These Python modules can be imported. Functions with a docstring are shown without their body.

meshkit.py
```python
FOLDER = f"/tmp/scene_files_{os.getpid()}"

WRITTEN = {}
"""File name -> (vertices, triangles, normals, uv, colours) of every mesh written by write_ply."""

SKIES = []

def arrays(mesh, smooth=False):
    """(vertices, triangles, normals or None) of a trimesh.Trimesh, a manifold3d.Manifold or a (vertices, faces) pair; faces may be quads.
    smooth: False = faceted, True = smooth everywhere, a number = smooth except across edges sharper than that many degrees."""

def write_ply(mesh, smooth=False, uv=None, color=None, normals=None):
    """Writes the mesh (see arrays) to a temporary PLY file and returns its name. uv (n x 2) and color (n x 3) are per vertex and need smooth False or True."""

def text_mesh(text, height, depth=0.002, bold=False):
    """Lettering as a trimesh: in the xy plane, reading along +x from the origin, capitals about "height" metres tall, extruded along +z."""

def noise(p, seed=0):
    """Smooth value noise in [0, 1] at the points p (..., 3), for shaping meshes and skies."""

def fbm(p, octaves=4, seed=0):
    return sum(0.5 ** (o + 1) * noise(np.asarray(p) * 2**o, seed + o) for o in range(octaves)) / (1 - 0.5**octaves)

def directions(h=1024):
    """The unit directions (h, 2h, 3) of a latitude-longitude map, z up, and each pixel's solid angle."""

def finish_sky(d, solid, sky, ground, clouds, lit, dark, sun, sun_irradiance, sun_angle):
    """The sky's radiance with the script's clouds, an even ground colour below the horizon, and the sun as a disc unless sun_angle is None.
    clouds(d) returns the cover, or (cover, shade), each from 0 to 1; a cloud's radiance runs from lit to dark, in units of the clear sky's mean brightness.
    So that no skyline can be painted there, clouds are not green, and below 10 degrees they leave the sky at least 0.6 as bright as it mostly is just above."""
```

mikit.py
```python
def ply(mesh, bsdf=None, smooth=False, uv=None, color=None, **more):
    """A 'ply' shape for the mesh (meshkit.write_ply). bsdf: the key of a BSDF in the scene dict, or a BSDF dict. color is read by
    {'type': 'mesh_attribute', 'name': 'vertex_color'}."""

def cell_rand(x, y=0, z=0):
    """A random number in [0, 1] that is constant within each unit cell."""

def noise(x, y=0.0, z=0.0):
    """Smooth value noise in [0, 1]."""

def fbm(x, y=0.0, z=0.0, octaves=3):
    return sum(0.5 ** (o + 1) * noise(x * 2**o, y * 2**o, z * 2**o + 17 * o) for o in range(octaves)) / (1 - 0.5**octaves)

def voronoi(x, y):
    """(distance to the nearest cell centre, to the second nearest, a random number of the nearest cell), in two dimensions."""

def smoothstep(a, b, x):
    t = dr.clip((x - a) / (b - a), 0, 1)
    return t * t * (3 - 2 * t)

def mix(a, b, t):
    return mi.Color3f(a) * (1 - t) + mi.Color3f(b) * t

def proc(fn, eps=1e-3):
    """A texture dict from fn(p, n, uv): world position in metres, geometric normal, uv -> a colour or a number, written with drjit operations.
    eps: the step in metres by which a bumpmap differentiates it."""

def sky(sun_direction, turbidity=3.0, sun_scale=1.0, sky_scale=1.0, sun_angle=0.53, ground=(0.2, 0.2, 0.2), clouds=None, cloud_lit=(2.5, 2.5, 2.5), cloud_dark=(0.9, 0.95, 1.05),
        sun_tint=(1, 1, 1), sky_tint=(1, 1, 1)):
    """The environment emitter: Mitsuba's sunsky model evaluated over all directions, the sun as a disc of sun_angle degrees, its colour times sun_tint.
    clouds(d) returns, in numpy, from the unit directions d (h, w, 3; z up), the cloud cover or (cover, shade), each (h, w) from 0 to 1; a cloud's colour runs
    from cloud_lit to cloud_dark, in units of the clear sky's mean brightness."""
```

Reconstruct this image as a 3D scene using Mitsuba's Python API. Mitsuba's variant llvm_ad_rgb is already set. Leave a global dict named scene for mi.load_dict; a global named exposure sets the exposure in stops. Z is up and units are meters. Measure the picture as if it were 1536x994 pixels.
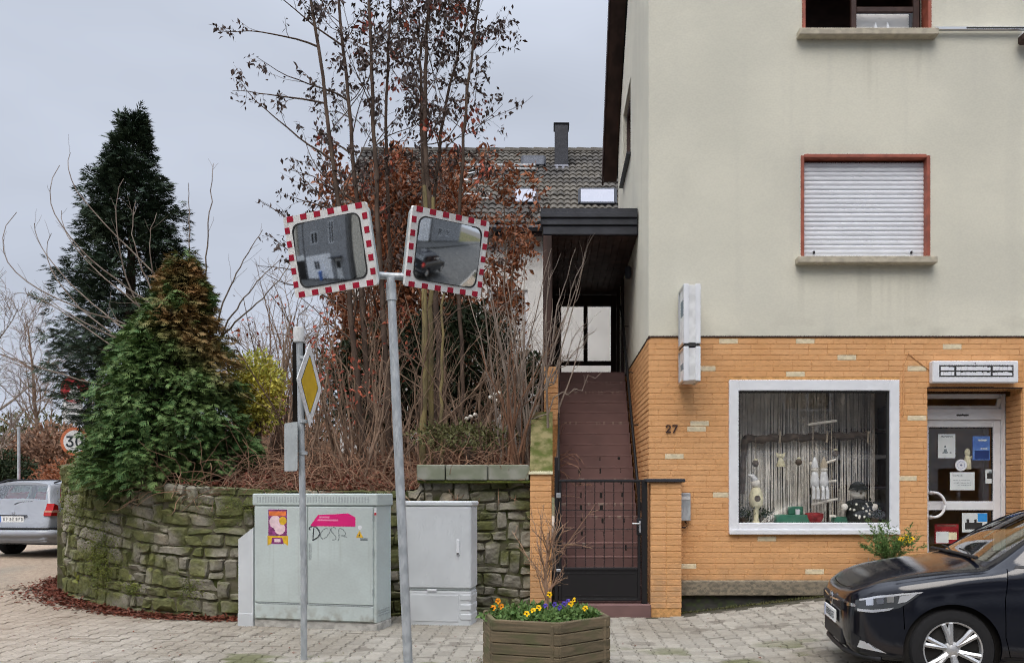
import math, random
import numpy as np
import trimesh, shapely
import shapely.geometry as sg
import manifold3d as m3
import drjit as dr
import mitsuba as mi
import mikit, meshkit
from mikit import proc, noise, fbm, cell_rand, smoothstep, mix, voronoi

T = mi.ScalarTransform4f
scene, labels = {}, {}
rng = np.random.default_rng(7)
random.seed(7)
PI = math.pi

# ------------------------------------------------------------------ camera, sky, exposure
EYE = 1.6                                   # eye height over the pavement; x right, y away from the viewer, z up
FOC, CX, CY = 1300.0, 830.0, 735.0          # focal length and principal point, in pixels of the 1536 x 994 photograph
scene['camera'] = {'type': 'perspective', 'fov': math.degrees(2 * math.atan(768 / FOC)), 'fov_axis': 'x', 'near_clip': 0.1, 'far_clip': 600.0,
                   'principal_point_offset_x': (768 - CX) / 1536, 'principal_point_offset_y': (497 - CY) / 994,
                   'to_world': T().look_at(origin=[0, 0, EYE], target=[0, 1, EYE], up=[0, 0, 1])}


def overcast(d):
    z = np.clip(d[..., 2], 0, 1)
    n = meshkit.fbm(np.stack([d[..., 0], d[..., 1], d[..., 2] * 2.2], -1) * 2.6 + 3.1, 5, seed=4)
    t = np.clip((z - .40) / .58, 0, 1)
    shade = np.clip(0.90 - 0.95 * t * t * (3 - 2 * t) + (n - 0.5) * 0.26, 0, 1)
    return np.ones_like(z), shade


scene['sky'] = mikit.sky([-0.14, -0.58, 0.78], turbidity=3, sun_scale=0.3, sun_angle=40, sky_scale=1.0, clouds=overcast,
                         cloud_lit=(3.15, 3.4, 3.95), cloud_dark=(0.82, 0.90, 1.06), sun_tint=(.90, 1.0, 1.2), ground=(0.18, 0.17, 0.16))
exposure = 2.56


# ------------------------------------------------------------------ helpers
def at(px, py, d):
    """the point seen at a pixel of the photograph, d metres away along y"""
    return np.array([(px - CX) * d / FOC, d, EYE - (py - CY) * d / FOC])


_used = set()


def numbered(k):
    if k not in _used:
        _used.add(k)
        return k
    i = 1
    while f'{k}_{i:03d}' in _used:
        i += 1
    _used.add(f'{k}_{i:03d}')
    return f'{k}_{i:03d}'


_next = {}


def key_for(name, parent=None):
    b = name if parent is None else parent + '__' + name
    if b not in _used:
        _used.add(b)
        return b
    i = _next.get(b, 1)
    while f'{b}_{i:03d}' in _used:
        i += 1
    _next[b] = i + 1
    k = f'{b}_{i:03d}'
    _used.add(k)
    return k


def thing(name, label, cat, group=None):
    k = key_for(name)
    labels[k] = {'label': label, 'category': cat}
    if group:
        labels[k]['group'] = group
    return k


def put(name, mesh, bsdf, parent=None, smooth=False, **more):
    """one entry of the scene"""
    k = key_for(name, parent)
    lab = {a: more.pop(a) for a in ('label', 'category', 'group', 'kind') if a in more}
    if lab:
        labels[k] = lab
    scene[k] = mikit.ply(mesh, bsdf, smooth=smooth, **more)
    return k


def V(m):
    if isinstance(m, tuple):
        return np.asarray(m[0], float), np.asarray(m[1], int)
    if hasattr(m, 'to_mesh'):
        q = m.to_mesh()
        return np.array(q.vert_properties[:, :3], float), np.array(q.tri_verts)
    return np.array(m.vertices, float), np.array(m.faces)


def join(ms):
    vs, fs, n = [], [], 0
    for m in ms:
        v, f = V(m)
        if f.shape[1] == 4:
            f = np.vstack([f[:, [0, 1, 2]], f[:, [0, 2, 3]]])
        vs.append(v)
        fs.append(f + n)
        n += len(v)
    return np.vstack(vs), np.vstack(fs)


def move(m, rz=0, t=(0, 0, 0), rx=0, ry=0, s=1):
    v, f = V(m)
    v = v * s
    for a, (i, j) in ((rx, (1, 2)), (ry, (2, 0)), (rz, (0, 1))):
        if a:
            c, sn = math.cos(a), math.sin(a)
            x, y = v[:, i].copy(), v[:, j].copy()
            v[:, i], v[:, j] = c * x - sn * y, sn * x + c * y
    return v + np.asarray(t, float), f


def box(x0, x1, y0, y1, z0, z1):
    v = np.array([[x, y, z] for x in (x0, x1) for y in (y0, y1) for z in (z0, z1)], float)
    f = np.array([[0, 1, 3], [0, 3, 2], [4, 6, 7], [4, 7, 5], [0, 4, 5], [0, 5, 1], [2, 3, 7], [2, 7, 6], [0, 2, 6], [0, 6, 4], [1, 5, 7], [1, 7, 3]])
    return v, f


_CH = {}


def cbox(x0, x1, y0, y1, z0, z1, c=0.006):
    """a box with chamfered edges"""
    c = min(c, (x1 - x0) * .45, (y1 - y0) * .45, (z1 - z0) * .45)
    xs, ys, zs = (x0, x0 + c, x1 - c, x1), (y0, y0 + c, y1 - c, y1), (z0, z0 + c, z1 - c, z1)
    if 'f' not in _CH:
        p = np.array([[a, b, d] for a in range(4) for b in range(4) for d in range(4) if sum(q in (0, 3) for q in (a, b, d)) == 1])
        h = trimesh.convex.convex_hull(p.astype(float) * [1, 1, 1])
        order = [int(np.argmin(((h.vertices - q) ** 2).sum(1))) for q in p]
        inv = {o: i for i, o in enumerate(order)}
        _CH['p'], _CH['f'] = p, np.array([[inv[i] for i in t] for t in h.faces])
    p = _CH['p']
    return np.stack([np.array(xs)[p[:, 0]], np.array(ys)[p[:, 1]], np.array(zs)[p[:, 2]]], 1), _CH['f']


def prism(poly, h, axis='z', at0=0.0):
    """poly (n x 2 or shapely) extruded by h: axis z: (x,y)->xy ; axis y: (x,z), going to +y ; axis x: (y,z), going to +x"""
    g = poly if hasattr(poly, 'exterior') else sg.Polygon(poly)
    m = trimesh.creation.extrude_polygon(g, h, engine='earcut')
    v, f = V(m)
    if axis == 'y':
        v = np.stack([v[:, 0], h - v[:, 2], v[:, 1]], 1)
        v[:, 1] += at0
    elif axis == 'x':
        v = np.stack([v[:, 2], v[:, 0], v[:, 1]], 1)
        v[:, 0] += at0
    else:
        v[:, 2] += at0
    return v, f


def rrect(w, h, r, n=6, cx=0, cy=0):
    return sg.box(cx - w / 2 + r, cy - h / 2 + r, cx + w / 2 - r, cy + h / 2 - r).buffer(r, quad_segs=n)


def tube(pts, r, n=8, cap=True):
    pts = np.asarray(pts, float)
    k = len(pts)
    r = np.broadcast_to(np.asarray(r, float), (k,))
    tan = np.gradient(pts, axis=0) if k > 2 else np.repeat((pts[-1:] - pts[:1]), k, 0)
    tan = tan / (np.linalg.norm(tan, axis=1, keepdims=True) + 1e-12)
    ref = np.array([0, 0, 1.0]) if abs(tan[:, 2]).mean() < .8 else np.array([0, 1.0, 0])
    a = np.cross(tan, ref)
    a /= np.linalg.norm(a, axis=1, keepdims=True) + 1e-12
    b = np.cross(tan, a)
    th = np.arange(n) * 2 * PI / n
    v = pts[:, None] + r[:, None, None] * (np.cos(th)[None, :, None] * a[:, None] + np.sin(th)[None, :, None] * b[:, None])
    v = v.reshape(-1, 3)
    i, j = np.meshgrid(np.arange(k - 1), np.arange(n), indexing='ij')
    p, q = (i * n + j).ravel(), (i * n + (j + 1) % n).ravel()
    f = np.vstack([np.stack([p, p + n, q], 1), np.stack([q, p + n, q + n], 1)])
    if cap:
        v = np.vstack([v, pts[:1], pts[-1:]])
        c0, c1 = k * n, k * n + 1
        jj = np.arange(n)
        f = np.vstack([f, np.stack([np.full(n, c0), jj, (jj + 1) % n], 1), np.stack([np.full(n, c1), (k - 1) * n + (jj + 1) % n, (k - 1) * n + jj], 1)])
    return v, f


def lathe(prof, n=24, axis='z'):
    """prof: (r, z) pairs"""
    prof = np.asarray(prof, float)
    th = np.arange(n) * 2 * PI / n
    v = np.stack([prof[:, 0, None] * np.cos(th), prof[:, 0, None] * np.sin(th), np.repeat(prof[:, 1, None], n, 1)], -1).reshape(-1, 3)
    i, j = np.meshgrid(np.arange(len(prof) - 1), np.arange(n), indexing='ij')
    p, q = (i * n + j).ravel(), (i * n + (j + 1) % n).ravel()
    f = np.vstack([np.stack([p, q, p + n], 1), np.stack([q, q + n, p + n], 1)])
    if axis == 'y':
        v = np.stack([v[:, 0], v[:, 2], -v[:, 1]], 1)
    if axis == 'x':
        v = np.stack([v[:, 2], v[:, 0], v[:, 1]], 1)
    return v, f


def tubes(lines, n=4):
    return join([tube(p, r, n, cap=False) for p, r in lines])


def sheet(fn, us, vs):
    """grid surface from fn(u, v) -> xyz arrays"""
    u, v = np.meshgrid(us, vs, indexing='ij')
    p = np.stack(fn(u, v), -1).reshape(-1, 3)
    a, b = len(us), len(vs)
    i, j = np.meshgrid(np.arange(a - 1), np.arange(b - 1), indexing='ij')
    q = (i * b + j).ravel()
    f = np.vstack([np.stack([q, q + b, q + 1], 1), np.stack([q + 1, q + b, q + b + 1], 1)])
    return p, f


def ball(c, r, sub=2, s=(1, 1, 1)):
    m = trimesh.creation.icosphere(subdivisions=sub, radius=r)
    return np.array(m.vertices) * s + np.asarray(c), np.array(m.faces)


def text(s, h, depth=0.002, bold=False, centre=True):
    """lettering that stands upright and reads from -y"""
    m = meshkit.text_mesh(s, h, depth, bold)
    v, f = V(m)
    if centre:
        v[:, 0] -= (v[:, 0].min() + v[:, 0].max()) / 2
        v[:, 1] -= h / 2
    return np.stack([v[:, 0], -v[:, 2], v[:, 1]], 1), f


def leaves(c, d, nrm, L, W, fold=0.0):
    """one diamond leaf per row: centre of its base c, direction d, normal nrm"""
    d = d / (np.linalg.norm(d, axis=1, keepdims=True) + 1e-9)
    s = np.cross(d, nrm)
    s /= np.linalg.norm(s, axis=1, keepdims=True) + 1e-9
    u = np.cross(s, d)
    L, W = np.broadcast_to(L, (len(c),))[:, None], np.broadcast_to(W, (len(c),))[:, None]
    v = np.stack([c, c + d * L * .45 + s * W / 2 + u * W * fold, c + d * L, c + d * L * .45 - s * W / 2 + u * W * fold], 1).reshape(-1, 3)
    k = np.arange(len(c)) * 4
    return v, np.vstack([np.stack([k, k + 1, k + 2], 1), np.stack([k, k + 2, k + 3], 1)])


def unit(v):
    v = np.asarray(v, float)
    return v / (np.linalg.norm(v, axis=-1, keepdims=True) + 1e-12)


def rdir(n):
    return unit(rng.normal(size=(n, 3)))


# ------------------------------------------------------------------ materials
def rgb(c):
    return {'type': 'rgb', 'value': list(map(float, c))}


def mat(name, c, rough=.7, spec=.3, metallic=0.0, var=0.0, scale=4.0, stretch=(1, 1, 1), c2=None, bump=0.0, bscale=40.0, fn=None, two=True, clear=0.0, bfn=None):
    if fn is not None:
        col = proc(fn)
    elif var or c2 is not None:
        cc2 = c2 if c2 is not None else tuple(x * (1 - var) for x in c)
        cc1 = c if c2 is not None else tuple(x * (1 + var) for x in c)

        def f(p, n, uv, a=cc1, b=cc2, s=scale, st=stretch):
            t = fbm(p.x * s * st[0], p.y * s * st[1], p.z * s * st[2], 4)
            return mix(a, b, smoothstep(.28, .72, t))
        col = proc(f)
    else:
        col = rgb(c)
    b = {'type': 'principled', 'base_color': col, 'roughness': float(rough), 'specular': float(spec), 'metallic': float(metallic)}
    if clear:
        b['clearcoat'] = float(clear)
        b['clearcoat_gloss'] = 0.95
    if bump or bfn:
        if bfn is None:
            def bfn(p, n, uv, s=bscale):
                return fbm(p.x * s, p.y * s, p.z * s, 3)
        b = {'type': 'bumpmap', 'arbitrary': proc(bfn, eps=.004), 'scale': float(bump), 'bsdf': b}
    scene[name] = {'type': 'twosided', 'bsdf': b} if two else b
    return name


def f_render(p, n, uv):
    base = mix((.62, .60, .50), (.55, .535, .45), smoothstep(.3, .7, fbm(p.x * .9, p.y * .9, p.z * .9, 4)))
    streak = smoothstep(.52, .8, fbm(p.x * 5, p.y * 5, p.z * .35, 3))
    base = mix(base, (.46, .45, .39), streak * .22)
    under = smoothstep(3.05, 3.3, p.x) * smoothstep(5.05, 4.8, p.x)
    fall = smoothstep(3.5, 4.5, p.z) * smoothstep(4.56, 4.5, p.z) + smoothstep(6.2, 7.4, p.z) * smoothstep(7.46, 7.4, p.z)
    run = smoothstep(.50, .78, fbm(p.x * 9, 4.0, p.z * .5, 3))
    base = mix(base, (.36, .345, .28), under * fall * run * .26)
    base = mix(base, (.40, .38, .31), smoothstep(4.0, 3.6, p.z) * smoothstep(.45, .75, fbm(p.x * 3, p.y * 3, p.z * 5, 3)) * .35)
    return base * (0.96 + .08 * noise(p.x * 60, p.y * 60, p.z * 60))


mat('m_render', None, .9, .15, fn=f_render, bump=.0015, bscale=90)


def f_brick(p, n, uv):
    row = dr.floor((p.z - .427) / .0715)
    r = .35 * cell_rand(dr.floor((p.x + p.y) / .125), row, 5) + .65 * noise(p.x * 3.7 + p.y * 3.7, row * 1.7, 2)
    c = mix((.56, .296, .130), (.645, .358, .165), r)
    c = mix(c, (.52, .25, .085), smoothstep(.5, .8, fbm(p.x * 1.3, p.y * 1.3, p.z * 1.3, 3)) * .45)
    c = mix(c, (.26, .18, .11), smoothstep(.75, .0, p.z - .15) * .75 * noise(p.x * 9, p.z * 9, p.y * 9))
    return c * (.88 + .24 * fbm(p.x * 35, p.y * 35, p.z * 60, 3))


mat('m_brick', None, .75, .3, fn=f_brick, bump=.0012, bscale=70)
mat('m_brick_pale', (.62, .53, .36), .5, .4, var=.12, scale=25)
mat('m_mortar', (.52, .285, .115), .95, .1, var=.2, scale=30)
mat('m_mortar_grey', (.25, .21, .16), .95, .1, var=.25, scale=20)
mat('m_red_frame', (.28, .078, .048), .5, .4, var=.2, scale=9)
mat('m_sill', (.40, .36, .28), .8, .2, var=.14, scale=18, bump=.002)
mat('m_shutter', (.63, .645, .675), .45, .4, var=.04, scale=6)
mat('m_dark', (.012, .011, .01), .6, .3)
mat('m_white', (.66, .675, .70), .35, .5, var=.03, scale=8)
mat('m_white_old', (.62, .63, .63), .45, .4, var=.12, scale=10)
mat('m_gasket', (.03, .03, .03), .6, .3)
scene['m_glass'] = {'type': 'thindielectric', 'int_ior': 1.6}
scene['m_mirror'] = {'type': 'twosided', 'bsdf': {'type': 'roughconductor', 'material': 'Al', 'alpha': .003, 'specular_reflectance': rgb((.82, .86, .86))}}
mat('m_alu', (.62, .63, .64), .32, .5, metallic=.9)
mat('m_galv', (.50, .53, .55), .5, .5, metallic=.45, c2=(.36, .39, .41), scale=30, stretch=(1, 1, .4), bump=.0006, bscale=120)
mat('m_brown', (.045, .022, .017), .55, .3, var=.25, scale=7)
mat('m_brown_wood', (.040, .020, .015), .6, .3, var=.4, scale=6, stretch=(1, 1, .2))
mat('m_slate', (.026, .028, .036), .5, .4, var=.2, scale=6)


def f_step(p, n, uv):
    c = mix((.170, .098, .090), (.14, .082, .076), smoothstep(.3, .7, fbm(p.x * 3, p.y * 3, p.z * 3, 4)))
    k = dr.floor((p.z - .16) / .1793)
    lo = (p.z - .16) / .1793 - k
    a = noise(p.x * 34, k * 7.3, 1.0)
    pale = smoothstep(.55, .9, a) * smoothstep(.66, .95, lo) * smoothstep(.55, .75, cell_rand(k, 3, 1)) * smoothstep(.45, .6, noise(p.x * 3, k * 3.1, 5))
    c = mix(c, (.30, .25, .21), pale * .8)
    return c


mat('m_step', None, .6, .3, fn=f_step)
mat('m_coping_moss', (.25, .215, .11), .95, .1, c2=(.085, .10, .028), scale=9, bump=.01, bscale=35)
mat('m_plinth', (.25, .21, .155), .95, .1, c2=(.14, .125, .095), scale=30, bump=.004, bscale=60)


def f_base(p, n, uv):
    c = mix((.06, .058, .052), (.026, .026, .022), smoothstep(.3, .7, fbm(p.x * 6, p.y * 6, p.z * 6, 4)))
    return mix(c, (.055, .075, .03), smoothstep(.5, .68, fbm(p.x * 9 + 7, p.y * 9, p.z * 9, 3)) * .8)


mat('m_base', None, .95, .1, fn=f_base, bump=.01, bscale=25)


def f_pave(p, n, uv):
    r = cell_rand(dr.floor(p.x / .165), dr.floor(p.y / .2), 2)
    c = mix((.215, .200, .170), (.285, .266, .227), r)
    c = mix(c, (.17, .148, .115), smoothstep(.42, .72, fbm(p.x * .8 + 3, p.y * .8, 0, 4)) * .6)
    c = mix(c, (.12, .105, .085), smoothstep(.66, .74, fbm(p.x * 3.1 + 5, p.y * 3.1, 2, 3)) * .6)
    c = mix(c, (.30, .225, .165), smoothstep(-2.5, -8.0, p.x) * .6)
    c = mix(c, (.095, .10, .045), smoothstep(.62, .74, fbm(p.x * 1.7 + 11, p.y * 2.4, 3, 4)) * smoothstep(9.3, 8.3, p.y) * .8)
    return c * (.86 + .28 * fbm(p.x * 45, p.y * 45, p.z * 45, 3))


mat('m_pave', None, .9, .2, fn=f_pave, bump=.003, bscale=60)


def f_joint(p, n, uv):
    c = mix((.075, .066, .052), (.045, .045, .032), fbm(p.x * 4, p.y * 4, 1, 3))
    # beyond the laid stones the same paving goes on, too far off to tell the stones apart
    far = smoothstep(-8.6, -9.0, p.x) + smoothstep(12.9, 13.1, p.y) + smoothstep(6.4, 6.3, p.y) + smoothstep(6.4, 6.6, p.x)
    c2 = mix((.27, .215, .165), (.21, .185, .15), smoothstep(.3, .7, fbm(p.x * 1.4, p.y * .9, 0, 4)))
    c2 = c2 * (.75 + .5 * fbm(p.x * 22, p.y * 22, 0, 3))
    return mix(c, c2, dr.clip(far, 0, 1))


mat('m_joint', None, .95, .1, fn=f_joint, bump=.004, bscale=30)
mat('m_asphalt', (.095, .094, .092), .9, .2, c2=(.065, .065, .064), scale=3, bump=.003, bscale=80)
mat('m_kerb', (.30, .29, .27), .9, .2, var=.15, scale=12)


def f_ground(p, n, uv):
    return mix((.10, .085, .05), (.07, .075, .035), smoothstep(.35, .65, fbm(p.x * .5, p.y * .5, 0, 4)))


mat('m_ground', None, .95, .1, fn=f_ground)


def f_soil(p, n, uv):
    c = mix((.055, .033, .020), (.10, .055, .032), smoothstep(.3, .7, fbm(p.x * 3, p.y * 3, p.z * 3, 4)))
    return c * (.7 + .6 * fbm(p.x * 25, p.y * 25, p.z * 25, 3))


mat('m_soil', None, .95, .1, fn=f_soil, bump=.02, bscale=14)


def f_stone(p, n, uv):
    big = fbm(p.x * 2.1 + 1.3, p.y * 2.1, p.z * 2.1, 3)
    r = noise(p.x * 5.3 + p.y * 2, p.z * 6.5, 9)
    c = mix((.165, .155, .125), (.275, .255, .205), r)
    c = mix(c, (.33, .28, .20), smoothstep(.62, .8, fbm(p.x * 3 + 8, p.y * 3, p.z * 4, 3)) * .6)
    moss = smoothstep(.39, .60, big + .10 * (fbm(p.x * 22, p.y * 22, p.z * 22, 3) - .5) + .10 * smoothstep(-4.2, -5.8, p.x))
    c = mix(c, mix((.055, .068, .018), (.12, .125, .035), noise(p.x * 14, p.y * 14, p.z * 14)), moss * .85)
    bright = smoothstep(.66, .72, fbm(p.x * 2.7 + 4, p.y * 2.7, p.z * 2.7 + 6, 3)) * smoothstep(.9, .3, p.z)
    c = mix(c, (.19, .21, .035), bright * .8)
    return c * (.65 + .7 * fbm(p.x * 40, p.y * 40, p.z * 40, 3))


mat('m_stone', None, .95, .15, fn=f_stone, bump=.022, bscale=26)
mat('m_wall_core', (.11, .098, .072), .95, .1, c2=(.055, .062, .022), scale=7, bump=.01, bscale=20)
mat('m_concrete_green', (.27, .27, .23), .95, .1, c2=(.18, .195, .14), scale=6, bump=.003)
def f_cab(p, n, uv):
    c = mix((.47, .53, .515), (.43, .48, .465), smoothstep(.3, .7, fbm(p.x * 2.2, p.y * 2.2, p.z * 2.2, 3)))
    run = smoothstep(.60, .85, fbm(p.x * 26, p.y * 26, p.z * 1.1, 3))
    c = mix(c, (.30, .32, .28), run * .30)
    c = mix(c, (.24, .22, .17), smoothstep(.34, .02, p.z) * smoothstep(.35, .75, fbm(p.x * 13, p.y * 13, p.z * 9, 3)) * .8)
    return c * (.96 + .08 * noise(p.x * 60, p.y * 60, p.z * 60))


mat('m_cabinet', None, .5, .3, fn=f_cab, bump=.0006, bscale=140)
mat('m_cabinet_light', (.52, .545, .56), .5, .3, var=.05, scale=3, bump=.0006, bscale=140)
mat('m_cabinet_vent', (.33, .37, .37), .6, .3)
mat('m_concrete', (.40, .39, .36), .95, .1, var=.2, scale=14, bump=.003)
mat('m_black_metal', (.012, .011, .012), .4, .4)


def f_board(p, n, uv):
    c = mix((.16, .125, .080), (.095, .080, .052), smoothstep(.3, .7, fbm((p.x + p.y) * 4, p.z * 45, p.y * 2, 4)))
    c = mix(c, (.085, .095, .045), smoothstep(.5, .7, fbm(p.x * 5, p.y * 5, p.z * 8, 3)) * .6)
    return c


mat('m_board', None, .9, .15, fn=f_board, bump=.003, bscale=45)


def f_tile(p, n, uv):
    c = mix((.115, .105, .088), (.066, .062, .057), smoothstep(.3, .7, fbm(p.x * 1.2, p.y * 1.2, p.z * 1.2, 4)))
    return c * (.75 + .5 * cell_rand(dr.floor(p.x / .3), dr.floor(p.z / .21), 3))


mat('m_bark_pale', (.34, .22, .145), .9, .1, c2=(.25, .155, .105), scale=20)
mat('m_tile', None, .8, .2, fn=f_tile)
mat('m_far_wall', (.66, .65, .62), .9, .1, var=.07, scale=.8)
mat('m_skylight', (.30, .31, .36), .35, .5)


# leaves and bark
def leafmat(name, a, b, scale=3.0, fn=None, trans=.3):
    if fn is None:
        def fn(p, n, uv, a=a, b=b, s=scale):
            return mix(a, b, smoothstep(.25, .75, .6 * fbm(p.x * s, p.y * s, p.z * s, 3) + .4 * noise(p.x * 40, p.y * 40, p.z * 40)))
    scene[name] = {'type': 'twosided', 'bsdf': {'type': 'principled', 'base_color': proc(fn), 'roughness': .6, 'specular': .25}}
    return name


def f_green(p, n, uv):
    c = mix((.052, .118, .034), (.130, .190, .060), smoothstep(.3, .7, .5 * fbm(p.x * 2.2, p.y * 2.2, p.z * 2.2, 3) + .5 * noise(p.x * 30, p.y * 30, p.z * 30)))
    dead = smoothstep(3.2, 3.9, p.z + .85 * (p.x + 5.0)) * smoothstep(.42, .56, fbm(p.x * 2.6, p.y * 2.6, p.z * 2.6, 3))
    c = mix(c, mix((.33, .150, .065), (.16, .135, .05), noise(p.x * 7, p.y * 7, p.z * 7)), dead * .85)
    return c


leafmat('m_conifer', None, None, fn=f_green)
leafmat('m_conifer_dark', (.026, .048, .030), (.050, .072, .040))
leafmat('m_evergreen', (.016, .028, .013), (.036, .052, .022))
leafmat('m_leaf_dark', (.058, .042, .038), (.095, .062, .050), 5)
leafmat('m_leaf_rust', (.40, .145, .062), (.22, .092, .048), 3)
leafmat('m_leaf_red', (.46, .13, .07), (.34, .075, .055), 4)
leafmat('m_leaf_yellow', (.62, .52, .09), (.33, .36, .08), 3)
leafmat('m_leaf_green', (.055, .12, .028), (.12, .19, .055), 20)
leafmat('m_leaf_olive', (.075, .085, .03), (.13, .12, .05), 6)
leafmat('m_litter', (.20, .055, .032), (.11, .045, .028), 8)
leafmat('m_moss', (.075, .10, .02), (.15, .17, .03), 8)
mat('m_bark', (.12, .086, .066), .9, .1, c2=(.07, .050, .040), scale=14, stretch=(1, 1, .3))
mat('m_bark_green', (.23, .185, .085), .9, .1, c2=(.15, .125, .07), scale=9, stretch=(1, 1, .3))
mat('m_bark_grey', (.29, .24, .20), .9, .1, c2=(.18, .14, .115), scale=14, stretch=(1, 1, .3))
mat('m_bark_red', (.20, .105, .065), .9, .1, c2=(.13, .075, .05), scale=14, stretch=(1, 1, .3))
mat('m_twig_brown', (.27, .185, .13), .9, .1, c2=(.165, .115, .085), scale=6)
mat('m_bramble', (.32, .185, .12), .9, .1, c2=(.19, .12, .085), scale=4)


# ------------------------------------------------------------------ the ground
def sst(a, b, x):
    t = np.clip((np.asarray(x, float) - a) / (b - a), 0, 1)
    return t * t * (3 - 2 * t)


def g(x, y):
    x, y = np.asarray(x, float), np.asarray(y, float)
    right = np.clip(x - 1.6, 0, 7) * (.06 + .06 * sst(6.5, 11.2, y))
    back = np.clip(y - 11.2, 0, 5) * .075 + np.clip(y - 16.2, 0, 200) * .012
    return right + back * sst(1.5, -2.0, x)


def heights(fn):
    return lambda u, v: (u, v, fn(u, v))


xs = np.concatenate([np.linspace(-160, -20, 15), np.linspace(-18, 14, 65), np.linspace(20, 160, 15)])
ys = np.concatenate([np.linspace(-160, -20, 15), np.linspace(-18, 5.7, 12), np.linspace(6, 24, 37), np.linspace(28, 260, 24)])
put('ground', sheet(heights(lambda x, y: g(x, y) * sst(5.8, 6.4, y) - .22), xs, ys), 'm_ground', kind='structure')
put('road', sheet(heights(lambda x, y: 0 * x - .125), np.linspace(-120, 120, 61), np.linspace(-2.6, 5.72, 9)), 'm_asphalt', kind='structure')
put('far_pavement', sheet(heights(lambda x, y: 0 * x - .01), np.linspace(-120, 120, 61), np.linspace(-5.6, -2.75, 4)), 'm_asphalt', kind='structure')
kb = []
for i in range(-24, 16):
    x0 = i * 1.0
    kb.append(cbox(x0 + .004, x0 + .996, 5.74, 5.88, -.2, float(g(x0 + .5, 5.9)) + .004, .015))
put('kerb', join(kb), 'm_kerb', kind='structure')
pave = put('pavement', sheet(heights(lambda x, y: g(x, y) - .012), np.concatenate([np.linspace(-40, -9, 20), np.linspace(-8.8, 13, 100)]),
                             np.concatenate([np.linspace(5.89, 14, 60), np.linspace(14.3, 45, 40)])), 'm_joint', kind='structure')

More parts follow.
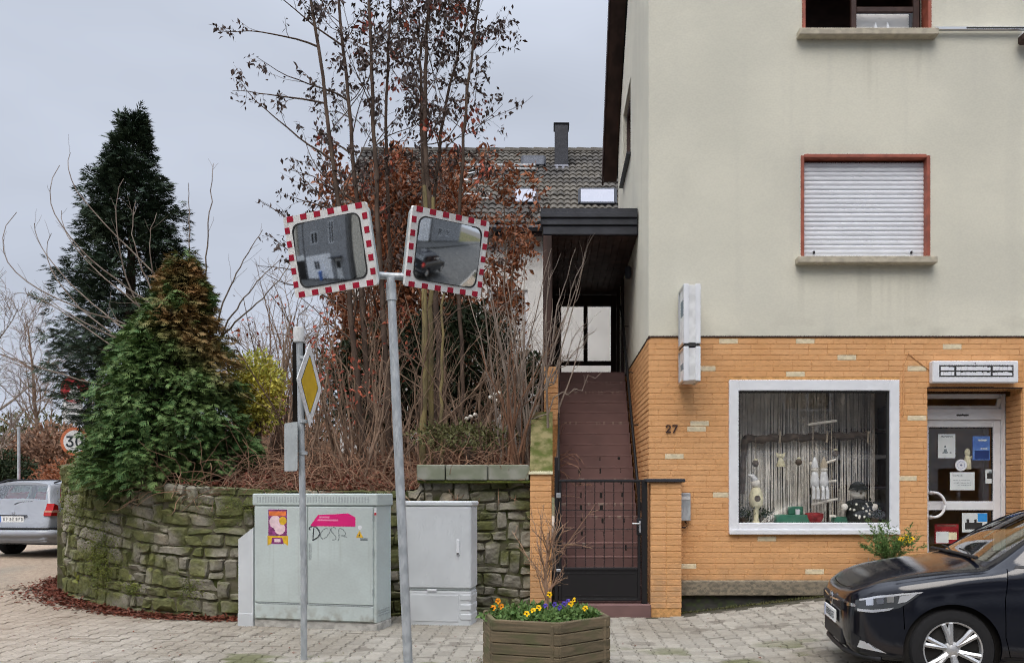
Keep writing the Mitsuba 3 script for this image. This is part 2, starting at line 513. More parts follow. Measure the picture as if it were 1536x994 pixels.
# the laid stones: bone shaped blocks, columns running away from the viewer, each column half a stone on
def bone():
    w, L, dlt = .0825, .1, .012
    p = [(w + dlt, -L), (w + dlt, -.062), (w - dlt, -.036), (w - dlt, .036), (w + dlt, .062), (w + dlt, L)]
    p = p + [(-a, -b) for a, b in p]
    return sg.Polygon(p).buffer(-.0035, join_style=2)


def bone_mesh():
    o = np.array(bone().exterior.coords)[:-1]
    i = np.array(bone().buffer(-.007, join_style=2).exterior.coords)[:-1]
    if sg.Polygon(o).exterior.is_ccw is False:
        o = o[::-1]
    if sg.Polygon(i).exterior.is_ccw is False:
        i = i[::-1]
    k = int(np.argmin(((i - o[0]) ** 2).sum(1)))
    i = np.roll(i, -k, 0)
    n = len(o)
    v = np.vstack([np.c_[o, np.full(n, -.05)], np.c_[o, np.full(n, -.005)], np.c_[i, np.zeros(n)]])
    f = []
    for a in range(n):
        b = (a + 1) % n
        for q in (0, n):
            f += [[q + a, q + b, q + n + a], [q + b, q + n + b, q + n + a]]
    tri = trimesh.creation.triangulate_polygon(sg.Polygon(i), engine='earcut')
    ti = [int(np.argmin(((i - p) ** 2).sum(1))) for p in tri[0]]
    for t in tri[1]:
        f.append([2 * n + ti[j] for j in t])
    f = np.array(f)
    top = f[-len(tri[1]):]
    nz = np.cross(v[top[:, 1]] - v[top[:, 0]], v[top[:, 2]] - v[top[:, 0]])[:, 2]
    top[nz < 0] = top[nz < 0][:, ::-1]
    f[-len(tri[1]):] = top
    return v, f


bv, bf = bone_mesh()
wall_pts = np.array([(-.27, 11.24), (-1.3, 11.2), (-2.4, 11.0), (-3.4, 10.78), (-4.2, 10.80), (-5.0, 11.05), (-5.75, 11.5), (-6.5, 12.0), (-7.1, 12.62), (-7.55, 13.4), (-7.85, 14.6), (-8.0, 16.0), (-8.1, 17.5)])
from scipy.interpolate import CubicSpline, PchipInterpolator
_t = np.r_[0, np.cumsum(np.linalg.norm(np.diff(wall_pts, axis=0), axis=1))]
_cs = CubicSpline(_t, wall_pts)
_ss = np.linspace(0, _t[-1], 400)
_wp = _cs(_ss)
SL = np.r_[0, np.cumsum(np.linalg.norm(np.diff(_wp, axis=0), axis=1))]


def wall_at(s):
    x, y = np.interp(s, SL, _wp[:, 0]), np.interp(s, SL, _wp[:, 1])
    e = .05
    dx = np.interp(np.clip(s + e, 0, SL[-1]), SL, _wp[:, 0]) - np.interp(np.clip(s - e, 0, SL[-1]), SL, _wp[:, 0])
    dy = np.interp(np.clip(s + e, 0, SL[-1]), SL, _wp[:, 1]) - np.interp(np.clip(s - e, 0, SL[-1]), SL, _wp[:, 1])
    l = np.hypot(dx, dy)
    return x, y, dy / l * -1 * -1, -dx / l * -1 * 1            # position and a normal (fixed below)


def wall_n(s):
    x, y, _, _ = wall_at(s)
    e = .05
    a, b = np.clip(s - e, 0, SL[-1]), np.clip(s + e, 0, SL[-1])
    dx, dy = np.interp(b, SL, _wp[:, 0]) - np.interp(a, SL, _wp[:, 0]), np.interp(b, SL, _wp[:, 1]) - np.interp(a, SL, _wp[:, 1])
    l = np.hypot(dx, dy)
    return x, y, -dy / l * -1, dx / l * 1, dx / l, dy / l       # walking from right to left, outside is on the left hand: (-dy, dx) rotated


def wall_frame(s):
    x, y, _, _, tx, ty = wall_n(s)
    return x, y, -ty, tx                                          # left of the walking direction (-1, 0) is (0, -1): towards the street


front = shapely.Polygon(np.vstack([_wp, [(-20, 17.5), (-20, 5.9), (8, 5.9), (8, 11.0), (1.65, 10.98), (1.2, 10.9), (-.2, 11.0)]])).buffer(-.02)
cells = []
for ix in range(-54, 40):
    for iy in range(32, 65):
        x, y = (ix + .5) * .165, iy * .2 + (.1 if ix % 2 else 0)
        if -8.6 < x < 6.55 and 6.45 < y < 12.9 and front.contains(sg.Point(x, y)):
            cells.append((x, y))
cells = np.array(cells)
inview = (cells[:, 1] > 7.9) & (abs((cells[:, 0]) * FOC / cells[:, 1] + CX - 768) < 780)
order = np.argsort(np.where(inview, cells[:, 1], 99))
rest = []
for rank, i in enumerate(order):
    x, y = cells[i]
    a, b = rng.normal(0, .006, 2)
    v = bv.copy()
    v[:, 2] += a * v[:, 0] + b * v[:, 1]
    v = v + [x, y, 0]
    v[:, 2] += g(v[:, 0], v[:, 1]) + rng.normal(0, .0022)
    if rank < 290:
        put('paving_stone', (v, bf), 'm_pave', pave)
    else:
        rest.append((v, bf))
put('paving_stones_beyond', join(rest), 'm_pave', pave, kind='stuff')


# ------------------------------------------------------------------ stone retaining wall with its bank
def wall_top(x):
    return np.interp(x, [-8.2, -7.3, -6.6, -5.6, -4.6, -3.4, -1.75, -1.7, 0], [2.05, 1.98, 1.93, 1.76, 1.66, 1.60, 1.60, 1.72, 1.72])


sw = thing('stone_wall', 'old mossy rubble stone retaining wall curving round the corner behind the utility cabinets', 'wall')
# the core that the joints show
def core(u, v):
    x, y, nx, ny = wall_frame(u)
    zb, zt = g(x, y) - .15, wall_top(x) - .02
    n = meshkit.noise(np.stack([u * 6, v * 9, 0 * u], -1)) * .03
    return x + nx * (-.01 + n - .02), y + ny * (-.01 + n - .02), zb + (zt - zb) * v


cm = sheet(core, np.linspace(0, SL[-1], 160), np.linspace(0, 1, 20))
top = sheet(lambda u, v: (wall_frame(u)[0] - wall_frame(u)[2] * (v * .42 + .02), wall_frame(u)[1] - wall_frame(u)[3] * (v * .42 + .02), wall_top(wall_frame(u)[0]) - .02 + .03 * meshkit.noise(np.stack([u * 8, v * 4, 0 * u], -1))), np.linspace(0, SL[-1], 120), np.linspace(0, 1, 4))
put('core', join([cm, top]), 'm_wall_core', sw, smooth=True)


def stone(s0, s1, lo, hi, seed):
    """one stone between s0..s1 along the wall, lo/hi: functions of s giving its lower and upper bed in 0..1"""
    nu, nv = 7, 5
    U, W = np.meshgrid(.5 + .5 * np.sin(np.linspace(-1, 1, nu) * PI / 2), .5 + .5 * np.sin(np.linspace(-1, 1, nv) * PI / 2), indexing='ij')
    r = np.random.default_rng(seed)
    gap = .005
    j = r.normal(0, .035, 4) * min(1, (s1 - s0) / .2)
    s = s0 + gap + (s1 - s0 - 2 * gap) * U + (j[0] * (1 - U) + j[1] * U) * (W - .5)
    s = s + .022 * (meshkit.noise(np.stack([U * 4 + seed, W * 5, 0 * U], -1)) - .5) * min(1, (s1 - s0) / .2)
    x, y, nx, ny = wall_frame(s)
    zb, zt = g(x, y) - .05, wall_top(x)
    a, b = lo(s), hi(s)
    z0, z1 = zb + (zt - zb) * a + gap * .8, zb + (zt - zb) * b - gap * .8
    # rounded corners
    du, dw = 2 * U - 1, 2 * W - 1
    pull = .16 * (abs(du) ** 4) * (abs(dw) ** 4)
    z = z0 + (z1 - z0) * (.5 + dw * (1 - pull) / 2) + .018 * (meshkit.noise(np.stack([U * 5 + seed * 1.7, W * 3, 0 * U + 3], -1)) - .5)
    bulge = (1 - abs(du) ** 14) * (1 - abs(dw) ** 14)
    dep = -.025 + (r.uniform(.03, .06)) * bulge + bulge * (.05 * (meshkit.noise(np.stack([s * 14, z * 14, 0 * s + seed % 97], -1)) - .5) + r.normal(0, .035) * du * .3 + r.normal(0, .04) * dw * .3)
    p = np.stack([x + nx * dep, y + ny * dep, z], -1).reshape(-1, 3)
    i, k = np.meshgrid(np.arange(nu - 1), np.arange(nv - 1), indexing='ij')
    q = (i * nv + k).ravel()
    f = np.vstack([np.stack([q, q + 1, q + nv], 1), np.stack([q + 1, q + nv + 1, q + nv], 1)])
    return p, f


beds = np.array([0, .07, .16, .225, .315, .385, .48, .55, .635, .70, .79, .855, .935, 1.0])


def bed(k):
    if k == 0 or k == len(beds) - 1:
        return lambda s: np.full_like(s, beds[k])
    return lambda s, k=k: beds[k] + .05 * (meshkit.noise(np.stack([s * 1.3, 0 * s + k * 7.7, 0 * s], -1)) - .5) + .018 * (meshkit.noise(np.stack([s * 6, 0 * s + k * 3.1, 0 * s + 2], -1)) - .5)


r_ = np.random.default_rng(3)
taken = {}
stones = []
nst = 0
for k in range(len(beds) - 1):
    s = r_.uniform(-.2, 0)
    while s < 10.9:
        L = r_.choice([.13, .19, .26, .35, .48], p=[.2, .3, .25, .17, .08]) * r_.uniform(.8, 1.2)
        if s > 6.2:
            L *= .85
        span = 1
        if k < len(beds) - 2 and L < .4 and r_.random() < .2:
            span = 2
        hit = [t for t in taken.get(k, []) if t[0] < s + L and t[1] > s + .02]
        if hit:
            t = min(hit)
            if t[0] - s > .12:
                L, span = t[0] - s, 1
            else:
                s = max(s, t[1])
                continue
        if s + L > 0.02:
            a = max(s, 0)
            stones.append(((s + L - a) * (beds[k + span] - beds[k]), stone(a, s + L, bed(k), bed(k + span), 1000 + nst)))
            nst += 1
            if span == 2:
                taken.setdefault(k + 1, []).append((s, s + L))
        s += L
stones.sort(key=lambda q: -q[0])
for _, m_ in stones[:295]:
    put('stone', m_, 'm_stone', sw, smooth=32)
if stones[295:]:
    put('smaller_stones', join([m_ for _, m_ in stones[295:]]), 'm_stone', sw, smooth=32, kind='stuff')
# coping slabs on the straight length
for i, (a, b) in enumerate([(.0, .52), (.53, 1.06), (1.07, 1.43)]):
    xa, ya = -.31 - a, 11.2
    xb = -.31 - b
    put('coping_slab', cbox(xb, xa - .004, 11.06 - .012 * i, 11.5, 1.725, 1.925, .012), 'm_concrete_green', sw)
put('mossy_bed_under_coping', join([cbox(-1.74, -.3, 11.08, 11.48, 1.69, 1.727, .01)]), 'm_moss', sw)

post = put('stone_post', cbox(-7.31, -7.17, 12.75, 12.9, -.05, 1.28, .02), 'm_wall_core', label='dark grey weathered post at the rounded end of the stone wall', category='post')

# bank behind the wall
inner = [(x - nx * .16, y - ny * .16) for x, y, nx, ny in [wall_frame(s) for s in np.linspace(0, SL[-1], 60)]]
bank_poly = shapely.Polygon(inner + [(-9, 24), (4, 24), (4, 17.2), (.0, 17.2), (-.12, 11.4)]).buffer(0)


def bank_z(x, y):
    # distance in from the wall
    d = np.min(np.hypot(np.asarray(x)[..., None] - _wp[::8, 0], np.asarray(y)[..., None] - _wp[::8, 1]), -1)
    z = wall_top(x) - .06 + .22 * np.clip(d - .3, 0, 9) ** .85
    return z + .16 * (meshkit.fbm(np.stack([x * 1.6, y * 1.6, 0 * x], -1), 3) - .5)


gx, gy = np.arange(-9, 1.61, .16), np.arange(10.7, 24, .16)
bvv, bff = sheet(lambda u, v: (u, v, bank_z(u, v)), gx, gy)
cen = bvv[bff].mean(1)
keep = shapely.contains_xy(bank_poly, cen[:, 0], cen[:, 1])
put('garden_bank', (bvv, bff[keep]), 'm_soil', smooth=True, kind='structure')


# ------------------------------------------------------------------ the main house
FY = 11.3
house = thing('corner_house', 'cream rendered house over an orange brick shop front with a large display window', 'house')
XL, XR = 1.243, 12.5
# rendered walls with openings
ops = [sg.box(3.242, 4.616, 4.893, 5.955), sg.box(3.26, 7.554, 4.91, 9.0), sg.box(7.1, 4.616, 8.75, 5.955), sg.box(7.1, 7.554, 8.75, 9.0)]
fr = sg.box(XL, 3.6, XR, 10.7)
for o in ops:
    fr = fr.difference(o)
put('front_wall', prism(fr, .3, 'y', FY), 'm_render', house)
side_open = sg.box(13.93, 7.02, 15.4, 8.25)
side = sg.Polygon([(FY + .3, 3.58), (16.6, 3.58), (16.6, 8.1), (13.2, 10.7), (FY + .3, 10.7)]).difference(side_open)
put('side_wall', prism(side, .3, 'x', XL), 'm_render', house)
put('back_wall', box(XL, XR, 16.3, 16.6, 3.6, 8.0), 'm_render', house)
put('floor_slab', box(XL + .3, XR, FY + .3, 16.3, 3.45, 3.62), 'm_mortar_grey', house)
put('upper_floor', box(XL + .3, XR, FY + .3, 16.3, 6.5, 6.7), 'm_mortar_grey', house)
roof = [(10.85, 10.55), (13.1, 11.9), (16.95, 7.72), (16.95, 7.92), (13.1, 12.12), (10.85, 10.75)]
rf = put('roof', prism(roof, XR - XL + .3, 'x', XL - .26), 'm_slate', house)
put('verge_board', prism([(10.85, 10.42), (13.1, 11.78), (16.98, 7.56), (16.98, 7.98), (13.1, 12.16), (10.85, 10.8)], .03, 'x', XL - .29), 'm_brown_wood', rf)
put('soffit', prism([(13.1, 11.74), (16.9, 7.6), (16.9, 7.63), (13.1, 11.78)], .25, 'x', XL - .258), 'm_brown_wood', rf)
# side window
sw_ = put('side_window', join([cbox(XL + .06, XL + .14, 13.93, 14.02, 7.02, 8.25), cbox(XL + .06, XL + .14, 15.31, 15.4, 7.02, 8.25), cbox(XL + .06, XL + .14, 14.02, 15.31, 8.16, 8.25), cbox(XL + .06, XL + .14, 14.02, 15.31, 7.02, 7.12)]), 'm_brown', house)
put('pane', box(XL + .1, XL + .105, 14.02, 15.31, 7.12, 8.16), 'm_glass', sw_)
put('sill', cbox(XL - .07, XL + .05, 13.88, 15.45, 6.97, 7.018), 'm_slate', sw_)
put('room', box(XL + .45, XL + .47, 13.5, 15.8, 6.9, 8.4), 'm_dark', sw_)

# brick cladding of the ground floor: backing wall with openings, then the bricks
WIN = (2.286, 4.503, 1.035, 3.034)
DOOR = (4.876, 6.12, .15, 2.921)
gf = sg.box(XL + .012, .0, XR, 3.6).difference(sg.box(WIN[0], WIN[2], WIN[1], WIN[3])).difference(sg.box(DOOR[0], DOOR[2], DOOR[1], DOOR[3]))
put('ground_floor_wall', prism(gf, .3, 'y', FY + .0065), 'm_mortar', house)
gside = prism(sg.box(FY + .31, .0, 16.6, 3.58), .3, 'x', XL + .012)
put('ground_floor_side_wall', gside, 'm_mortar', house)
put('render_drip', cbox(XL - .006, XR, FY - .012, FY + .02, 3.590, 3.608, .002), 'm_brown', house)
put('render_drip', cbox(XL - .012, XL + .02, FY - .012, 16.6, 3.572, 3.590, .002), 'm_brown', house)
bw = thing('brick_facing', 'x', 'x')
del labels[bw]
pale = [(1086, 514), (1208, 514), (1283, 535), (1436, 520), (1191, 563), (1060, 556), (1375, 549), (1050, 639), (1038, 646), (1010, 687), (1068, 742), (1361, 627), (1361, 721), (1220, 855), (1141, 799), (1325, 808), (1028, 848), (1526, 648), (1500, 560)]
pale = [at(a, b, FY) for a, b in pale]
BH, BL = .0715, .25
bricks = []
for k in range(44):
    z0 = .43 + k * BH
    off = [0, .083, .166, .04, .125, .21][(k * 5 + (k // 3)) % 6]
    x = XL - off
    while x < XR:
        segs = [(max(x, XL), min(x + BL, XR))]
        for (a, b, c, d) in (WIN, DOOR):
            if z0 + BH > c + .01 and z0 < d - .01:
                n = []
                for (p, q) in segs:
                    if q <= a or p >= b:
                        n.append((p, q))
                    else:
                        if p < a - .02:
                            n.append((p, a))
                        if q > b + .02:
                            n.append((b, q))
                segs = n
        for p, q in segs:
            if q - p > .03:
                bricks.append([p, q, z0])
        x += BL
bricks = np.array(bricks)
cen = np.c_[(bricks[:, 0] + bricks[:, 1]) / 2, bricks[:, 2] + BH / 2]
is_pale = np.zeros(len(bricks), bool)
for p in pale:
    full = (bricks[:, 1] - bricks[:, 0]) > .2
    is_pale[np.argmin(np.hypot(cen[:, 0] - p[0], (cen[:, 1] - p[2]) * 2) + 9 * ~full)] = True
vis = cen[:, 0] < 6.1
far_ = ~vis
rank = np.argsort(np.where(is_pale, -1, 0) + far_ * 100 + np.abs(cen[:, 0] - 3.2) * .5 + (rng.random(len(cen)) * .01))
others = []
for n, i in enumerate(rank):
    p, q, z0 = bricks[i]
    proud = rng.normal(0, .0016)
    m = cbox(p + .0016, q - .0016, FY + .0005 + proud * .7, FY + .02, z0 + .0032, z0 + BH - .0032, .003)
    if is_pale[i]:
        m = cbox(p + .003, q - .003, FY + .000, FY + .02, z0 + .003, z0 + BH - .003, .004)
        put('brick', m, 'm_brick_pale', house, label='cream glazed brick set among the orange ones')
    elif n < 292:
        put('brick', m, 'm_brick', house)
    else:
        others.append(m)
put('other_front_bricks', join(others), 'm_brick', house, kind='stuff')
sb = []
for k in range(44):
    z0 = .43 + k * BH
    y = FY - [0, .125, .06][k % 3] + .012
    while y < 16.6:
        a, b = max(y, FY + .012), min(y + BL, 16.6)
        if b - a > .03:
            sb.append(cbox(XL - .004 + rng.normal(0, .0015), XL + .03, a + .003, b - .003, z0 + .0045, min(z0 + BH - .0045, 3.568), .004))
        y += BL
put('side_bricks', join(sb), 'm_brick', house, kind='stuff')
# reveal of the door recess
rv = []
for k in range(36):
    z0 = .43 + k * BH
    if z0 + BH > 2.93:
        break
    for a, b in ((FY + .02, FY + .22), (FY + .226, FY + .40)):
        rv.append(cbox(DOOR[1] - .012, DOOR[1] + .02, a, b, z0 + .0045, z0 + BH - .0045, .004))
        rv.append(cbox(DOOR[0] - .02, DOOR[0] + .012, a, b, z0 + .0045, z0 + BH - .0045, .004))
put('doorway_bricks', join(rv), 'm_brick', house, kind='stuff')
put('doorway_lintel', cbox(DOOR[0], DOOR[1], FY + .0, FY + .42, 2.921, 2.95, .004), 'm_brown', house)
# plinth
def slope_strip(x0, x1, y0, y1, ztop, zlow):
    xs = np.linspace(x0, x1, 12)
    v = []
    for x in xs:
        v += [[x, y0, zlow(x)], [x, y0, ztop], [x, y1, ztop], [x, y1, zlow(x)]]
    v = np.array(v)
    f = []
    for i in range(len(xs) - 1):
        for j in range(4):
            a, b = i * 4 + j, i * 4 + (j + 1) % 4
            f += [[a, a + 4, b], [b, a + 4, b + 4]]
    f += [[0, 1, 2], [0, 2, 3], [44, 46, 45], [44, 47, 46]]
    return v, np.array(f)


put('plinth', cbox(1.64, DOOR[0] - .02, FY - .10, FY + .1, .235, .427, .012), 'm_plinth', house)
put('footing', slope_strip(1.60, DOOR[0] - .02, FY - .03, FY + .1, .25, lambda x: -.2), 'm_base', house)
put('doorstep', cbox(DOOR[0] - .02, DOOR[1] + .1, FY - .32, FY + .5, .1, .47, .015), 'm_plinth', house)
put('plinth', cbox(DOOR[1] + .1, XR, FY - .10, FY + .1, .1, .427, .012), 'm_plinth', house)


# windows of the upper storeys
def red_window(x0, x1, z0, z1, parent):
    d = .05
    w = put('window', join([cbox(x0 - .016, x0 + .026, FY - .02, FY + .2, z0, z1 + .0), cbox(x1 - .030, x1 + .016, FY - .02, FY + .2, z0, z1), cbox(x0 + .026, x1 - .030, FY - .02, FY + .2, z1 - .030, z1 + .016)]), 'm_red_frame', parent)
    put('sill', cbox(x0 - .09, x1 + .06, FY - .14, FY + .1, z0 - .088, z0 - .003, .008), 'm_sill', w)
    return w


w1 = red_window(3.242, 4.893, 4.616, 5.955, house)
labels[w1] = {'label': 'red framed window with its pale roller shutter closed'}
nsl, zb, zt = 20, 4.70, 5.90
h = (zt - zb) / nsl
prof = [(0, 0), (-.012, .004), (-.017, .022), (-.016, h - .018), (-.010, h - .005), (0, h - .001)]
for i in range(nsl):
    z0 = zb + i * h
    poly = [(FY + .10 + a, z0 + b) for a, b in prof] + [(FY + .115, z0 + h - .001), (FY + .115, z0)]
    put('shutter_slat', prism(poly, 4.893 - 3.242 - .056, 'x', 3.268), 'm_shutter', w1)
put('bottom_rail', cbox(3.268, 4.863, FY + .085, FY + .11, 4.672, 4.698, .003), 'm_shutter', w1)
for x in (3.42, 4.70):
    put('shutter_stop', cbox(x - .012, x + .012, FY + .06, FY + .09, 4.70, 4.735, .004), 'm_black_metal', w1)
put('room_behind', box(3.25, 4.89, FY + .2, FY + .21, 4.6, 5.95), 'm_dark', w1)
w2 = red_window(3.26, 4.91, 7.554, 9.0, house)
labels[w2] = {'label': 'red framed upper window standing open with dark sash'}
put('room_behind', join([box(3.1, 5.1, FY + 1.6, FY + 1.62, 7.2, 9.4), box(3.1, 3.12, FY + .3, FY + 1.6, 7.2, 9.4), box(5.08, 5.1, FY + .3, FY + 1.6, 7.2, 9.4), box(3.1, 5.1, FY + .3, FY + 1.6, 9.3, 9.32)]), 'm_brown', w2)
sash = put('sash', join([cbox(3.93, 4.0, FY + .13, FY + .19, 7.57, 8.97), cbox(4.75, 4.83, FY + .13, FY + .19, 7.57, 8.97), cbox(4.0, 4.75, FY + .13, FY + .19, 7.57, 7.63), cbox(4.0, 4.75, FY + .13, FY + .19, 7.90, 7.97)]), 'm_brown', w2)
# the sash leans inwards a little, so the pane shows the sky
pv = np.array([[4.0, FY + .16, 7.63], [4.75, FY + .16, 7.63], [4.75, FY + .15, 7.90], [4.0, FY + .15, 7.90]])
put('pane', (np.vstack([pv]), np.array([[0, 1, 2], [0, 2, 3]])), 'm_glass', w2)
put('net_curtain', box(4.02, 4.74, FY + .26, FY + .265, 7.6, 7.95), 'm_far_wall', w2)
for x in (4.28, 4.44):
    put('ornament', lathe([(.001, 0), (.03, .02), (.026, .08), (.008, .15), (.001, .17)], 10), 'm_white', w2, to_world=T().translate([x, FY + .21, 7.64]))
put('track', cbox(3.3, 4.86, FY - .01, FY + .12, 7.554, 7.580, .004), 'm_white_old', w2)
for z0, z1 in ((4.616, 5.955), (7.554, 9.0)):
    w3 = red_window(7.1, 8.75, z0, z1, house)
    put('shutter', box(7.14, 8.71, FY + .1, FY + .12, z0 + .02, z1 - .04), 'm_shutter', w3)

# awning rail on the facade
aw = thing('awning_rail', 'slim silver awning rail fixed to the cream wall beside the upper window', 'awning')
put('rail', cbox(4.98, 7.6, FY - .08, FY - .03, 7.555, 7.60, .008), 'm_alu', aw)
put('dark_slot', cbox(5.35, 7.6, FY - .084, FY - .03, 7.568, 7.588, .003), 'm_gasket', aw)
put('end_cap', cbox(4.95, 4.979, FY - .085, FY - .002, 7.55, 7.605, .006), 'm_white_old', aw)
lp = thing('wall_bracket', 'small brown bracket lamp on the cream wall at the right edge under the rail', 'lamp')
put('arm', cbox(6.06, 6.12, FY - .1, FY - .002, 7.47, 7.52, .006), 'm_white_old', lp)
put('head', cbox(6.02, 6.22, FY - .2, FY - .05, 7.36, 7.468, .02), 'm_brown', lp)

# ------------------------------------------------------------------ display window
sh = put('display_window', join([cbox(WIN[0], WIN[0] + .125, FY - .03, FY + .1, WIN[2], WIN[3]), cbox(WIN[1] - .125, WIN[1], FY - .03, FY + .1, WIN[2], WIN[3]),
                                 cbox(WIN[0] + .125, WIN[1] - .125, FY - .03, FY + .1, WIN[3] - .14, WIN[3]), cbox(WIN[0] + .125, WIN[1] - .125, FY - .03, FY + .1, WIN[2], WIN[2] + .14)]), 'm_white', house, label='large display window in a broad white frame')
put('bead', join([cbox(WIN[0] + .125, WIN[0] + .148, FY + .0, FY + .06, WIN[2] + .14, WIN[3] - .14, .003), cbox(WIN[1] - .148, WIN[1] - .125, FY, FY + .06, WIN[2] + .14, WIN[3] - .14, .003), cbox(WIN[0] + .148, WIN[1] - .148, FY, FY + .06, WIN[3] - .165, WIN[3] - .14, .003)]), 'm_gasket', sh)
put('ledge', cbox(WIN[0] + .0, WIN[1] - .0, FY - .06, FY - .031, WIN[2] - .01, WIN[2] + .055, .006), 'm_white', sh)
put('pane', box(WIN[0] + .12, WIN[1] - .12, FY + .03, FY + .034, WIN[2] + .13, WIN[3] - .13)[0:1][0][[0, 1, 4, 5]] if False else (np.array([[WIN[0] + .12, FY + .03, WIN[2] + .13], [WIN[1] - .12, FY + .03, WIN[2] + .13], [WIN[1] - .12, FY + .03, WIN[3] - .13], [WIN[0] + .12, FY + .03, WIN[3] - .13]]), np.array([[0, 1, 2], [0, 2, 3]])), 'm_glass', sh)
# the room behind
room = join([box(1.6, 4.85, 14.2, 14.22, .4, 3.44), box(1.58, 1.6, FY + .31, 14.2, .4, 3.44), box(4.83, 4.85, FY + .42, 14.2, .4, 3.44), box(1.6, 4.83, FY + .31, 14.2, .38, .4)])
mat('m_room', (.45, .42, .38), .9, .1)
put('shop_room', room, 'm_room', sh)
put('window_board', cbox(WIN[0] - .05, WIN[1] + .05, FY + .12, FY + .75, 1.12, 1.16, .01), 'm_white_old', sh)


# ------------------------------------------------------------------ things in the display window
def wx(px, d=11.9):
    return (px - CX) * d / FOC


def wz(py, d=11.9):
    return EYE - (py - CY) * d / FOC


mat('m_string', (.84, .81, .74), .9, .1, var=.15, scale=6)
mat('m_birch', (.68, .64, .56), .8, .2, var=.2, scale=25)
mat('m_branch', (.11, .085, .065), .9, .1, var=.3, scale=15)
mat('m_cream', (.66, .62, .42), .7, .3, var=.12, scale=20)
mat('m_green_box', (.035, .15, .095), .6, .3, var=.15, scale=9)
mat('m_red_cloth', (.22, .018, .022), .8, .2, var=.3, scale=14)
mat('m_black_cloth', (.018, .02, .018), .9, .1)
mat('m_skin_white', (.72, .69, .62), .8, .2)
mat('m_yellow', (.72, .40, .02), .6, .3)
mat('m_rope', (.42, .36, .27), .9, .1)

cu = thing('string_curtain', 'pale grey string curtain hanging across the back of the display window', 'curtain')
st = []
n = 280
for i in range(n):
    x = 2.36 + 2.1 * (i + rng.uniform(-.4, .4)) / n
    zlo = 1.17 if rng.random() < .8 else rng.uniform(1.2, 1.9)
    y = FY + .64 + rng.uniform(-.03, .03)
    if x > 3.75 and rng.random() < .45:
        continue
    sag = rng.normal(0, .012)
    p = [(x + sag * math.sin(t * PI), y, 2.95 + (zlo - 2.95) * t) for t in np.linspace(0, 1, 6)]
    st.append((p, rng.uniform(.003, .0065)))
put('strings', tubes(st, 3), 'm_string', cu, kind='stuff')
put('rail', tube([(2.3, FY + .64, 2.96), (4.48, FY + .64, 2.96)], .012, 6), 'm_white_old', cu)

bh = thing('hanging_branch', 'thick dark branch hung level across the display window', 'branch')
zb_ = wz(657)
pts = [(2.62 + .06 * i, FY + .55 + .02 * math.sin(i), zb_ - .02 + .055 * i / 28 + .012 * math.sin(i * 1.3)) for i in range(29)]
put('bough', tube(pts, [.052 + .008 * math.sin(i * 2.1) for i in range(29)], 9), 'm_branch', bh, smooth=True)
put('bough', tube([(2.62, FY + .55, zb_ - .02), (2.60, FY + .55, zb_ - .25), (2.58, FY + .56, 1.55)], [.05, .042, .04], 8), 'm_branch', bh, smooth=True)
for x in (3.08, 3.72, 4.28):
    put('tie', tube([(x, FY + .5, zb_ - .07), (x + .01, FY + .49, zb_ + .09)], .014, 6), 'm_rope', bh)
    put('cord', tube([(x, FY + .54, zb_ + .03), (x + .01, FY + .6, 2.95)], .004, 4), 'm_rope', bh)

ld = thing('birch_ladder', 'small hanging ladder of white birch sticks on ropes in the display window', 'ladder')
for i, (xa, ya, xb, yb) in enumerate([(1212, 637, 1255, 631), (1214, 695, 1226, 695), (1236, 696, 1254, 689), (1216, 726, 1254, 721), (1217, 757, 1257, 748), (1244, 774, 1254, 774)]):
    d = FY + .35
    put('rung', tube([at(xa, ya, d), (at(xa, ya, d) + at(xb, yb, d)) / 2 + [0, 0, .004], at(xb, yb, d)], [.016, .018, .015], 7), 'm_birch', ld)
for x in (1220, 1248):
    put('rope', tube([at(x, 600, FY + .36), at(x - 1, 690, FY + .36), at(x + 1, 772, FY + .36)], .005, 4), 'm_rope', ld)

fg = thing('white_dwarf_figure', 'pair of small whitish cloth figures sitting on the birch ladder', 'figurine')
for k, px in enumerate((1222, 1236)):
    q = at(px, 730, FY + .30)
    put('body', move(lathe([(.001, 0), (.055, .0), (.062, .07), (.05, .15), (.035, .2), (.001, .215)], 12), t=q), 'm_white_old', fg, smooth=True)
    put('head', ball(q + [0, 0, .235], .048, 2), 'm_skin_white', fg, smooth=True)
    put('cap', move(lathe([(.052, 0), (.045, .05), (.02, .12), (.001, .15)], 10), t=q + [0, 0, .255]), 'm_white_old' if k == 0 else 'm_rope', fg, smooth=True)
    for s in (-1, 1):
        put('leg', tube([q + [s * .025, -.02, .02], q + [s * .028, -.06, -.05], q + [s * .03, -.05, -.16]], [.022, .02, .024], 7), 'm_white_old', fg)

lan = thing('lantern_figure', 'tall cream painted figure holding a lantern at the left of the display window', 'figurine')
q = at(1134, 786, FY + .38)
put('stand', move(lathe([(.001, 0), (.055, 0), (.05, .03), (.033, .06), (.036, .20), (.045, .22)], 14), t=q), 'm_cream', lan, smooth=True)
put('body', move(lathe([(.03, .2), (.085, .25), (.098, .33), (.082, .43), (.05, .49), (.001, .5)], 16), t=q), 'm_cream', lan, smooth=True)
put('opening', ball(q + [.0, -.085, .345], .042, 2, (1, .4, 1.1)), 'm_branch', lan, smooth=True)
put('head', ball(q + [-.01, 0, .55], .062, 2), 'm_skin_white', lan, smooth=True)
put('hat', tube([q + [-.02, 0, .585], q + [-.05, 0, .65], q + [-.11, -.01, .665]], [.055, .035, .01], 9), 'm_white_old', lan, smooth=True)

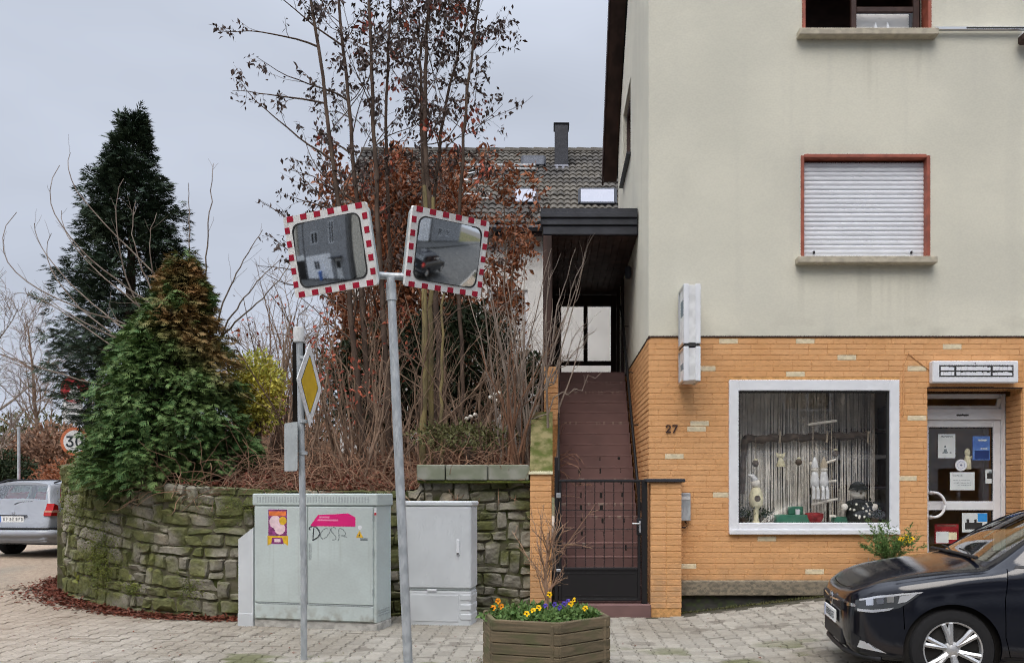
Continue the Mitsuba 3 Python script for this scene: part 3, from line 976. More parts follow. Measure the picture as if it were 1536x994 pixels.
snow = thing('snowman_doll', 'snowman doll with white face, black dotted coat and dark cap', 'doll')
q = at(1287, 785, FY + .36)
put('body', move(lathe([(.001, 0), (.13, .0), (.155, .08), (.14, .2), (.09, .3), (.06, .33)], 18), t=q), 'm_black_cloth', snow, smooth=True)
put('head', ball(q + [0, -.01, .415], .11, 3, (1, .9, .82)), 'm_skin_white', snow, smooth=True)
put('cap', move(lathe([(.115, 0), (.112, .03), (.085, .08), (.04, .105), (.001, .11)], 16), t=q + [0, 0, .455]), 'm_black_cloth', snow, smooth=True)
put('brim', move(lathe([(.001, 0), (.14, 0), (.14, .012), (.001, .016)], 16), t=q + [0, -.02, .45]), 'm_black_cloth', snow)
put('nose', tube([q + [0, -.1, .41], q + [.0, -.15, .40]], [.018, .004], 7), 'm_branch', snow)
for s in (-1, 1):
    put('arm', tube([q + [s * .10, 0, .27], q + [s * .16, -.04, .23], q + [s * .18, -.06, .22]], [.05, .045, .04], 9), 'm_black_cloth', snow, smooth=True)
    put('hand', ball(q + [s * .2, -.06, .225], .045, 2), 'm_skin_white', snow, smooth=True)
    put('eye', ball(q + [s * .045, -.095, .435], .012, 1), 'm_black_cloth', snow)
for i in range(14):
    a, zz = rng.uniform(-1.2, 1.2), rng.uniform(.05, .28)
    rr = np.interp(zz, [0, .08, .2, .3], [.13, .155, .14, .09])
    put('dot', ball(q + [rr * math.sin(a), -rr * math.cos(a), zz], .017, 1), 'm_skin_white', snow)

orn_n = ['cream angel ornament hanging under the dark branch', 'brown bauble hanging left under the dark branch', 'brown bauble hanging right beside the cream angel', 'small brown bauble near the top of the birch ladder']
for (px, py, kind, lab) in [(1171, 690, 'angel', orn_n[0]), (1133, 695, 'b', orn_n[1]), (1198, 693, 'b', orn_n[2]), (1253, 680, 'b', orn_n[3])]:
    o = thing('hanging_ornament', lab, 'ornament')
    q = at(px, py, FY + .45)
    put('thread', tube([q + [0, 0, .03], [q[0], q[1], zb_]], .002, 3), 'm_rope', o)
    if kind == 'angel':
        put('body', move(lathe([(.001, -.09), (.07, -.09), (.035, .0), (.02, .03)], 12), t=q), 'm_cream', o, smooth=True)
        put('head', ball(q + [0, 0, .055], .03, 2), 'm_cream', o, smooth=True)
        for s in (-1, 1):
            put('wing', move(leaves(np.array([[0, .01, .02]]), np.array([[s * .6, 0, .8]]), np.array([[0, -1, 0.]]), .11, .06), t=q), 'm_cream', o)
    else:
        put('bauble', ball(q, .045, 2), 'm_branch', o, smooth=True)
        put('bow', ball(q + [0, -.01, .05], .016, 1, (2, 1, 1)), 'm_cream', o)
bd = []
for i in range(60):
    x, z = rng.uniform(2.45, 3.75), rng.uniform(1.25, 2.35)
    bd.append(ball((x, FY + .72, z), rng.uniform(.008, .016), 1))
put('bead_strands', join(bd), 'm_white', label='tiny white beads strung on the curtain strands', category='beads', kind='stuff')
bx_ = thing('green_crate', 'green box with a white cup standing on the window board', 'box')
q = at(1190, 784, FY + .42)
put('tray', cbox(q[0] - .25, q[0] + .2, q[1] - .08, q[1] + .08, 1.162, 1.27, .01), 'm_green_box', bx_)
put('upright', cbox(q[0] - .06, q[0] + .13, q[1] + .0, q[1] + .07, 1.27, 1.38, .01), 'm_green_box', bx_)
cp = put('white_cup', move(lathe([(.001, 0), (.03, 0), (.034, .07), (.03, .07), (.026, .01)], 12), t=(q[0] + .05, q[1] - .03, 1.272)), 'm_white', label='small white cup on the green box in the window', category='cup')
put('red_basket', move(lathe([(.001, 0), (.09, 0), (.125, .08), (.12, .12), (.1, .13), (.001, .14)], 16), t=(at(1221, 786, FY + .4)[0], FY + .4, 1.162)), 'm_red_cloth', label='dark red round basket on the window board', category='basket', smooth=True)
put('green_tray', cbox(wx(1243), wx(1268), FY + .36, FY + .5, 1.162, 1.24, .01), 'm_green_box', label='low green tray right of the red basket', category='tray')
for lab, px, wdt, hh in [('dark leafy plant at the left end of the window board', 1116, .12, .15), ('dark green plant beside the cream figure', 1146, .11, .12), ('dark plant at the right end of the window board', 1312, .12, .2)]:
    o = thing('window_plant', lab, 'plant')
    c = np.array([wx(px, FY + .4), FY + .42, 1.2])
    n = 160
    pos = c + rng.normal(size=(n, 3)) * [wdt * .5, .05, hh * .4] + [0, 0, hh * .4]
    put('leaves', leaves(pos, unit(rdir(n) + [0, -.2, .4]), rdir(n), .05, .024), 'm_evergreen', o, kind='stuff')
    put('pot', move(lathe([(.001, 0), (.05, 0), (.065, .07), (.055, .07), (.05, .02)], 12), t=(c[0], c[1], 1.162)), 'm_branch', o)
shelf = thing('shop_shelf', 'dark shelving with a pale board behind the right of the window', 'shelf')
for z in (1.62, 2.05, 2.42):
    put('board', cbox(3.9, 4.75, FY + 1.0, FY + 1.4, z, z + .05, .004), 'm_white_old' if z == 2.05 else 'm_brown', shelf)
put('side_panel', cbox(3.86, 3.9, FY + 1.0, FY + 1.4, 1.0, 2.8, .004), 'm_brown', shelf)
put('side_panel', cbox(4.75, 4.79, FY + 1.0, FY + 1.4, 1.0, 2.8, .004), 'm_brown', shelf)

# ------------------------------------------------------------------ shop door
DY = 11.70
door = thing('shop_door', 'white framed glass shop door hung with posters in the brick recess', 'door')
x0, x1 = DOOR[0] + .013, DOOR[1] - .013
put('frame', join([cbox(x0, x0 + .06, DY, DY + .09, .47, 2.90), cbox(x1 - .06, x1, DY, DY + .09, .47, 2.90), cbox(x0 + .06, x1 - .06, DY, DY + .09, 2.84, 2.90), cbox(x0 + .06, x1 - .06, DY - .01, DY + .09, 2.545, 2.695)]), 'm_white', door)
put('vent_slot', cbox(5.44, 5.60, DY - .016, DY - .008, 2.60, 2.622, .002), 'm_gasket', door)
ts = put('transom_sash', move(join([cbox(x0 + .07, x1 - .07, -.02, .02, 0, .045), cbox(x0 + .07, x0 + .12, -.02, .02, .045, .16), cbox(x1 - .12, x1 - .07, -.02, .02, .045, .16)]), rx=-.5 * -1, t=(0, DY + .05, 2.70)), 'm_white_old', door)
put('room_behind', join([box(4.90, 6.9, DY + 2.2, DY + 2.22, .3, 3.2), box(4.87, 4.89, DY + .1, DY + 2.2, .3, 3.2), box(6.9, 6.92, DY + .1, DY + 2.2, .3, 3.2), box(4.89, 6.9, DY + .1, DY + 2.2, 3.18, 3.2), box(4.89, 6.9, DY + .1, DY + 2.2, .44, .46)]), 'm_brown_room' if 'm_brown_room' in scene else mat('m_brown_room', (.50, .34, .15), .8, .2, var=.3, scale=2), door)
lf0, lf1 = x0 + .063, x1 - .063
leaf = put('leaf', join([cbox(lf0, lf0 + .12, DY + .01, DY + .07, .48, 2.54), cbox(lf1 - .10, lf1, DY + .01, DY + .07, .48, 2.54), cbox(lf0 + .12, lf1 - .10, DY + .01, DY + .07, 2.45, 2.54), cbox(lf0 + .12, lf1 - .10, DY + .01, DY + .07, 1.33, 1.45), cbox(lf0 + .12, lf1 - .10, DY + .01, DY + .07, .48, .62)]), 'm_white', door)
for z0, z1 in ((1.45, 2.45), (.62, 1.33)):
    put('pane', (np.array([[lf0 + .11, DY + .04, z0 - .01], [lf1 - .09, DY + .04, z0 - .01], [lf1 - .09, DY + .04, z1 + .01], [lf0 + .11, DY + .04, z1 + .01]]), np.array([[0, 1, 2], [0, 2, 3]])), 'm_glass', door)
    put('gasket', join([cbox(lf0 + .12, lf1 - .10, DY + .028, DY + .05, z1 - .012, z1, .002), cbox(lf0 + .12, lf0 + .13, DY + .028, DY + .05, z0, z1 - .012, .002), cbox(lf1 - .11, lf1 - .10, DY + .028, DY + .05, z0, z1 - .012, .002)]), 'm_gasket', door)
cc = at(1399, 757, DY - .02)
arc = [(cc[0] + .148 * math.sin(t), DY - .06, cc[2] + .165 * math.cos(t)) for t in np.linspace(.05, PI - .05, 20)]
arc = [(cc[0] - .02, DY + .01, cc[2] + .165)] + [(cc[0] - .01, DY - .05, cc[2] + .166)] + arc + [(cc[0] - .01, DY - .05, cc[2] - .166), (cc[0] - .02, DY + .01, cc[2] - .165)]
put('handle', tube(arc, .019, 10), 'm_white', door, smooth=50)
for s in (1, -1):
    put('handle_rose', move(lathe([(.001, -.012), (.03, -.012), (.03, .01)], 12, 'y'), t=(cc[0] - .02, DY + .0, cc[2] + s * .165)), 'm_alu', door)


def f_poster_white(p, n, uv):
    return mix((.62, .66, .66), (.55, .60, .61), noise(p.x * 20, p.z * 20, 1))


mat('m_paper', None, .6, .3, fn=f_poster_white)
mat('m_blue', (.055, .13, .42), .5, .4, c2=(.12, .24, .55), scale=9)
mat('m_blue_bright', (.03, .25, .62), .5, .4)
mat('m_print_grey', (.17, .21, .23), .7, .2)
mat('m_navy', (.015, .04, .16), .5, .4)


def poster(px0, py0, px1, py1, label, m, parts=()):
    d = DY + .032
    a, b = at(px0, py0, d), at(px1, py1, d)
    o = thing('poster', label, 'poster')
    put('sheet', cbox(a[0], b[0], d, d + .004, b[2], a[2], .001), m, o)
    W, Hh = b[0] - a[0], a[2] - b[2]
    for i, (u0, v0, u1, v1, mm) in enumerate(parts):
        put('print', box(a[0] + u0 * W, a[0] + u1 * W, d - .0018 - .0004 * (i % 3), d, a[2] - v1 * Hh, a[2] - v0 * Hh), mm, o)
    return o


poster(1407, 651, 1433, 687, 'white notice with a small grey drawing at the upper left of the door glass', 'm_paper',
       [(.15, .08, .85, .12, 'm_print_grey'), (.36, .48, .46, .56, 'm_print_grey'), (.33, .62, .50, .74, 'm_print_grey'), (.25, .74, .58, .80, 'm_print_grey'), (.68, .74, .78, .8, 'm_print_grey')])
poster(1459, 654, 1485, 690, 'blue poster at the upper right of the door glass', 'm_blue',
       [(.3, .14, .8, .20, 'm_paper'), (.12, .6, .95, .96, 'm_navy'), (.45, .5, .85, .54, 'm_paper'), (.45, .78, .55, .9, 'm_paper')])
poster(1425, 708, 1462, 735, 'white landscape notice with lines of print in the middle of the door', 'm_paper',
       [(.12, .17, .5, .21, 'm_print_grey'), (.12, .45, .8, .47, 'm_print_grey'), (.15, .58, .85, .60, 'm_print_grey'), (.28, .72, .85, .74, 'm_print_grey')])
poster(1478, 704, 1491, 725, 'small white card with a dark picture at the right edge of the door', 'm_paper', [(.2, .25, .85, .65, 'm_gasket'), (.4, .12, .7, .25, 'm_print_grey')])
poster(1443, 769, 1481, 798, 'white and blue poster with a dark group picture low on the door', 'm_paper',
       [(.62, .02, .99, .45, 'm_blue_bright'), (.12, .5, .8, .85, 'm_gasket'), (.18, .32, .28, .5, 'm_gasket'), (.48, .34, .58, .5, 'm_gasket')])
poster(1402, 786, 1438, 815, 'red topped poster with a pale shape at the bottom left of the door', 'm_red_cloth',
       [(.05, .38, .58, .97, 'm_paper'), (.58, .42, .92, .8, 'm_cream'), (.1, .04, .9, .1, 'm_branch')])
st_ = thing('round_sticker', 'round white sticker with a small blue mark above the landscape notice', 'sticker')
q = at(1441.5, 697.5, DY + .03)
put('disc', move(lathe([(.001, -.003), (.08, -.003), (.08, .002), (.001, .002)], 24, 'y'), t=q), 'm_white', st_)
put('mark', move(join([box(-.018, .018, -.0052, -.002, -.004, .004), box(-.004, .004, -.0054, -.002, -.018, .018)]), t=q), 'm_navy', st_)
put('mark', move(lathe([(.048, -.0055), (.052, -.0055), (.052, -.003), (.048, -.003)], 24, 'y'), t=q), 'm_blue', st_)
hg = thing('door_decoration', 'cream carved decoration hanging inside the door beside the round sticker', 'ornament')
q = at(1451, 690, DY + .1)
put('head', ball(q + [0, 0, .10], .05, 2, (.8, .5, 1.2)), 'm_cream', hg, smooth=True)
put('body', move(lathe([(.001, -.14), (.05, -.12), (.045, 0), (.03, .06)], 12), t=q), 'm_cream', hg, smooth=True)
put('arm', tube([q + [.03, 0, .03], q + [.075, -.01, .05], q + [.08, -.01, .075]], [.02, .018, .014], 7), 'm_cream', hg)

# ------------------------------------------------------------------ signs on the facade
ls = thing('shop_sign', 'small white sign box over the shop door with a dark panel of pale print', 'sign')
a, b = at(1399, 541, FY - .12), at(1528, 574, FY - .12)
put('case', cbox(a[0], b[0], FY - .12, FY - .008, b[2], a[2], .012), 'm_white', ls)
pa, pb = at(1409, 547.5, FY - .125), at(1520.5, 565, FY - .125)
put('panel', cbox(pa[0], pb[0], FY - .124, FY - .118, pb[2], pa[2], .001), 'm_gasket', ls)
W_, H_ = pb[0] - pa[0], pa[2] - pb[2]
rs = np.random.default_rng(4)
for v0, v1 in ((.12, .46), (.58, .90)):
    for u0, u1 in ((.02, .20), (.23, .69), (.72, .98)):
        x = u0
        pieces = []
        while x < u1:
            w = rs.uniform(.018, .045)
            t = rs.uniform(-.06, .08)
            pieces.append(box(pa[0] + x * W_, pa[0] + min(x + w, u1) * W_, FY - .1262, FY - .1235, pa[2] - v1 * H_, pa[2] - (v0 + max(t, 0)) * H_))
            x += w - .0005 + (0.004 if rs.random() < .3 else 0)
        put('print', join(pieces), 'm_white', ls)
put('screw', move(lathe([(.001, -.004), (.008, -.003), (.009, .001)], 10, 'y'), t=at(1463, 545, FY - .122)), 'm_gasket', ls)
cb = put('cable', tube([at(1403, 560, FY - .01), at(1385, 548, FY - .008) - [0, 0, 0], at(1362, 530, FY - .008), at(1356, 545, FY - .008), at(1355, 600, FY - .008), at(1354, 624, FY - .008)], .006, 6), 'm_brick', label='thin brick coloured cable running down the facade left of the door', category='cable')

vs_ = thing('projecting_sign', 'tall narrow white light box sign projecting from the corner over the brick', 'sign')
X0, X1, Y0, Y1 = 1.625, 1.835, 10.80, 11.24
for z0, z1 in ((3.425, 4.17), (2.96, 3.39)):
    bxk = put('light_box', cbox(X0 + .012, X1 - .012, Y0 + .01, Y1, z0 + .012, z1 - .012, .004), 'm_white_old', vs_)
    put('edge_strip', join([cbox(X0, X0 + .062, Y0 - .012, Y0 + .03, z0, z1, .006), cbox(X1 - .062, X1, Y0 - .012, Y0 + .03, z0, z1, .006)]), 'm_white', bxk)
    put('frame', join([cbox(X0 - .004, X0 + .03, Y0 + .031, Y1 + .01, z0 - .002, z0 + .03, .004), cbox(X0 - .004, X0 + .03, Y0 + .031, Y1 + .01, z1 - .03, z1 + .002, .004), cbox(X1 - .03, X1 + .004, Y0 + .031, Y1 + .01, z0 - .002, z0 + .03, .004),
                       cbox(X0 - .004, X0 + .03, Y1 - .03, Y1 + .01, z0 + .03, z1 - .03, .004)]), 'm_alu', bxk)
put('joint', box(X0 + .01, X1 - .01, Y0, Y1, 3.388, 3.427), 'm_gasket', vs_)
put('print', join([box(X0 + .0105, X0 + .013, Y0 + .10, Y0 + .34, 3.80, 4.0), box(X0 + .0105, X0 + .013, Y0 + .10, Y0 + .34, 3.12, 3.2)]), 'm_print_grey', vs_)
put('wall_bracket', join([cbox(X0 + .06, X1 - .06, Y1, FY, 4.0, 4.06), cbox(X0 + .06, X1 - .06, Y1, FY - .008, 3.05, 3.11)]), 'm_galv', vs_)

hn = thing('house_number', 'dark brown house number on the orange brick near the corner', 'number')
q = at(1007.5, 643, FY - .012)
num = text('27', .098, .008, True)
put('digits', move(num, t=q + [0, .0, 0]), 'm_brown', hn)

ic = thing('mailbox', 'slim grey metal letter box on the brick beside the right gate pillar', 'mailbox')
a, b = at(1021, 739, FY - .1), at(1036, 781, FY - .1)
put('case', cbox(a[0], b[0], FY - .1, FY - .006, b[2], a[2], .008), 'm_galv', ic)
put('flap', cbox(a[0] + .012, b[0] - .012, FY - .104, FY - .099, a[2] - .09, a[2] - .05, .001), 'm_white_old', ic)
put('paper_tube', tube([(a[0] + .06, FY - .05, b[2] - .005), (a[0] + .1, FY - .05, b[2] - .06), (a[0] + .06, FY - .05, b[2] - .09), (a[0] + .01, FY - .05, b[2] - .085)], .012, 7), 'm_brown', ic)

# ------------------------------------------------------------------ gate pillars, gate, stairs, porch
def pillar(name, label, x0, x1, y0, y1, z0, z1, cols):
    p = thing(name, label, 'pillar')
    put('core', box(x0 + .007, x1 - .007, y0 + .007, y1, z0 - .2, z1), 'm_mortar', p)
    n = int(round((z1 - z0) / BH))
    h = (z1 - z0) / n
    w = (x1 - x0) / cols
    for k in range(n):
        for c in range(cols):
            r = rng.normal(0, .002)
            put('brick', cbox(x0 + c * w + .003, x0 + (c + 1) * w - .003, y0 + r * .5, y0 + .03, z0 + k * h + .004, z0 + (k + 1) * h - .004, .004), 'm_brick', p)
    sid = []
    for k in range(n):
        sid.append(cbox(x0 - .0, x0 + .03, y0 + .033, y1, z0 + k * h + .004, z0 + (k + 1) * h - .004, .004))
        sid.append(cbox(x1 - .03, x1 + .0, y0 + .033, y1, z0 + k * h + .004, z0 + (k + 1) * h - .004, .004))
    put('side_bricks', join(sid), 'm_brick', p, kind='stuff')
    return p


pr = pillar('gate_pillar', 'right gate pillar of two columns of orange brick against the house corner', 1.235, 1.63, 11.0, 11.27, .10, 1.69, 2)
put('cap_slab', cbox(1.17, 1.67, 10.96, 11.28, 1.70, 1.745, .008), 'm_slate', pr)
pl = pillar('gate_pillar', 'left gate pillar of orange brick ending in a mossy sloping coping', -.30, -.02, 11.08, 11.38, .0, 1.80, 1)
put('cap_slab', cbox(-.315, -.005, 11.05, 11.4, 1.80, 1.84, .006), 'm_cream', pl)

gt = thing('garden_gate', 'black metal garden gate with a barred grille over a solid foot panel', 'gate')
gx0, gx1, gy = .065, 1.20, 11.06
put('gate_post', cbox(gx1 - .075, gx1, gy - .03, gy + .05, .15, 1.735, .006), 'm_black_metal', gt)
put('gate_post', cbox(gx0 - .05, gx0 - .005, gy - .02, gy + .05, .15, 2.02, .006), 'm_black_metal', gt)
put('top_rail', cbox(gx0, gx1 - .08, gy - .015, gy + .03, 1.70, 1.735, .005), 'm_black_metal', gt)
put('frame_stile', cbox(gx0, gx0 + .04, gy - .012, gy + .028, .19, 1.70, .005), 'm_black_metal', gt)
put('frame_stile', cbox(gx1 - .125, gx1 - .085, gy - .012, gy + .028, .19, 1.70, .005), 'm_black_metal', gt)
put('middle_rail', cbox(gx0 + .04, gx1 - .125, gy - .012, gy + .028, .575, .615, .005), 'm_black_metal', gt)
put('bottom_panel', cbox(gx0 + .04, gx1 - .125, gy - .002, gy + .012, .22, .574, .003), 'm_black_metal', gt)
put('panel_frame', join([cbox(gx0 + .07, gx1 - .155, gy - .008, gy - .003, .25, .265, .001), cbox(gx0 + .07, gx1 - .155, gy - .008, gy - .003, .53, .545, .001)]), 'm_black_metal', gt)
put('bottom_rail', cbox(gx0 + .04, gx1 - .125, gy - .012, gy + .028, .19, .219, .004), 'm_black_metal', gt)
for i in range(8):
    x = gx0 + .04 + (gx1 - .165 - gx0) * (i + .5) / 8
    put('bar', cbox(x - .005, x + .005, gy, gy + .012, .615, 1.70, .002), 'm_black_metal', gt)
for z in (.86, 1.10, 1.34):
    put('cross_bar', cbox(gx0 + .04, gx1 - .125, gy + .012, gy + .02, z, z + .009, .002), 'm_black_metal', gt)
put('lock_case', cbox(gx1 - .14, gx1 - .06, gy - .03, gy - .012, 1.03, 1.24, .006), 'm_black_metal', gt)
put('lever_handle', tube([(gx1 - .10, gy - .03, 1.175), (gx1 - .10, gy - .075, 1.175), (gx1 - .12, gy - .085, 1.175), (gx1 - .20, gy - .085, 1.178)], .012, 8), 'm_alu', gt, smooth=50)
put('key_plate', cbox(gx1 - .112, gx1 - .085, gy - .036, gy - .03, 1.06, 1.21, .004), 'm_alu', gt)
put('hinge', cbox(gx0 - .03, gx0 + .03, gy - .03, gy - .016, .56, .60, .005), 'm_alu', gt)
put('hinge', cbox(gx0 - .03, gx0 + .03, gy - .03, gy - .016, 1.5, 1.56, .005), 'm_alu', gt)

stp = thing('outside_stairs', 'steep brown tiled stairs climbing behind the gate to the covered porch', 'stairs')
NS, SZ0, SY0, RI, TR = 19, .16, 11.44, .1793, .167
for i in range(NS):
    z0, z1 = SZ0 + i * RI, SZ0 + (i + 1) * RI
    y0 = SY0 + i * TR
    put('step', cbox(.09, 1.19, y0, SY0 + NS * TR + .2, z0 - .05 if i else 0, z1 - .0252, .002), 'm_step', stp)
    put('tread', cbox(.08, 1.195, y0 - .003, y0 + TR + .02, z1 - .025, z1, .004), 'm_step', stp)
    if 2 < i < 11:
        for x in (.40, .70, 1.0):
            if rng.random() < .85:
                hgt = rng.uniform(.03, .075)
                put('open_joint', cbox(x + rng.normal(0, .01) - .012, x + .012, y0 - .003, y0 + .004, z1 - .04 - hgt, z1 - .03, .002), 'm_dark', stp)
put('threshold', cbox(.0, 1.235, 10.95, SY0 + .02, -.05, .155, .01), 'm_step', stp)
put('landing', cbox(.09, 1.19, SY0 + NS * TR + .2, 17.4, 3.3, SZ0 + NS * RI - .004, .003), 'm_step', stp)
# flank wall with its sloping mossy coping
top0, top1 = 1.845, 3.55
fl = thing('stair_flank_wall', 'low orange brick wall along the left of the stairs under a mossy coping', 'wall')
ya, yb, za, zb2 = 11.40, 12.35, 1.80, 2.66
put('wall_body', prism([(ya, 0), (yb, 0), (yb, zb2 - .04), (ya, za - .0)], .2, 'x', -.25), 'm_brick', fl)
for i in range(3):
    t0, t1 = i / 3, (i + 1) / 3
    put('coping_slab', prism([(ya - .05 + (yb - ya) * t0 + .006, za + (zb2 - za) * t0), (ya - .05 + (yb - ya) * t1 - .006, za + (zb2 - za) * t1), (ya - .05 + (yb - ya) * t1 - .006, za + (zb2 - za) * t1 + .05), (ya - .05 + (yb - ya) * t0 + .006, za + (zb2 - za) * t0 + .05)], .30, 'x', -.31), 'm_coping_moss', fl)
upb = thing('porch_parapet', 'orange brick parapet at the foot of the dark porch post', 'wall')
put('parapet_body', cbox(-.13, .065, 12.36, 14.6, 1.5, 3.36, .004), 'm_mortar', upb)
for k in range(11):
    z0 = 2.52 + k * .0765
    put('brick', cbox(-.133, .068, 12.345, 12.37, z0 + .004, z0 + .0725, .004), 'm_brick', upb)

hr = thing('stair_handrail', 'black handrail up the right side of the stairs along the house wall', 'handrail')
put('rail', tube([(1.14, 11.25, 1.15 + .2), (1.14, 11.5, 1.45), (1.15, 14.5, 4.55), (1.15, 14.9, 4.75)], .021, 8), 'm_black_metal', hr, smooth=50)
for i in range(4):
    y = 11.8 + i * .85
    z = 1.45 + (y - 11.5) * (3.1 / 3.0)
    put('bracket', tube([(1.14, y, z - .02), (1.16, y, z - .08), (XL + .01, y, z - .09)], .009, 6), 'm_black_metal', hr)
hl = thing('stair_balustrade', 'slim dark metal rail climbing along the left edge of the stairs', 'handrail')
put('rail', tube([(.075, 11.42, 1.0), (.075, 11.5, 1.86), (.075, 12.4, 2.72), (.085, 14.6, 4.6)], .014, 8), 'm_black_metal', hl)
put('lower_rail', tube([(.075, 11.5, .6), (.075, 12.4, 1.45), (.085, 14.6, 3.7)], .012, 6), 'm_black_metal', hl)
for i in range(4):
    y = 11.5 + i * 1.0
    z = 1.86 + (y - 11.5) * .9
    put('baluster', tube([(.078, y, z - 1.0), (.078, y, z)], .014, 6), 'm_black_metal', hl)

po = thing('entrance_porch', 'dark brown covered porch with layered fascia at the top of the stairs', 'porch')
put('fascia', cbox(-.15, 1.235, 12.66, 12.72, 5.33, 5.46, .008), 'm_slate', po)
put('fascia', cbox(-.17, 1.232, 12.63, 12.70, 5.463, 5.56, .008), 'm_slate', po)
put('fascia', cbox(-.19, 1.229, 12.60, 12.70, 5.563, 5.64, .008), 'm_slate', po)
put('upper_fascia', cbox(-.20, 1.226, 13.5, 13.6, 5.72, 5.84, .008), 'm_slate', po)
put('canopy_roof', prism([(12.62, 5.645), (17.3, 5.78), (17.3, 5.85), (13.55, 5.85), (13.5, 5.72), (12.62, 5.70)], 1.41, 'x', -.18), 'm_slate', po)
put('soffit', prism([(12.73, 5.34), (17.3, 5.34), (17.3, 5.38), (12.73, 5.38)], 1.38, 'x', -.145), 'm_brown_wood', po)
for i in range(13):
    x = -.14 + i * .105
    put('soffit_board', cbox(x, x + .098, 12.74, 17.2, 5.322, 5.338, .003), 'm_brown_wood', po)
put('porch_post', cbox(-.15, -.02, 12.66, 12.80, 2.6, 5.32, .008), 'm_brown_wood', po)
put('porch_side', cbox(-.15, -.03, 12.81, 17.3, 3.37, 5.31, .004), 'm_brown_wood', po)
for i in range(11):
    y = 12.85 + i * .4
    put('side_board', cbox(-.029, -.012, y, y + .388, 3.37, 5.31, .004), 'm_brown_wood', po)
bz = 3.56
yk = 16.5
put('back_frame', join([cbox(-.02, .15, yk, yk + .08, bz, 5.31), cbox(1.10, 1.235, yk, yk + .08, bz, 5.31), cbox(.15, 1.10, yk, yk + .08, 5.10, 5.31), cbox(.575, .655, yk, yk + .08, 4.06, 5.10), cbox(.15, 1.10, yk, yk + .08, 3.98, 4.06)]), 'm_brown_wood', po)
put('pane', (np.array([[.15, yk + .04, 4.06], [1.10, yk + .04, 4.06], [1.10, yk + .04, 5.1], [.15, yk + .04, 5.1]]), np.array([[0, 1, 2], [0, 2, 3]])), 'm_glass', po)
put('door_frame', join([cbox(1.19, 1.235, 15.2, 15.3, bz, 5.31), cbox(1.19, 1.235, 16.2, 16.3, bz, 5.31)]), 'm_brown', po)
put('porch_lamp', cbox(1.12, 1.22, 13.5, 13.6, 4.9, 5.1, .03), 'm_slate', po)

# ------------------------------------------------------------------ house behind
rh = thing('rear_house', 'white rendered house behind the shrubs under a grey tiled roof', 'house')
ex0, ex1, ey, ez, ry, rz_ = -5.35, 9.0, 20.0, 7.72, 24.2, 11.03
put('front_wall', prism(sg.box(-5.0, 1.8, 9, 7.75).difference(sg.box(-1.55, 4.9, -.6, 6.3)), .25, 'y', 20.35), 'm_far_wall', rh)
put('gable_wall', prism([(20.61, 1.5), (28.2, 1.5), (28.2, 7.7), (24.2, 11.0), (20.61, 8.1)], .25, 'x', -5.0), 'm_far_wall', rh)
wn = put('window', join([cbox(-1.55, -1.47, 20.4, 20.5, 4.9, 6.3), cbox(-.68, -.6, 20.4, 20.5, 4.9, 6.3), cbox(-1.47, -.68, 20.4, 20.5, 6.22, 6.3), cbox(-1.47, -.68, 20.4, 20.5, 4.9, 4.98)]), 'm_white', rh)
put('pane', box(-1.47, -.68, 20.45, 20.455, 4.98, 6.22), 'm_glass', wn)
put('curtain', box(-1.5, -.65, 20.62, 20.63, 4.9, 6.3), 'm_far_wall', wn)
roofm = put('roof', prism([(ey, ez - .03), (ry, rz_ - .03), (28.4, ez - .03), (28.4, ez - .2), (ry, rz_ - .22), (ey, ez - .2)], ex1 - ex0, 'x', ex0), 'm_slate', rh)
# tiles: rounded pans with their lower edges proud, as far as one sees
sl = np.array([0, ry - ey, rz_ - ez])
LN = np.linalg.norm(sl)
sl /= LN
nr = np.array([0, -sl[2], sl[1]])
tw, tl = .165, .30
tb = []
nx_, ny_ = int((3.4 - ex0) / tw), int(LN / tl)
pu = np.linspace(0, 1, 5)
for j in range(ny_ + 1):
    for i in range(nx_):
        x = ex0 + (i + pu) * tw
        hgt = .045 * np.sin(pu * PI) ** 1.0
        lo, hi = j * tl, min((j + 1) * tl + .03, LN)
        jit = rng.normal(0, .004)
        rowv = []
        for l, dz in ((lo, -.012), (lo, .04), (hi, .004)):
            base = np.array([0, ey, ez]) + sl * l
            rowv.append(np.stack([x, base[1] + nr[1] * (hgt + dz + jit), base[2] + nr[2] * (hgt + dz + jit)], 1))
        v = np.vstack(rowv)
        f = []
        for r in range(2):
            for q in range(4):
                a = r * 5 + q
                f += [[a, a + 1, a + 5], [a + 1, a + 6, a + 5]]
        tb.append((v, np.array(f)))
put('roof_tiles', join(tb), 'm_tile', rh, kind='stuff')
rt = []
for i in range(22):
    x = ex0 + .4 * i
    rt.append(move(lathe([(.13, 0), (.14, .02), (.12, .40)], 8, 'x'), t=(x, ry, rz_ + .0)))
put('ridge_tiles', join(rt), 'm_tile', rh, kind='stuff')


def on_roof(px, py):
    """the point of the roof plane seen at a pixel"""
    a, b = (px - CX) / FOC, -(py - CY) / FOC
    k = sl[2] / sl[1]
    d = (ez - k * ey - EYE) / (b - k)
    return np.array([a * d, d, EYE + b * d])


def skylight(px0, py0, px1, py1, label, m):
    a, b, c, d = on_roof(px0, py0), on_roof(px1, py0), on_roof(px1, py1), on_roof(px0, py1)
    o = put('skylight', join([tube([p + nr * .07 for p in (a, b)], .05, 4), tube([p + nr * .07 for p in (c, d)], .05, 4), tube([p + nr * .07 for p in (a, d)], .05, 4), tube([p + nr * .07 for p in (b, c)], .05, 4)]), 'm_slate', roofm, label=label)
    put('pane', (np.array([p + nr * .10 for p in (a, b, c, d)]), np.array([[0, 2, 1], [0, 3, 2]])), m, rh)


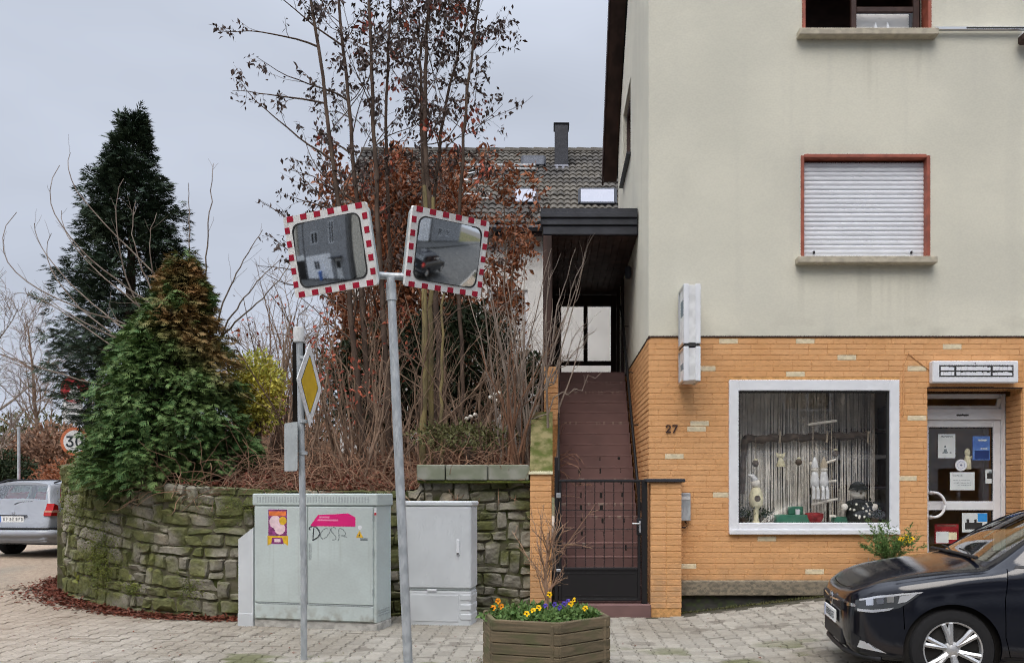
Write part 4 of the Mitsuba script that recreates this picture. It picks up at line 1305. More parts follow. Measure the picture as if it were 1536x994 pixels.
skylight(772, 289, 805, 309, 'small roof window reflecting the pale sky', 'm_skylight')
skylight(870, 289, 922, 310, 'wide roof window beside the main house reflecting the pale sky', 'm_skylight')
skylight(784, 240, 816, 252, 'dark roof hatch near the ridge', 'm_slate')
for (xa, xb, py) in ((700, 803, 257.5), (690, 735, 302)):
    p, q = on_roof(xa, py) + nr * .17, on_roof(xb, py) + nr * .17
    put('snow_guard', join([tube([p, q], .025, 6), tube([p - nr * .06 - sl * .12, q - nr * .06 - sl * .12], .02, 6)]), 'm_white_old', roofm)
for k, py in enumerate((268, 278, 288)):
    p, q = on_roof(692, py) + nr * .14, on_roof(718, py - 2) + nr * .14
    put('roof_step', tube([p, (p + q) / 2 - sl * .08, q], .02, 6), 'm_alu', roofm)
ca, cb_ = on_roof(832, 250), on_roof(852, 250)
ch = put('chimney', cbox(ca[0], cb_[0], ca[1] - .15, ca[1] + .35, ca[2] - .6, 1.6 + (735 - 190) * ca[1] / FOC, .01), 'm_slate', roofm, label='slender chimney clad in dark slate')
put('chimney_cap', cbox(ca[0] - .03, cb_[0] + .03, ca[1] - .18, ca[1] + .38, 1.602 + (735 - 190) * ca[1] / FOC, 1.64 + (735 - 190) * ca[1] / FOC, .01), 'm_slate', rh)
put('chimney_flashing', cbox(ca[0] - .01, cb_[0] + .01, ca[1] - .2, ca[1] - .16, ca[2] - .22, ca[2] - .02, .01), 'm_skylight', rh)
put('gutter', tube([(ex0, ey - .08, ez - .1), (4.0, ey - .08, ez - .1)], .075, 8), 'm_slate', rh)
put('fascia', cbox(ex0, 4.0, ey + .0, ey + .03, ez - .26, ez - .07, .004), 'm_brown', rh)


# ------------------------------------------------------------------ utility cabinets
def local(meshes, o, rz):
    return move(join(meshes) if isinstance(meshes, list) else meshes, rz=rz, t=o)


RC = math.radians(-13)
oc = np.array([-3.53, 10.2, 0.0])
uc = thing('utility_cabinet', 'wide pale green grey utility cabinet with a pink banner, a poster and scrawled graffiti', 'utility cabinet')
Wc, Dc, Hc = 1.56, .42, 1.56


def pc(name, m, bsdf, parent=uc, **k):
    return put(name, local(m, oc, RC), bsdf, parent, **k)


pc('plinth', cbox(.0, Wc + .0, .02, Dc, -.05, .085, .01), 'm_concrete')
pc('body', cbox(.004, Wc - .004, .012, Dc, .086, 1.42, .008), 'm_cabinet')
pc('cap', cbox(-.012, Wc + .012, -.008, Dc + .02, 1.421, Hc, .012), 'm_cabinet')
pc('vent_strip', [cbox(.05 + i * .036, .068 + i * .036, -.0105, -.0075, 1.455, 1.525, .001) for i in range(40)], 'm_cabinet_vent', kind='stuff')
d1 = pc('door', cbox(.02, .70, -.008, .0115, .29, 1.41, .006), 'm_cabinet')
d2 = pc('door', cbox(.708, 1.52, -.008, .0115, .29, 1.41, .006), 'm_cabinet')
pc('lower_panel', cbox(.02, 1.52, -.006, .0115, .10, .272, .006), 'm_cabinet')
pc('gap_rail', cbox(.06, 1.49, -.009, -.005, .274, .286, .001), 'm_cabinet_vent')
pc('handle', [cbox(.722, .732, -.016, -.0085, .80, .99, .002), cbox(.742, .752, -.016, -.0085, .80, .99, .002), cbox(.732, .742, -.016, -.0085, .98, .99, .002), cbox(.732, .742, -.016, -.0085, .80, .81, .002)], 'm_cabinet_vent')
for z in (.4, .86, 1.26):
    pc('hinge', cbox(1.512, 1.526, -.014, -.0085, z, z + .08, .002), 'm_cabinet_vent')
pc('side_vent', [cbox(Wc - .0035, Wc + .002, .06, Dc - .06, .16 + i * .03, .172 + i * .03, .001) for i in range(3)], 'm_cabinet_vent', kind='stuff')
wing = prism([(-.20, .0), (-.004, .0), (-.004, 1.16), (-.20, 1.02)], Dc - .06, 'y', .0)
pc('side_wing', wing, 'm_cabinet_light')
pc('wing_plinth', cbox(-.205, -.004, -.006, Dc - .1, -.05, .15, .005), 'm_cabinet_light')


def stick(name, label, cat, parts, group=None):
    o = thing(name, label, cat, group)
    for nm, m, b in parts:
        put(nm, local(m, oc, RC), b, o)
    return o


mat('m_pink', (.62, .012, .16), .5, .4, var=.06, scale=6)
mat('m_pink_light', (.70, .20, .36), .5, .4)
mat('m_orange', (.66, .17, .05), .5, .3, var=.2, scale=20)
mat('m_purple', (.22, .045, .16), .5, .3, var=.3, scale=30)
mat('m_pale_pink', (.70, .52, .55), .5, .3, var=.1, scale=30)
mat('m_gold', (.62, .38, .03), .5, .3, var=.15, scale=25)
mat('m_ink', (.035, .045, .05), .8, .2)
mat('m_ink_faded', (.17, .20, .20), .8, .2)
mat('m_sticker_red', (.45, .03, .04), .5, .4)
# banner sticker
bx0, bx1, bz0, bz1 = .742, 1.305, 1.185, 1.335
ban = sg.Polygon([(bx0, bz0 + .01), (bx0 + .095, bz1 - .02), (bx0 + .26, bz1 - .012), (bx1 - .09, bz1), (bx1, bz1 - .045), (bx1, bz0), (bx0 + .02, bz0)])
stick('banner_sticker', 'bright pink banner sticker with two pale lines across the cabinet door', 'sticker',
      [('film', prism(ban, .002, 'y', -.0102), 'm_pink'), ('print', [box(bx0 + .11, bx0 + .24, -.0112, -.0100, bz1 - .055, bz1 - .036)], 'm_pink_light'), ('print', [box(bx0 + .09, bx0 + .35, -.0112, -.0100, bz1 - .088, bz1 - .070)], 'm_pink_light')])
# poster (generic shapes)
px0, px1, pz0, pz1 = .19, .45, .955, 1.375
stick('poster', 'small colourful torn poster in pink, orange and yellow on the left of the utility cabinet', 'poster',
      [('sheet', cbox(px0 + .01, px1 - .01, -.0102, -.0082, pz0 + .115, pz1, .0005), 'm_purple'), ('lower_strip', prism([(px0 - .0, pz0), (px0 + .045, pz0 + .02), (px1 - .04, pz0 + .025), (px1 + .005, pz0), (px1 + .005, pz0 + .113), (px0, pz0 + .113)], .0018, 'y', -.0100), 'm_gold'),
       ('print', [box(px0 + .02, px1 - .02, -.0116, -.0101, pz1 - .075, pz1 - .02)], 'm_orange'),
       ('print', prism(sg.Point(px0 + .10, pz1 - .145).buffer(.075).union(sg.Point(px0 + .16, pz1 - .22).buffer(.07)), .0012, 'y', -.0114), 'm_pale_pink'),
       ('print', prism(sg.Point(px0 + .20, pz1 - .13).buffer(.048), .0012, 'y', -.0128), 'm_gold'),
       ('print', prism([(px0 + .05, pz0 + .02), (px1 - .05, pz0 + .02), (px1 - .07, pz0 + .09), (px0 + .06, pz0 + .09)], .0012, 'y', -.0113), 'm_purple'),
       ('print', [box(px0 + .09, px0 + .17, -.0126, -.0112, pz0 + .04, pz0 + .075)], 'm_pale_pink')])


def stroke(pts, r, k=14):
    pts = np.array(pts, float)
    t = np.arange(len(pts))
    cs = CubicSpline(t, pts)
    p = cs(np.linspace(0, len(pts) - 1, k))
    line = sg.LineString(p).buffer(r, quad_segs=3)
    return prism(line, .0012, 'y', -.0096)


gz = 1.03
D_ = [(.735, gz + .115), (.742, gz + .145), (.80, gz + .150), (.85, gz + .10), (.855, gz + .05), (.80, gz + .005), (.775, gz)]
D2 = [(.785, gz + .135), (.778, gz + .07), (.775, gz - .0)]
O_ = [(.955, gz + .13), (.90, gz + .11), (.87, gz + .05), (.895, gz + .01), (.95, gz + .04), (.99, gz + .10), (.985, gz + .13)]
S_ = [(1.06, gz + .13), (1.02, gz + .14), (1.005, gz + .10), (1.05, gz + .05), (1.06, gz + .01), (1.02, gz + .0)]
A_ = [(1.09, gz - .01), (1.10, gz + .07), (1.105, gz + .13), (1.16, gz + .11), (1.18, gz + .06), (1.13, gz + .05), (1.20, gz + .035)]
gr = thing('graffiti', 'scrawled black graffiti letters fading to the right below the pink banner', 'graffiti')
for s_, b_, r_w in ((D_, 'm_ink', .008), (D2, 'm_ink', .007), (O_, 'm_ink_faded', .005), (S_, 'm_ink_faded', .0045), (A_, 'm_ink_faded', .0045)):
    put('stroke', local(stroke(s_, r_w, 26), oc, RC), b_, gr)
stick('warning_sticker', 'yellow warning triangle sticker with a grey strip beside the pink banner', 'sticker',
      [('triangle', prism([(1.31, 1.06), (1.40, 1.06), (1.355, 1.14)], .0018, 'y', -.0100), 'm_gold'), ('mark', prism([(1.345, 1.075), (1.365, 1.075), (1.355, 1.115)], .001, 'y', -.0110), 'm_ink'), ('strip', cbox(1.365, 1.455, -.0102, -.0084, 1.025, 1.055, .0005), 'm_ink_faded'), ('dot', prism(sg.Point(1.36, 1.175).buffer(.024), .0016, 'y', -.0099), 'm_white')])
stick('label_sticker', 'small red and white label at the upper right corner of the cabinet front', 'sticker',
      [('field', cbox(1.528, 1.556, .0085, .0105, 1.31, 1.40, .0005), 'm_white'), ('red_field', cbox(1.529, 1.555, .0075, .0095, 1.315, 1.345, .0005), 'm_sticker_red')])

RD = math.radians(-7)
od = np.array([-1.80, 10.35, 0.0])
ud = thing('junction_cabinet', 'smaller light grey street cabinet on a stepped base right of the wide one', 'utility cabinet')


def pd(name, m, bsdf, parent=ud, **k):
    return put(name, local(m, od, RD), bsdf, parent, **k)


pd('base', cbox(.0, .83, .0, .34, -.05, .41, .02), 'm_cabinet_light')
pd('base_panel', cbox(.06, .68, -.008, .002, .04, .36, .006), 'm_cabinet_light')
for i in range(3):
    pd('base_rib', cbox(.70, .835, -.01, .345, .06 + i * .115, .14 + i * .115, .012), 'm_cabinet_light')
pd('seam', cbox(.01, .82, .005, .33, .411, .432, .004), 'm_cabinet_vent')
pd('body', cbox(-.01, .835, -.012, .35, .433, 1.41, .016), 'm_cabinet_light')
pd('ribbed_front', [cbox(.02 + i * .0395, .05 + i * .0395, -.0132, -.0115, .47, 1.34, .0008) for i in range(19)], 'm_cabinet_light', kind='stuff')
pd('roof', cbox(-.02, .85, -.022, .36, 1.411, 1.47, .014), 'm_cabinet_light')
pd('handle', cbox(.66, .70, -.034, -.016, .83, 1.02, .008), 'm_white')
pd('lock', cbox(.665, .695, -.036, -.034, .84, .86, .001), 'm_gasket')
pd('latch', cbox(.3, .42, -.016, -.008, .40, .428, .004), 'm_white')

# ------------------------------------------------------------------ sign post
sp = thing('sign_post', 'slim galvanised sign post in front of the wide utility cabinet', 'post')
bx = at(456, 988, 8.2)
by = 8.2
top = at(449, 494, by)
put('tube', tube([(bx[0], by, -.1), (bx[0] - .004, by, 1.0), (top[0], by, top[2])], .031, 12), 'm_galv', sp, smooth=60)
put('post_cap', move(lathe([(.034, 0), (.05, .01), (.052, .13), (.045, .15), (.001, .152)], 14), t=(top[0] - .005, by, top[2] - .13)), 'm_white_old', sp, smooth=40)
for z in (1.95, 2.25, 2.85):
    put('clamp', move(lathe([(.038, -.016), (.042, -.014), (.042, .014), (.038, .016)], 14), t=(bx[0] - .008, by, z)), 'm_galv', sp, smooth=40)
put('junction_strip', cbox(-.028 + bx[0] - .03, bx[0] - .012, by + .032, by + .07, 1.9, 3.0, .004), 'm_dark', sp)
mat('m_sign_white', (.75, .76, .76), .4, .5, var=.06, scale=10)
mat('m_sign_yellow', (.66, .44, .03), .4, .5, var=.06, scale=10)
mat('m_sign_back', (.42, .45, .45), .5, .4, metallic=.3, var=.08, scale=6)
dm = thing('priority_sign', 'yellow and white diamond priority road sign turned almost edge on to the viewer', 'traffic sign')
dc = np.array([bx[0] + .055, by, at(0, 577, by)[2]])
YAW = math.radians(89.5)


def diamond(r, rr):
    return sg.Polygon([(0, r), (r, 0), (0, -r), (-r, 0)]).buffer(-rr, join_style=2).buffer(rr, quad_segs=6)


def psd(name, m, b, o=dm, c=dc, yaw=YAW, **k):
    return put(name, move(m, rz=yaw, t=c), b, o, **k)


psd('plate', prism(diamond(.405, .03), .004, 'y', 0.0), 'm_sign_white')
psd('back', prism(diamond(.400, .03), .003, 'y', .0045), 'm_sign_back')
psd('yellow_field', prism(diamond(.27, .02), .0015, 'y', -.0017), 'm_sign_yellow')
psd('border_line', prism(diamond(.285, .02).difference(diamond(.273, .02)), .0012, 'y', -.0013), 'm_ink')
s2 = thing('back_sign', 'dark sign plate seen edge on behind the yellow diamond sign', 'traffic sign')
q = at(439, 573, by + .04)
put('plate', move(cbox(-.13, .13, -.002, .002, -.42, .42, .001), rz=math.radians(80), t=q + [0, .2, 0]), 'm_dark', s2)
put('rim', move(join([cbox(-.134, .134, -.006, .006, .42, .428, .001), cbox(-.134, .134, -.006, .006, -.428, -.42, .001)]), rz=math.radians(80), t=q + [0, .2, 0]), 'm_sign_back', s2)
s3 = thing('plate_sign', 'pale rectangular back of a sign plate low on the left of the sign post', 'traffic sign')
q = at(436, 670, by + .02)
put('plate', move(prism(rrect(.30, .46, .025), .004, 'y', 0), rz=math.radians(-50), t=q), 'm_sign_back', s3)
put('bracket', tube([q + [.02, 0, .12], (bx[0], by, q[2] + .12)], .01, 6), 'm_galv', s3)

# ------------------------------------------------------------------ mirror post with its two mirrors
mp = thing('mirror_post', 'leaning galvanised post with a short cross arm carrying the two mirrors', 'post')
pb, pt = at(614, 1016, 7.42), at(586, 417, 7.42)
pb[2] = -.1
pts = [pb + (pt - pb) * t for t in np.linspace(0, 1, 8)]
put('tube', tube(pts, [.040] * 6 + [.037, .034], 14), 'm_galv', mp, smooth=60)
put('sleeve', tube([pt + (pb - pt) * .012, pt + (pb - pt) * .055], .043, 14), 'm_galv', mp, smooth=60)
put('cross_arm', tube([at(561, 413, 7.45), at(613, 416, 7.45)], .032, 12), 'm_galv', mp, smooth=60)
put('foot_collar', tube([pb, pb + (pt - pb) * .06], .05, 12), 'm_galv', mp)


def f_mframe(p, n, uv):
    return mix((.72, .72, .70), (.58, .56, .52), smoothstep(.5, .8, fbm(p.x * 9, p.y * 9, p.z * 9, 3)))


mat('m_mframe', None, .45, .4, fn=f_mframe)
mat('m_tape_red', (.36, .008, .030), .4, .5, var=.1, scale=10)


def rot(yaw, pitch, roll):
    from scipy.spatial.transform import Rotation
    return Rotation.from_euler('zxy', [yaw, pitch, roll], degrees=True).as_matrix()


def mirror(label, c, yaw, pitch, roll, w, h, bar, R=3.0, nt=6):
    o = thing('traffic_mirror', label, 'mirror', None)
    Rm = rot(yaw, pitch, roll)

    def pl(name, m, b, **k):
        v, f = V(m)
        return put(name, (v @ Rm.T + np.asarray(c), f), b, o, **k)
    iw, ih = w - 2 * bar, h - 2 * bar
    ring = rrect(w, h, .02, 4).difference(rrect(iw, ih, .065, 8))
    pl('frame', prism(ring, .035, 'y', -.01), 'm_mframe')
    pl('frame_lip', prism(rrect(iw + .012, ih + .012, .07, 8).difference(rrect(iw - .012, ih - .012, .06, 8)), .012, 'y', -.016), 'm_gasket')
    pl('back_shell', prism(rrect(w - .02, h - .02, .06, 6), .05, 'y', .0255), 'm_cabinet_vent')
    t = .030 if w > .7 else .03

    def patch(x0, x1, z0, z1):
        pl('red_patch', cbox(x0, x1, -.0135, -.0095, z0, z1, .001), 'm_tape_red')
    nx, nz = 6, 6
    pw = w / (2 * nx + 1) * 1.0
    for i in range(nx):
        x = -w / 2 + w * (i + .5) / nx
        for s in (1, -1):
            patch(x - pw * .5, x + pw * .5, s * h / 2 - (s > 0) * bar * .62, s * h / 2 + (s < 0) * bar * .62)
    ph = h / (2 * nz + 1)
    for i in range(nz - 1):
        z = -h / 2 + h * (i + 1) / nz
        for s in (1, -1):
            patch(s * w / 2 - (s > 0) * bar * .62, s * w / 2 + (s < 0) * bar * .62, z - ph * .5, z + ph * .5)
    # convex glass
    th = np.linspace(0, 2 * PI, 73)[:-1]
    rad = []
    poly = rrect(iw, ih, .065, 8)
    for a in th:
        ray = sg.LineString([(0, 0), (2 * math.cos(a), 2 * math.sin(a))])
        rad.append(ray.intersection(poly).length)
    rad = np.array(rad)
    rr = np.linspace(0, 1, 14)
    X, Z = rr[:, None] * rad * np.cos(th), rr[:, None] * rad * np.sin(th)
    Y = -.012 + (R - np.sqrt(R * R - X * X - Z * Z)) - .02
    v = np.stack([X, Y, Z], -1).reshape(-1, 3)
    n = len(th)
    i, j = np.meshgrid(np.arange(len(rr) - 1), np.arange(n), indexing='ij')
    p_, q_ = (i * n + j).ravel(), (i * n + (j + 1) % n).ravel()
    f = np.vstack([np.stack([p_, q_, p_ + n], 1), np.stack([q_, q_ + n, p_ + n], 1)])
    vv = v @ Rm.T + np.asarray(c)
    nn = np.stack([-X, -np.sqrt(R * R - X * X - Z * Z), -Z], -1).reshape(-1, 3)
    pl('mirror_glass', (v, f), 'm_mirror', smooth=True)
    k = .5
    return o


mirror('left traffic mirror in a red and white frame reflecting a grey and white house', (-1.894, 7.36, 3.629), -18, 7.6, -7.1, .80, .68, .076, R=3.4)
mirror('right traffic mirror in a red and white frame facing down the street to the right', (-.925, 7.58, 3.672), 40, 11.5, 8.4, .78, .665, .073, R=3.4)
arm_r = put('mirror_bracket', tube([at(600, 414, 7.47), (-1.10, 7.62, 3.62)], .018, 8), 'm_galv', mp)
arm_l = put('mirror_bracket', tube([at(570, 412, 7.47), (-1.75, 7.47, 3.55)], .018, 8), 'm_galv', mp)

# ------------------------------------------------------------------ planter
plt_ = thing('wooden_planter', 'hexagonal weathered wooden planter of greenish boards full of pansies', 'planter')
ang0 = math.radians(-18)
R6 = .60
vA = np.array([-.519, 7.33])
verts = [vA]
for k in range(5):
    a = ang0 + k * PI / 3
    verts.append(verts[-1] + R6 * np.array([math.cos(a), math.sin(a)]))
verts = np.array(verts)
cpl = verts.mean(0)
HB = .094
for k in range(6):
    a, b = verts[k], verts[(k + 1) % 6]
    L = np.linalg.norm(b - a)
    ang = math.atan2(*(b - a)[::-1])
    for r in range(5):
        z0 = .02 + r * .098
        m = cbox(.004, L - .004, .0, .04, z0, z0 + HB, .007)
        m = move(m, rz=ang, t=(a[0], a[1], 0))
        put('board', (m[0] + [0, 0, 0], m[1]), 'm_board', plt_)
    put('corner_batten', move(cbox(-.04, .04, .045, .085, .02, .48, .005), rz=ang, t=(a[0], a[1], 0)), 'm_board', plt_)
soil_poly = sg.Polygon(verts).buffer(-.05)
put('soil', prism(soil_poly, .40, 'z', .03), 'm_soil', plt_)


def inside(n, shrink=.09):
    out = []
    pg = sg.Polygon(verts).buffer(-shrink)
    while len(out) < n:
        q = cpl + rng.uniform(-.62, .62, 2)
        if pg.contains(sg.Point(q)):
            out.append(q)
    return np.array(out)


def pansy_flower(c, face, s, m, o, name='flower'):
    face = unit(face)
    u = unit(np.cross(face, [0, 0, 1]))
    w = np.cross(u, face)
    th = np.array([60, 120, 190, 270, 350]) * PI / 180
    d = np.cos(th)[:, None] * u + np.sin(th)[:, None] * w
    ms = []
    for k in range(5):
        dd = d[k]
        sd = np.cross(dd, face)
        L, Wd = s * (1.0 if k != 3 else 1.15), s * 1.05
        p = [c, c + dd * L * .45 + sd * Wd * .5 + face * .004 * k, c + dd * L * .9 + sd * Wd * .3 + face * .004, c + dd * L, c + dd * L * .9 - sd * Wd * .3 + face * .004, c + dd * L * .45 - sd * Wd * .5 + face * .004 * k]
        ms.append((np.array(p), np.array([[0, 1, 2], [0, 2, 3], [0, 3, 4], [0, 4, 5]])))
    put(name, join(ms), m, o)
    put('flower_centre', ball(c + face * .006, s * .22, 1), 'm_ink', o)


mat('m_petal_yellow', (.78, .50, .012), .7, .2, var=.12, scale=60)
mat('m_petal_violet', (.08, .055, .30), .7, .2, var=.3, scale=60)
mat('m_petal_orange', (.72, .28, .015), .7, .2, var=.2, scale=60)
spots = [(744, 908, 7.72, 'm_petal_orange', 'orange yellow pansy at the left end of the planter', [(740, 911), (747, 901), (752, 909)]), (795, 918, 7.42, 'm_petal_yellow', 'low yellow pansy left of the middle of the planter', [(790, 920), (800, 915), (808, 911)]),
         (824, 893, 7.75, 'm_petal_yellow', 'small yellow pansy behind the sapling stem in the planter', [(824, 891)]), (838, 909, 7.5, 'm_petal_violet', 'violet blue pansy in the middle of the planter', [(832, 906), (840, 911), (846, 905), (852, 901), (818, 908)]),
         (856, 905, 7.5, 'm_petal_yellow', 'large yellow pansy right of the violet one', [(856, 905), (861, 900)]), (880, 907, 7.7, 'm_petal_yellow', 'half hidden pale yellow pansy at the right of the planter', [(878, 912)])]
for (px, py, d, m, lab, fl_) in spots:
    o = thing('pansy', lab, 'flower')
    c = at(px, py, d)
    c[2] = .45
    n = 70
    pos = c + rng.normal(size=(n, 3)) * [.075, .06, .025] + [0, 0, .03]
    put('leaves', leaves(pos, unit(rng.normal(size=(n, 3)) + [0, -.3, .9]), unit(rng.normal(size=(n, 3)) * .6 + [0, -.5, .6]), rng.uniform(.04, .075, n), rng.uniform(.022, .038, n), .15), 'm_leaf_green', o, kind='stuff')
    for (fx, fy) in fl_:
        cc_ = at(fx, fy, d - .04)
        pansy_flower(cc_, rng.normal(0, .3, 3) + [0, -1, .45], .027 if m != 'm_petal_violet' else .023, m, o)
        put('stalk', tube([(cc_[0], cc_[1] + .02, .44), (cc_[0], cc_[1] + .015, (cc_[2] + .44) / 2), cc_ + [0, .005, 0]], .0022, 4), 'm_leaf_green', o)
o = thing('planter_greenery', 'dense low green pansy foliage filling the wooden planter', 'plant')
pos2 = inside(1500, .08)
z = .44 + .085 * rng.random(1500) ** 1.2 + .02 * meshkit.noise(np.c_[pos2 * 7, 0 * pos2[:, :1]])
pos = np.c_[pos2, z]
n = 1500
put('leaves', leaves(pos, unit(rng.normal(size=(n, 3)) + [0, -.25, .8]), unit(rng.normal(size=(n, 3)) * .7 + [0, -.4, .7]), rng.uniform(.035, .07, n), rng.uniform(.02, .036, n), .15), 'm_leaf_green', o, kind='stuff')


# ------------------------------------------------------------------ cars: a lofted shell, cut open for windows, wheels and joints
def curve(pts):
    p = np.array(pts, float)
    return PchipInterpolator(p[:, 0], p[:, 1])


class CarBody:
    """half profiles lofted from nose (s = 0) to tail (s = L)"""

    def __init__(self, L, top, bot, wid, shz, rw, rz, kind):
        self.L, self.top, self.bot, self.wid, self.shz, self.rw, self.rz = L, curve(top), curve(bot), curve(wid), curve(shz), curve(rw), curve(rz)

    def prof(self, s, off=0.0):
        t, b, w, h, rw, rz = (float(c(s)) for c in (self.top, self.bot, self.wid, self.shz, self.rw, self.rz))
        w -= off
        t -= off
        b += off
        rw = min(rw, w * .97) - off * .6
        rz = min(rz, t - .004) - off * .3
        h = min(h, rz - .01)
        y = [0, .55 * w, .88 * w, .965 * w, .992 * w, w, .992 * w, .955 * w, (.955 * w + rw) / 2 + .008, rw, rw * .72, rw * .38, 0]
        hb = h - b
        z = [b, b, b + .015 * min(1, hb / .3), b + .10 * hb, b + .30 * hb, b + .58 * hb, b + .85 * hb, h + .0 + .12 * (rz - h), h + .55 * (rz - h), rz, rz + (t - rz) * .62, rz + (t - rz) * .93, t]
        return np.array(y), np.array(z)

    def half(self, s, n=44, off=0.0):
        y, z = self.prof(s, off)
        t = np.r_[0, np.cumsum(np.hypot(np.diff(y), np.diff(z)) + 1e-4)]
        t /= t[-1]
        u = np.linspace(0, 1, n)
        k = np.linspace(0, 1, len(y))
        uu = np.linspace(0, 1, n)
        Y, Z = PchipInterpolator(k, y)(uu), PchipInterpolator(k, z)(uu)
        return Y, Z

    def stations(self, n=90):
        a = np.linspace(0, 1, n)
        return self.L * (a + .055 * np.sin(2 * PI * a) * -1)

    def solid(self, off=0.0, n=100, m=44):
        ss = np.clip(self.stations(n), 0, self.L)
        if off:
            ss = off + ss * (self.L - 2 * off) / self.L
        V_ = []
        for s in ss:
            Y, Z = self.half(s, m, off)
            ring = np.r_[np.c_[Y, Z], np.c_[-Y[-2:0:-1], Z[-2:0:-1]]]
            V_.append(np.c_[np.full(len(ring), s), ring])
        k = len(V_[0])
        v = np.vstack(V_ + [[np.r_[ss[0], V_[0][:, 1:].mean(0)]], [np.r_[ss[-1], V_[-1][:, 1:].mean(0)]]])
        i, j = np.meshgrid(np.arange(n - 1), np.arange(k), indexing='ij')
        p, q = (i * k + j).ravel(), (i * k + (j + 1) % k).ravel()
        f = np.vstack([np.stack([p, q, p + k], 1), np.stack([q, q + k, p + k], 1)])
        jj = np.arange(k)
        f = np.vstack([f, np.stack([np.full(k, n * k), (jj + 1) % k, jj], 1), np.stack([np.full(k, n * k + 1), (n - 1) * k + jj, (n - 1) * k + (jj + 1) % k], 1)])
        mm = trimesh.Trimesh(v, f, process=False)
        if mm.volume < 0:
            f = f[:, ::-1]
        return m3.Manifold(m3.Mesh(np.ascontiguousarray(v, np.float32), np.ascontiguousarray(f, np.uint32)))

    def flank(self, s, z, off=0.0):
        """point of the left side (y > 0) at station s and height z, moved out by off"""
        Y, Z = self.half(float(s), 200)
        k0 = int(.12 * 200)
        y = np.interp(z, Z[k0:], Y[k0:])
        return np.array([s, y, z])

    def strip(self, rows, off=.004, nu=16):
        """a patch on the flank between the polylines rows (each [(s, z), ...]), pushed out along its normal"""
        P = []
        for r in rows:
            r = np.array(r, float)
            t = np.r_[0, np.cumsum(np.hypot(*np.diff(r, axis=0).T))]
            u = np.linspace(0, t[-1], nu)
            s, z = np.interp(u, t, r[:, 0]), np.interp(u, t, r[:, 1])
            P.append([self.flank(a, b) for a, b in zip(s, z)])
        P = np.array(P)
        a, b = P.shape[:2]
        du, dv = np.gradient(P, axis=1), np.gradient(P, axis=0)
        n = unit(np.cross(du, dv))
        n[(n[..., 1] < 0)] *= -1
        P = P + n * off
        v = P.reshape(-1, 3)
        i, j = np.meshgrid(np.arange(a - 1), np.arange(b - 1), indexing='ij')
        q = (i * b + j).ravel()
        return v, np.vstack([np.stack([q, q + b, q + 1], 1), np.stack([q + 1, q + b, q + b + 1], 1)])


def mprism(poly, y0, y1):
    """manifold: polygon in (s, z) extruded along y"""
    p = np.asarray(poly, float)
    if sg.Polygon(p).exterior.is_ccw is False:
        p = p[::-1]
    m = m3.Manifold.extrude(m3.CrossSection([p]), y1 - y0)
    return m.rotate([90, 0, 0]).translate([0, y1, 0])


def mline(line, w, y0, y1):
    g_ = sg.LineString(line).buffer(w, cap_style=2, join_style=1)
    return mprism(np.array(g_.exterior.coords)[:-1], y0, y1)


def car_mesh(m):
    return V(m)


def wheel(parent, xf, r, width, spokes, rim, name='wheel', rim_m='m_rim'):
    """wheel with its axis along y, outer side +y at y = 0"""
    prof = [(rim * .98, -.0), (rim * 1.03, .006), (r * .80, .012), (r * .95, .0), (r, -.03), (r, -width + .03), (r * .95, -width), (rim, -width), (rim * .95, -width * .5)]
    tp = [(a, b) for a, b in prof]
    k = put(name, move(lathe(tp, 44, 'y'), t=(0, 0, 0)), 'm_tyre', parent, smooth=40, to_world=xf)
    rimp = [(rim * 1.01, .004), (rim * 1.0, .010), (rim * .955, .004), (rim * .93, -.03), (rim * .90, -.10)]
    put('rim', lathe(rimp, 44, 'y'), rim_m, k, smooth=40, to_world=xf)
    sp_ = []
    for i in range(spokes):
        a = i * 2 * PI / spokes + .2
        for da in (-.13, .13):
            p0 = np.array([.05 * math.sin(a), -.022, .05 * math.cos(a)])
            p1 = np.array([rim * .95 * math.sin(a + da), -.004, rim * .95 * math.cos(a + da)])
            sp_.append(tube([p0, (p0 + p1) / 2 + [0, .008, 0], p1], [.024, .019, .020], 6))
    put('spokes', join(sp_), rim_m, k, smooth=50, to_world=xf)
    put('hub', lathe([(.001, -.002), (.03, -.004), (.062, -.018), (.07, -.05)], 20, 'y'), rim_m, k, smooth=40, to_world=xf)
    put('brake_disc', lathe([(.05, -.085), (rim * .72, -.085), (rim * .72, -.1), (.05, -.1)], 28, 'y'), 'm_disc', k, to_world=xf)
    put('well', lathe([(.02, -.11), (rim * .93, -.11)], 24, 'y'), 'm_dark', k, to_world=xf)
    return k


scene['m_car_black'] = {'type': 'principled', 'base_color': rgb((.006, .007, .012)), 'roughness': .25, 'specular': .5, 'clearcoat': 1.0, 'clearcoat_gloss': .97}
scene['m_car_black'] = {'type': 'twosided', 'bsdf': {'type': 'roughplastic', 'diffuse_reflectance': rgb((.005, .006, .011)), 'alpha': .02, 'int_ior': 1.62}}
scene['m_car_silver'] = {'type': 'twosided', 'bsdf': {'type': 'roughplastic', 'diffuse_reflectance': rgb((.36, .385, .43)), 'alpha': .06}}
scene['m_car_red'] = {'type': 'twosided', 'bsdf': {'type': 'roughplastic', 'diffuse_reflectance': rgb((.40, .02, .02)), 'alpha': .04}}
mat('m_tyre', (.018, .018, .019), .85, .2, bump=.001, bscale=60)
mat('m_rim', (.66, .67, .68), .35, .5, metallic=.75)
mat('m_disc', (.25, .24, .23), .5, .5, metallic=.8)
mat('m_trim', (.016, .016, .018), .55, .4)
mat('m_chrome', (.80, .80, .82), .12, .5, metallic=1.0)
mat('m_plate', (.78, .78, .76), .4, .4)
mat('m_lamp_silver', (.70, .72, .75), .2, .5, metallic=.6)
mat('m_interior', (.045, .045, .048), .8, .2)
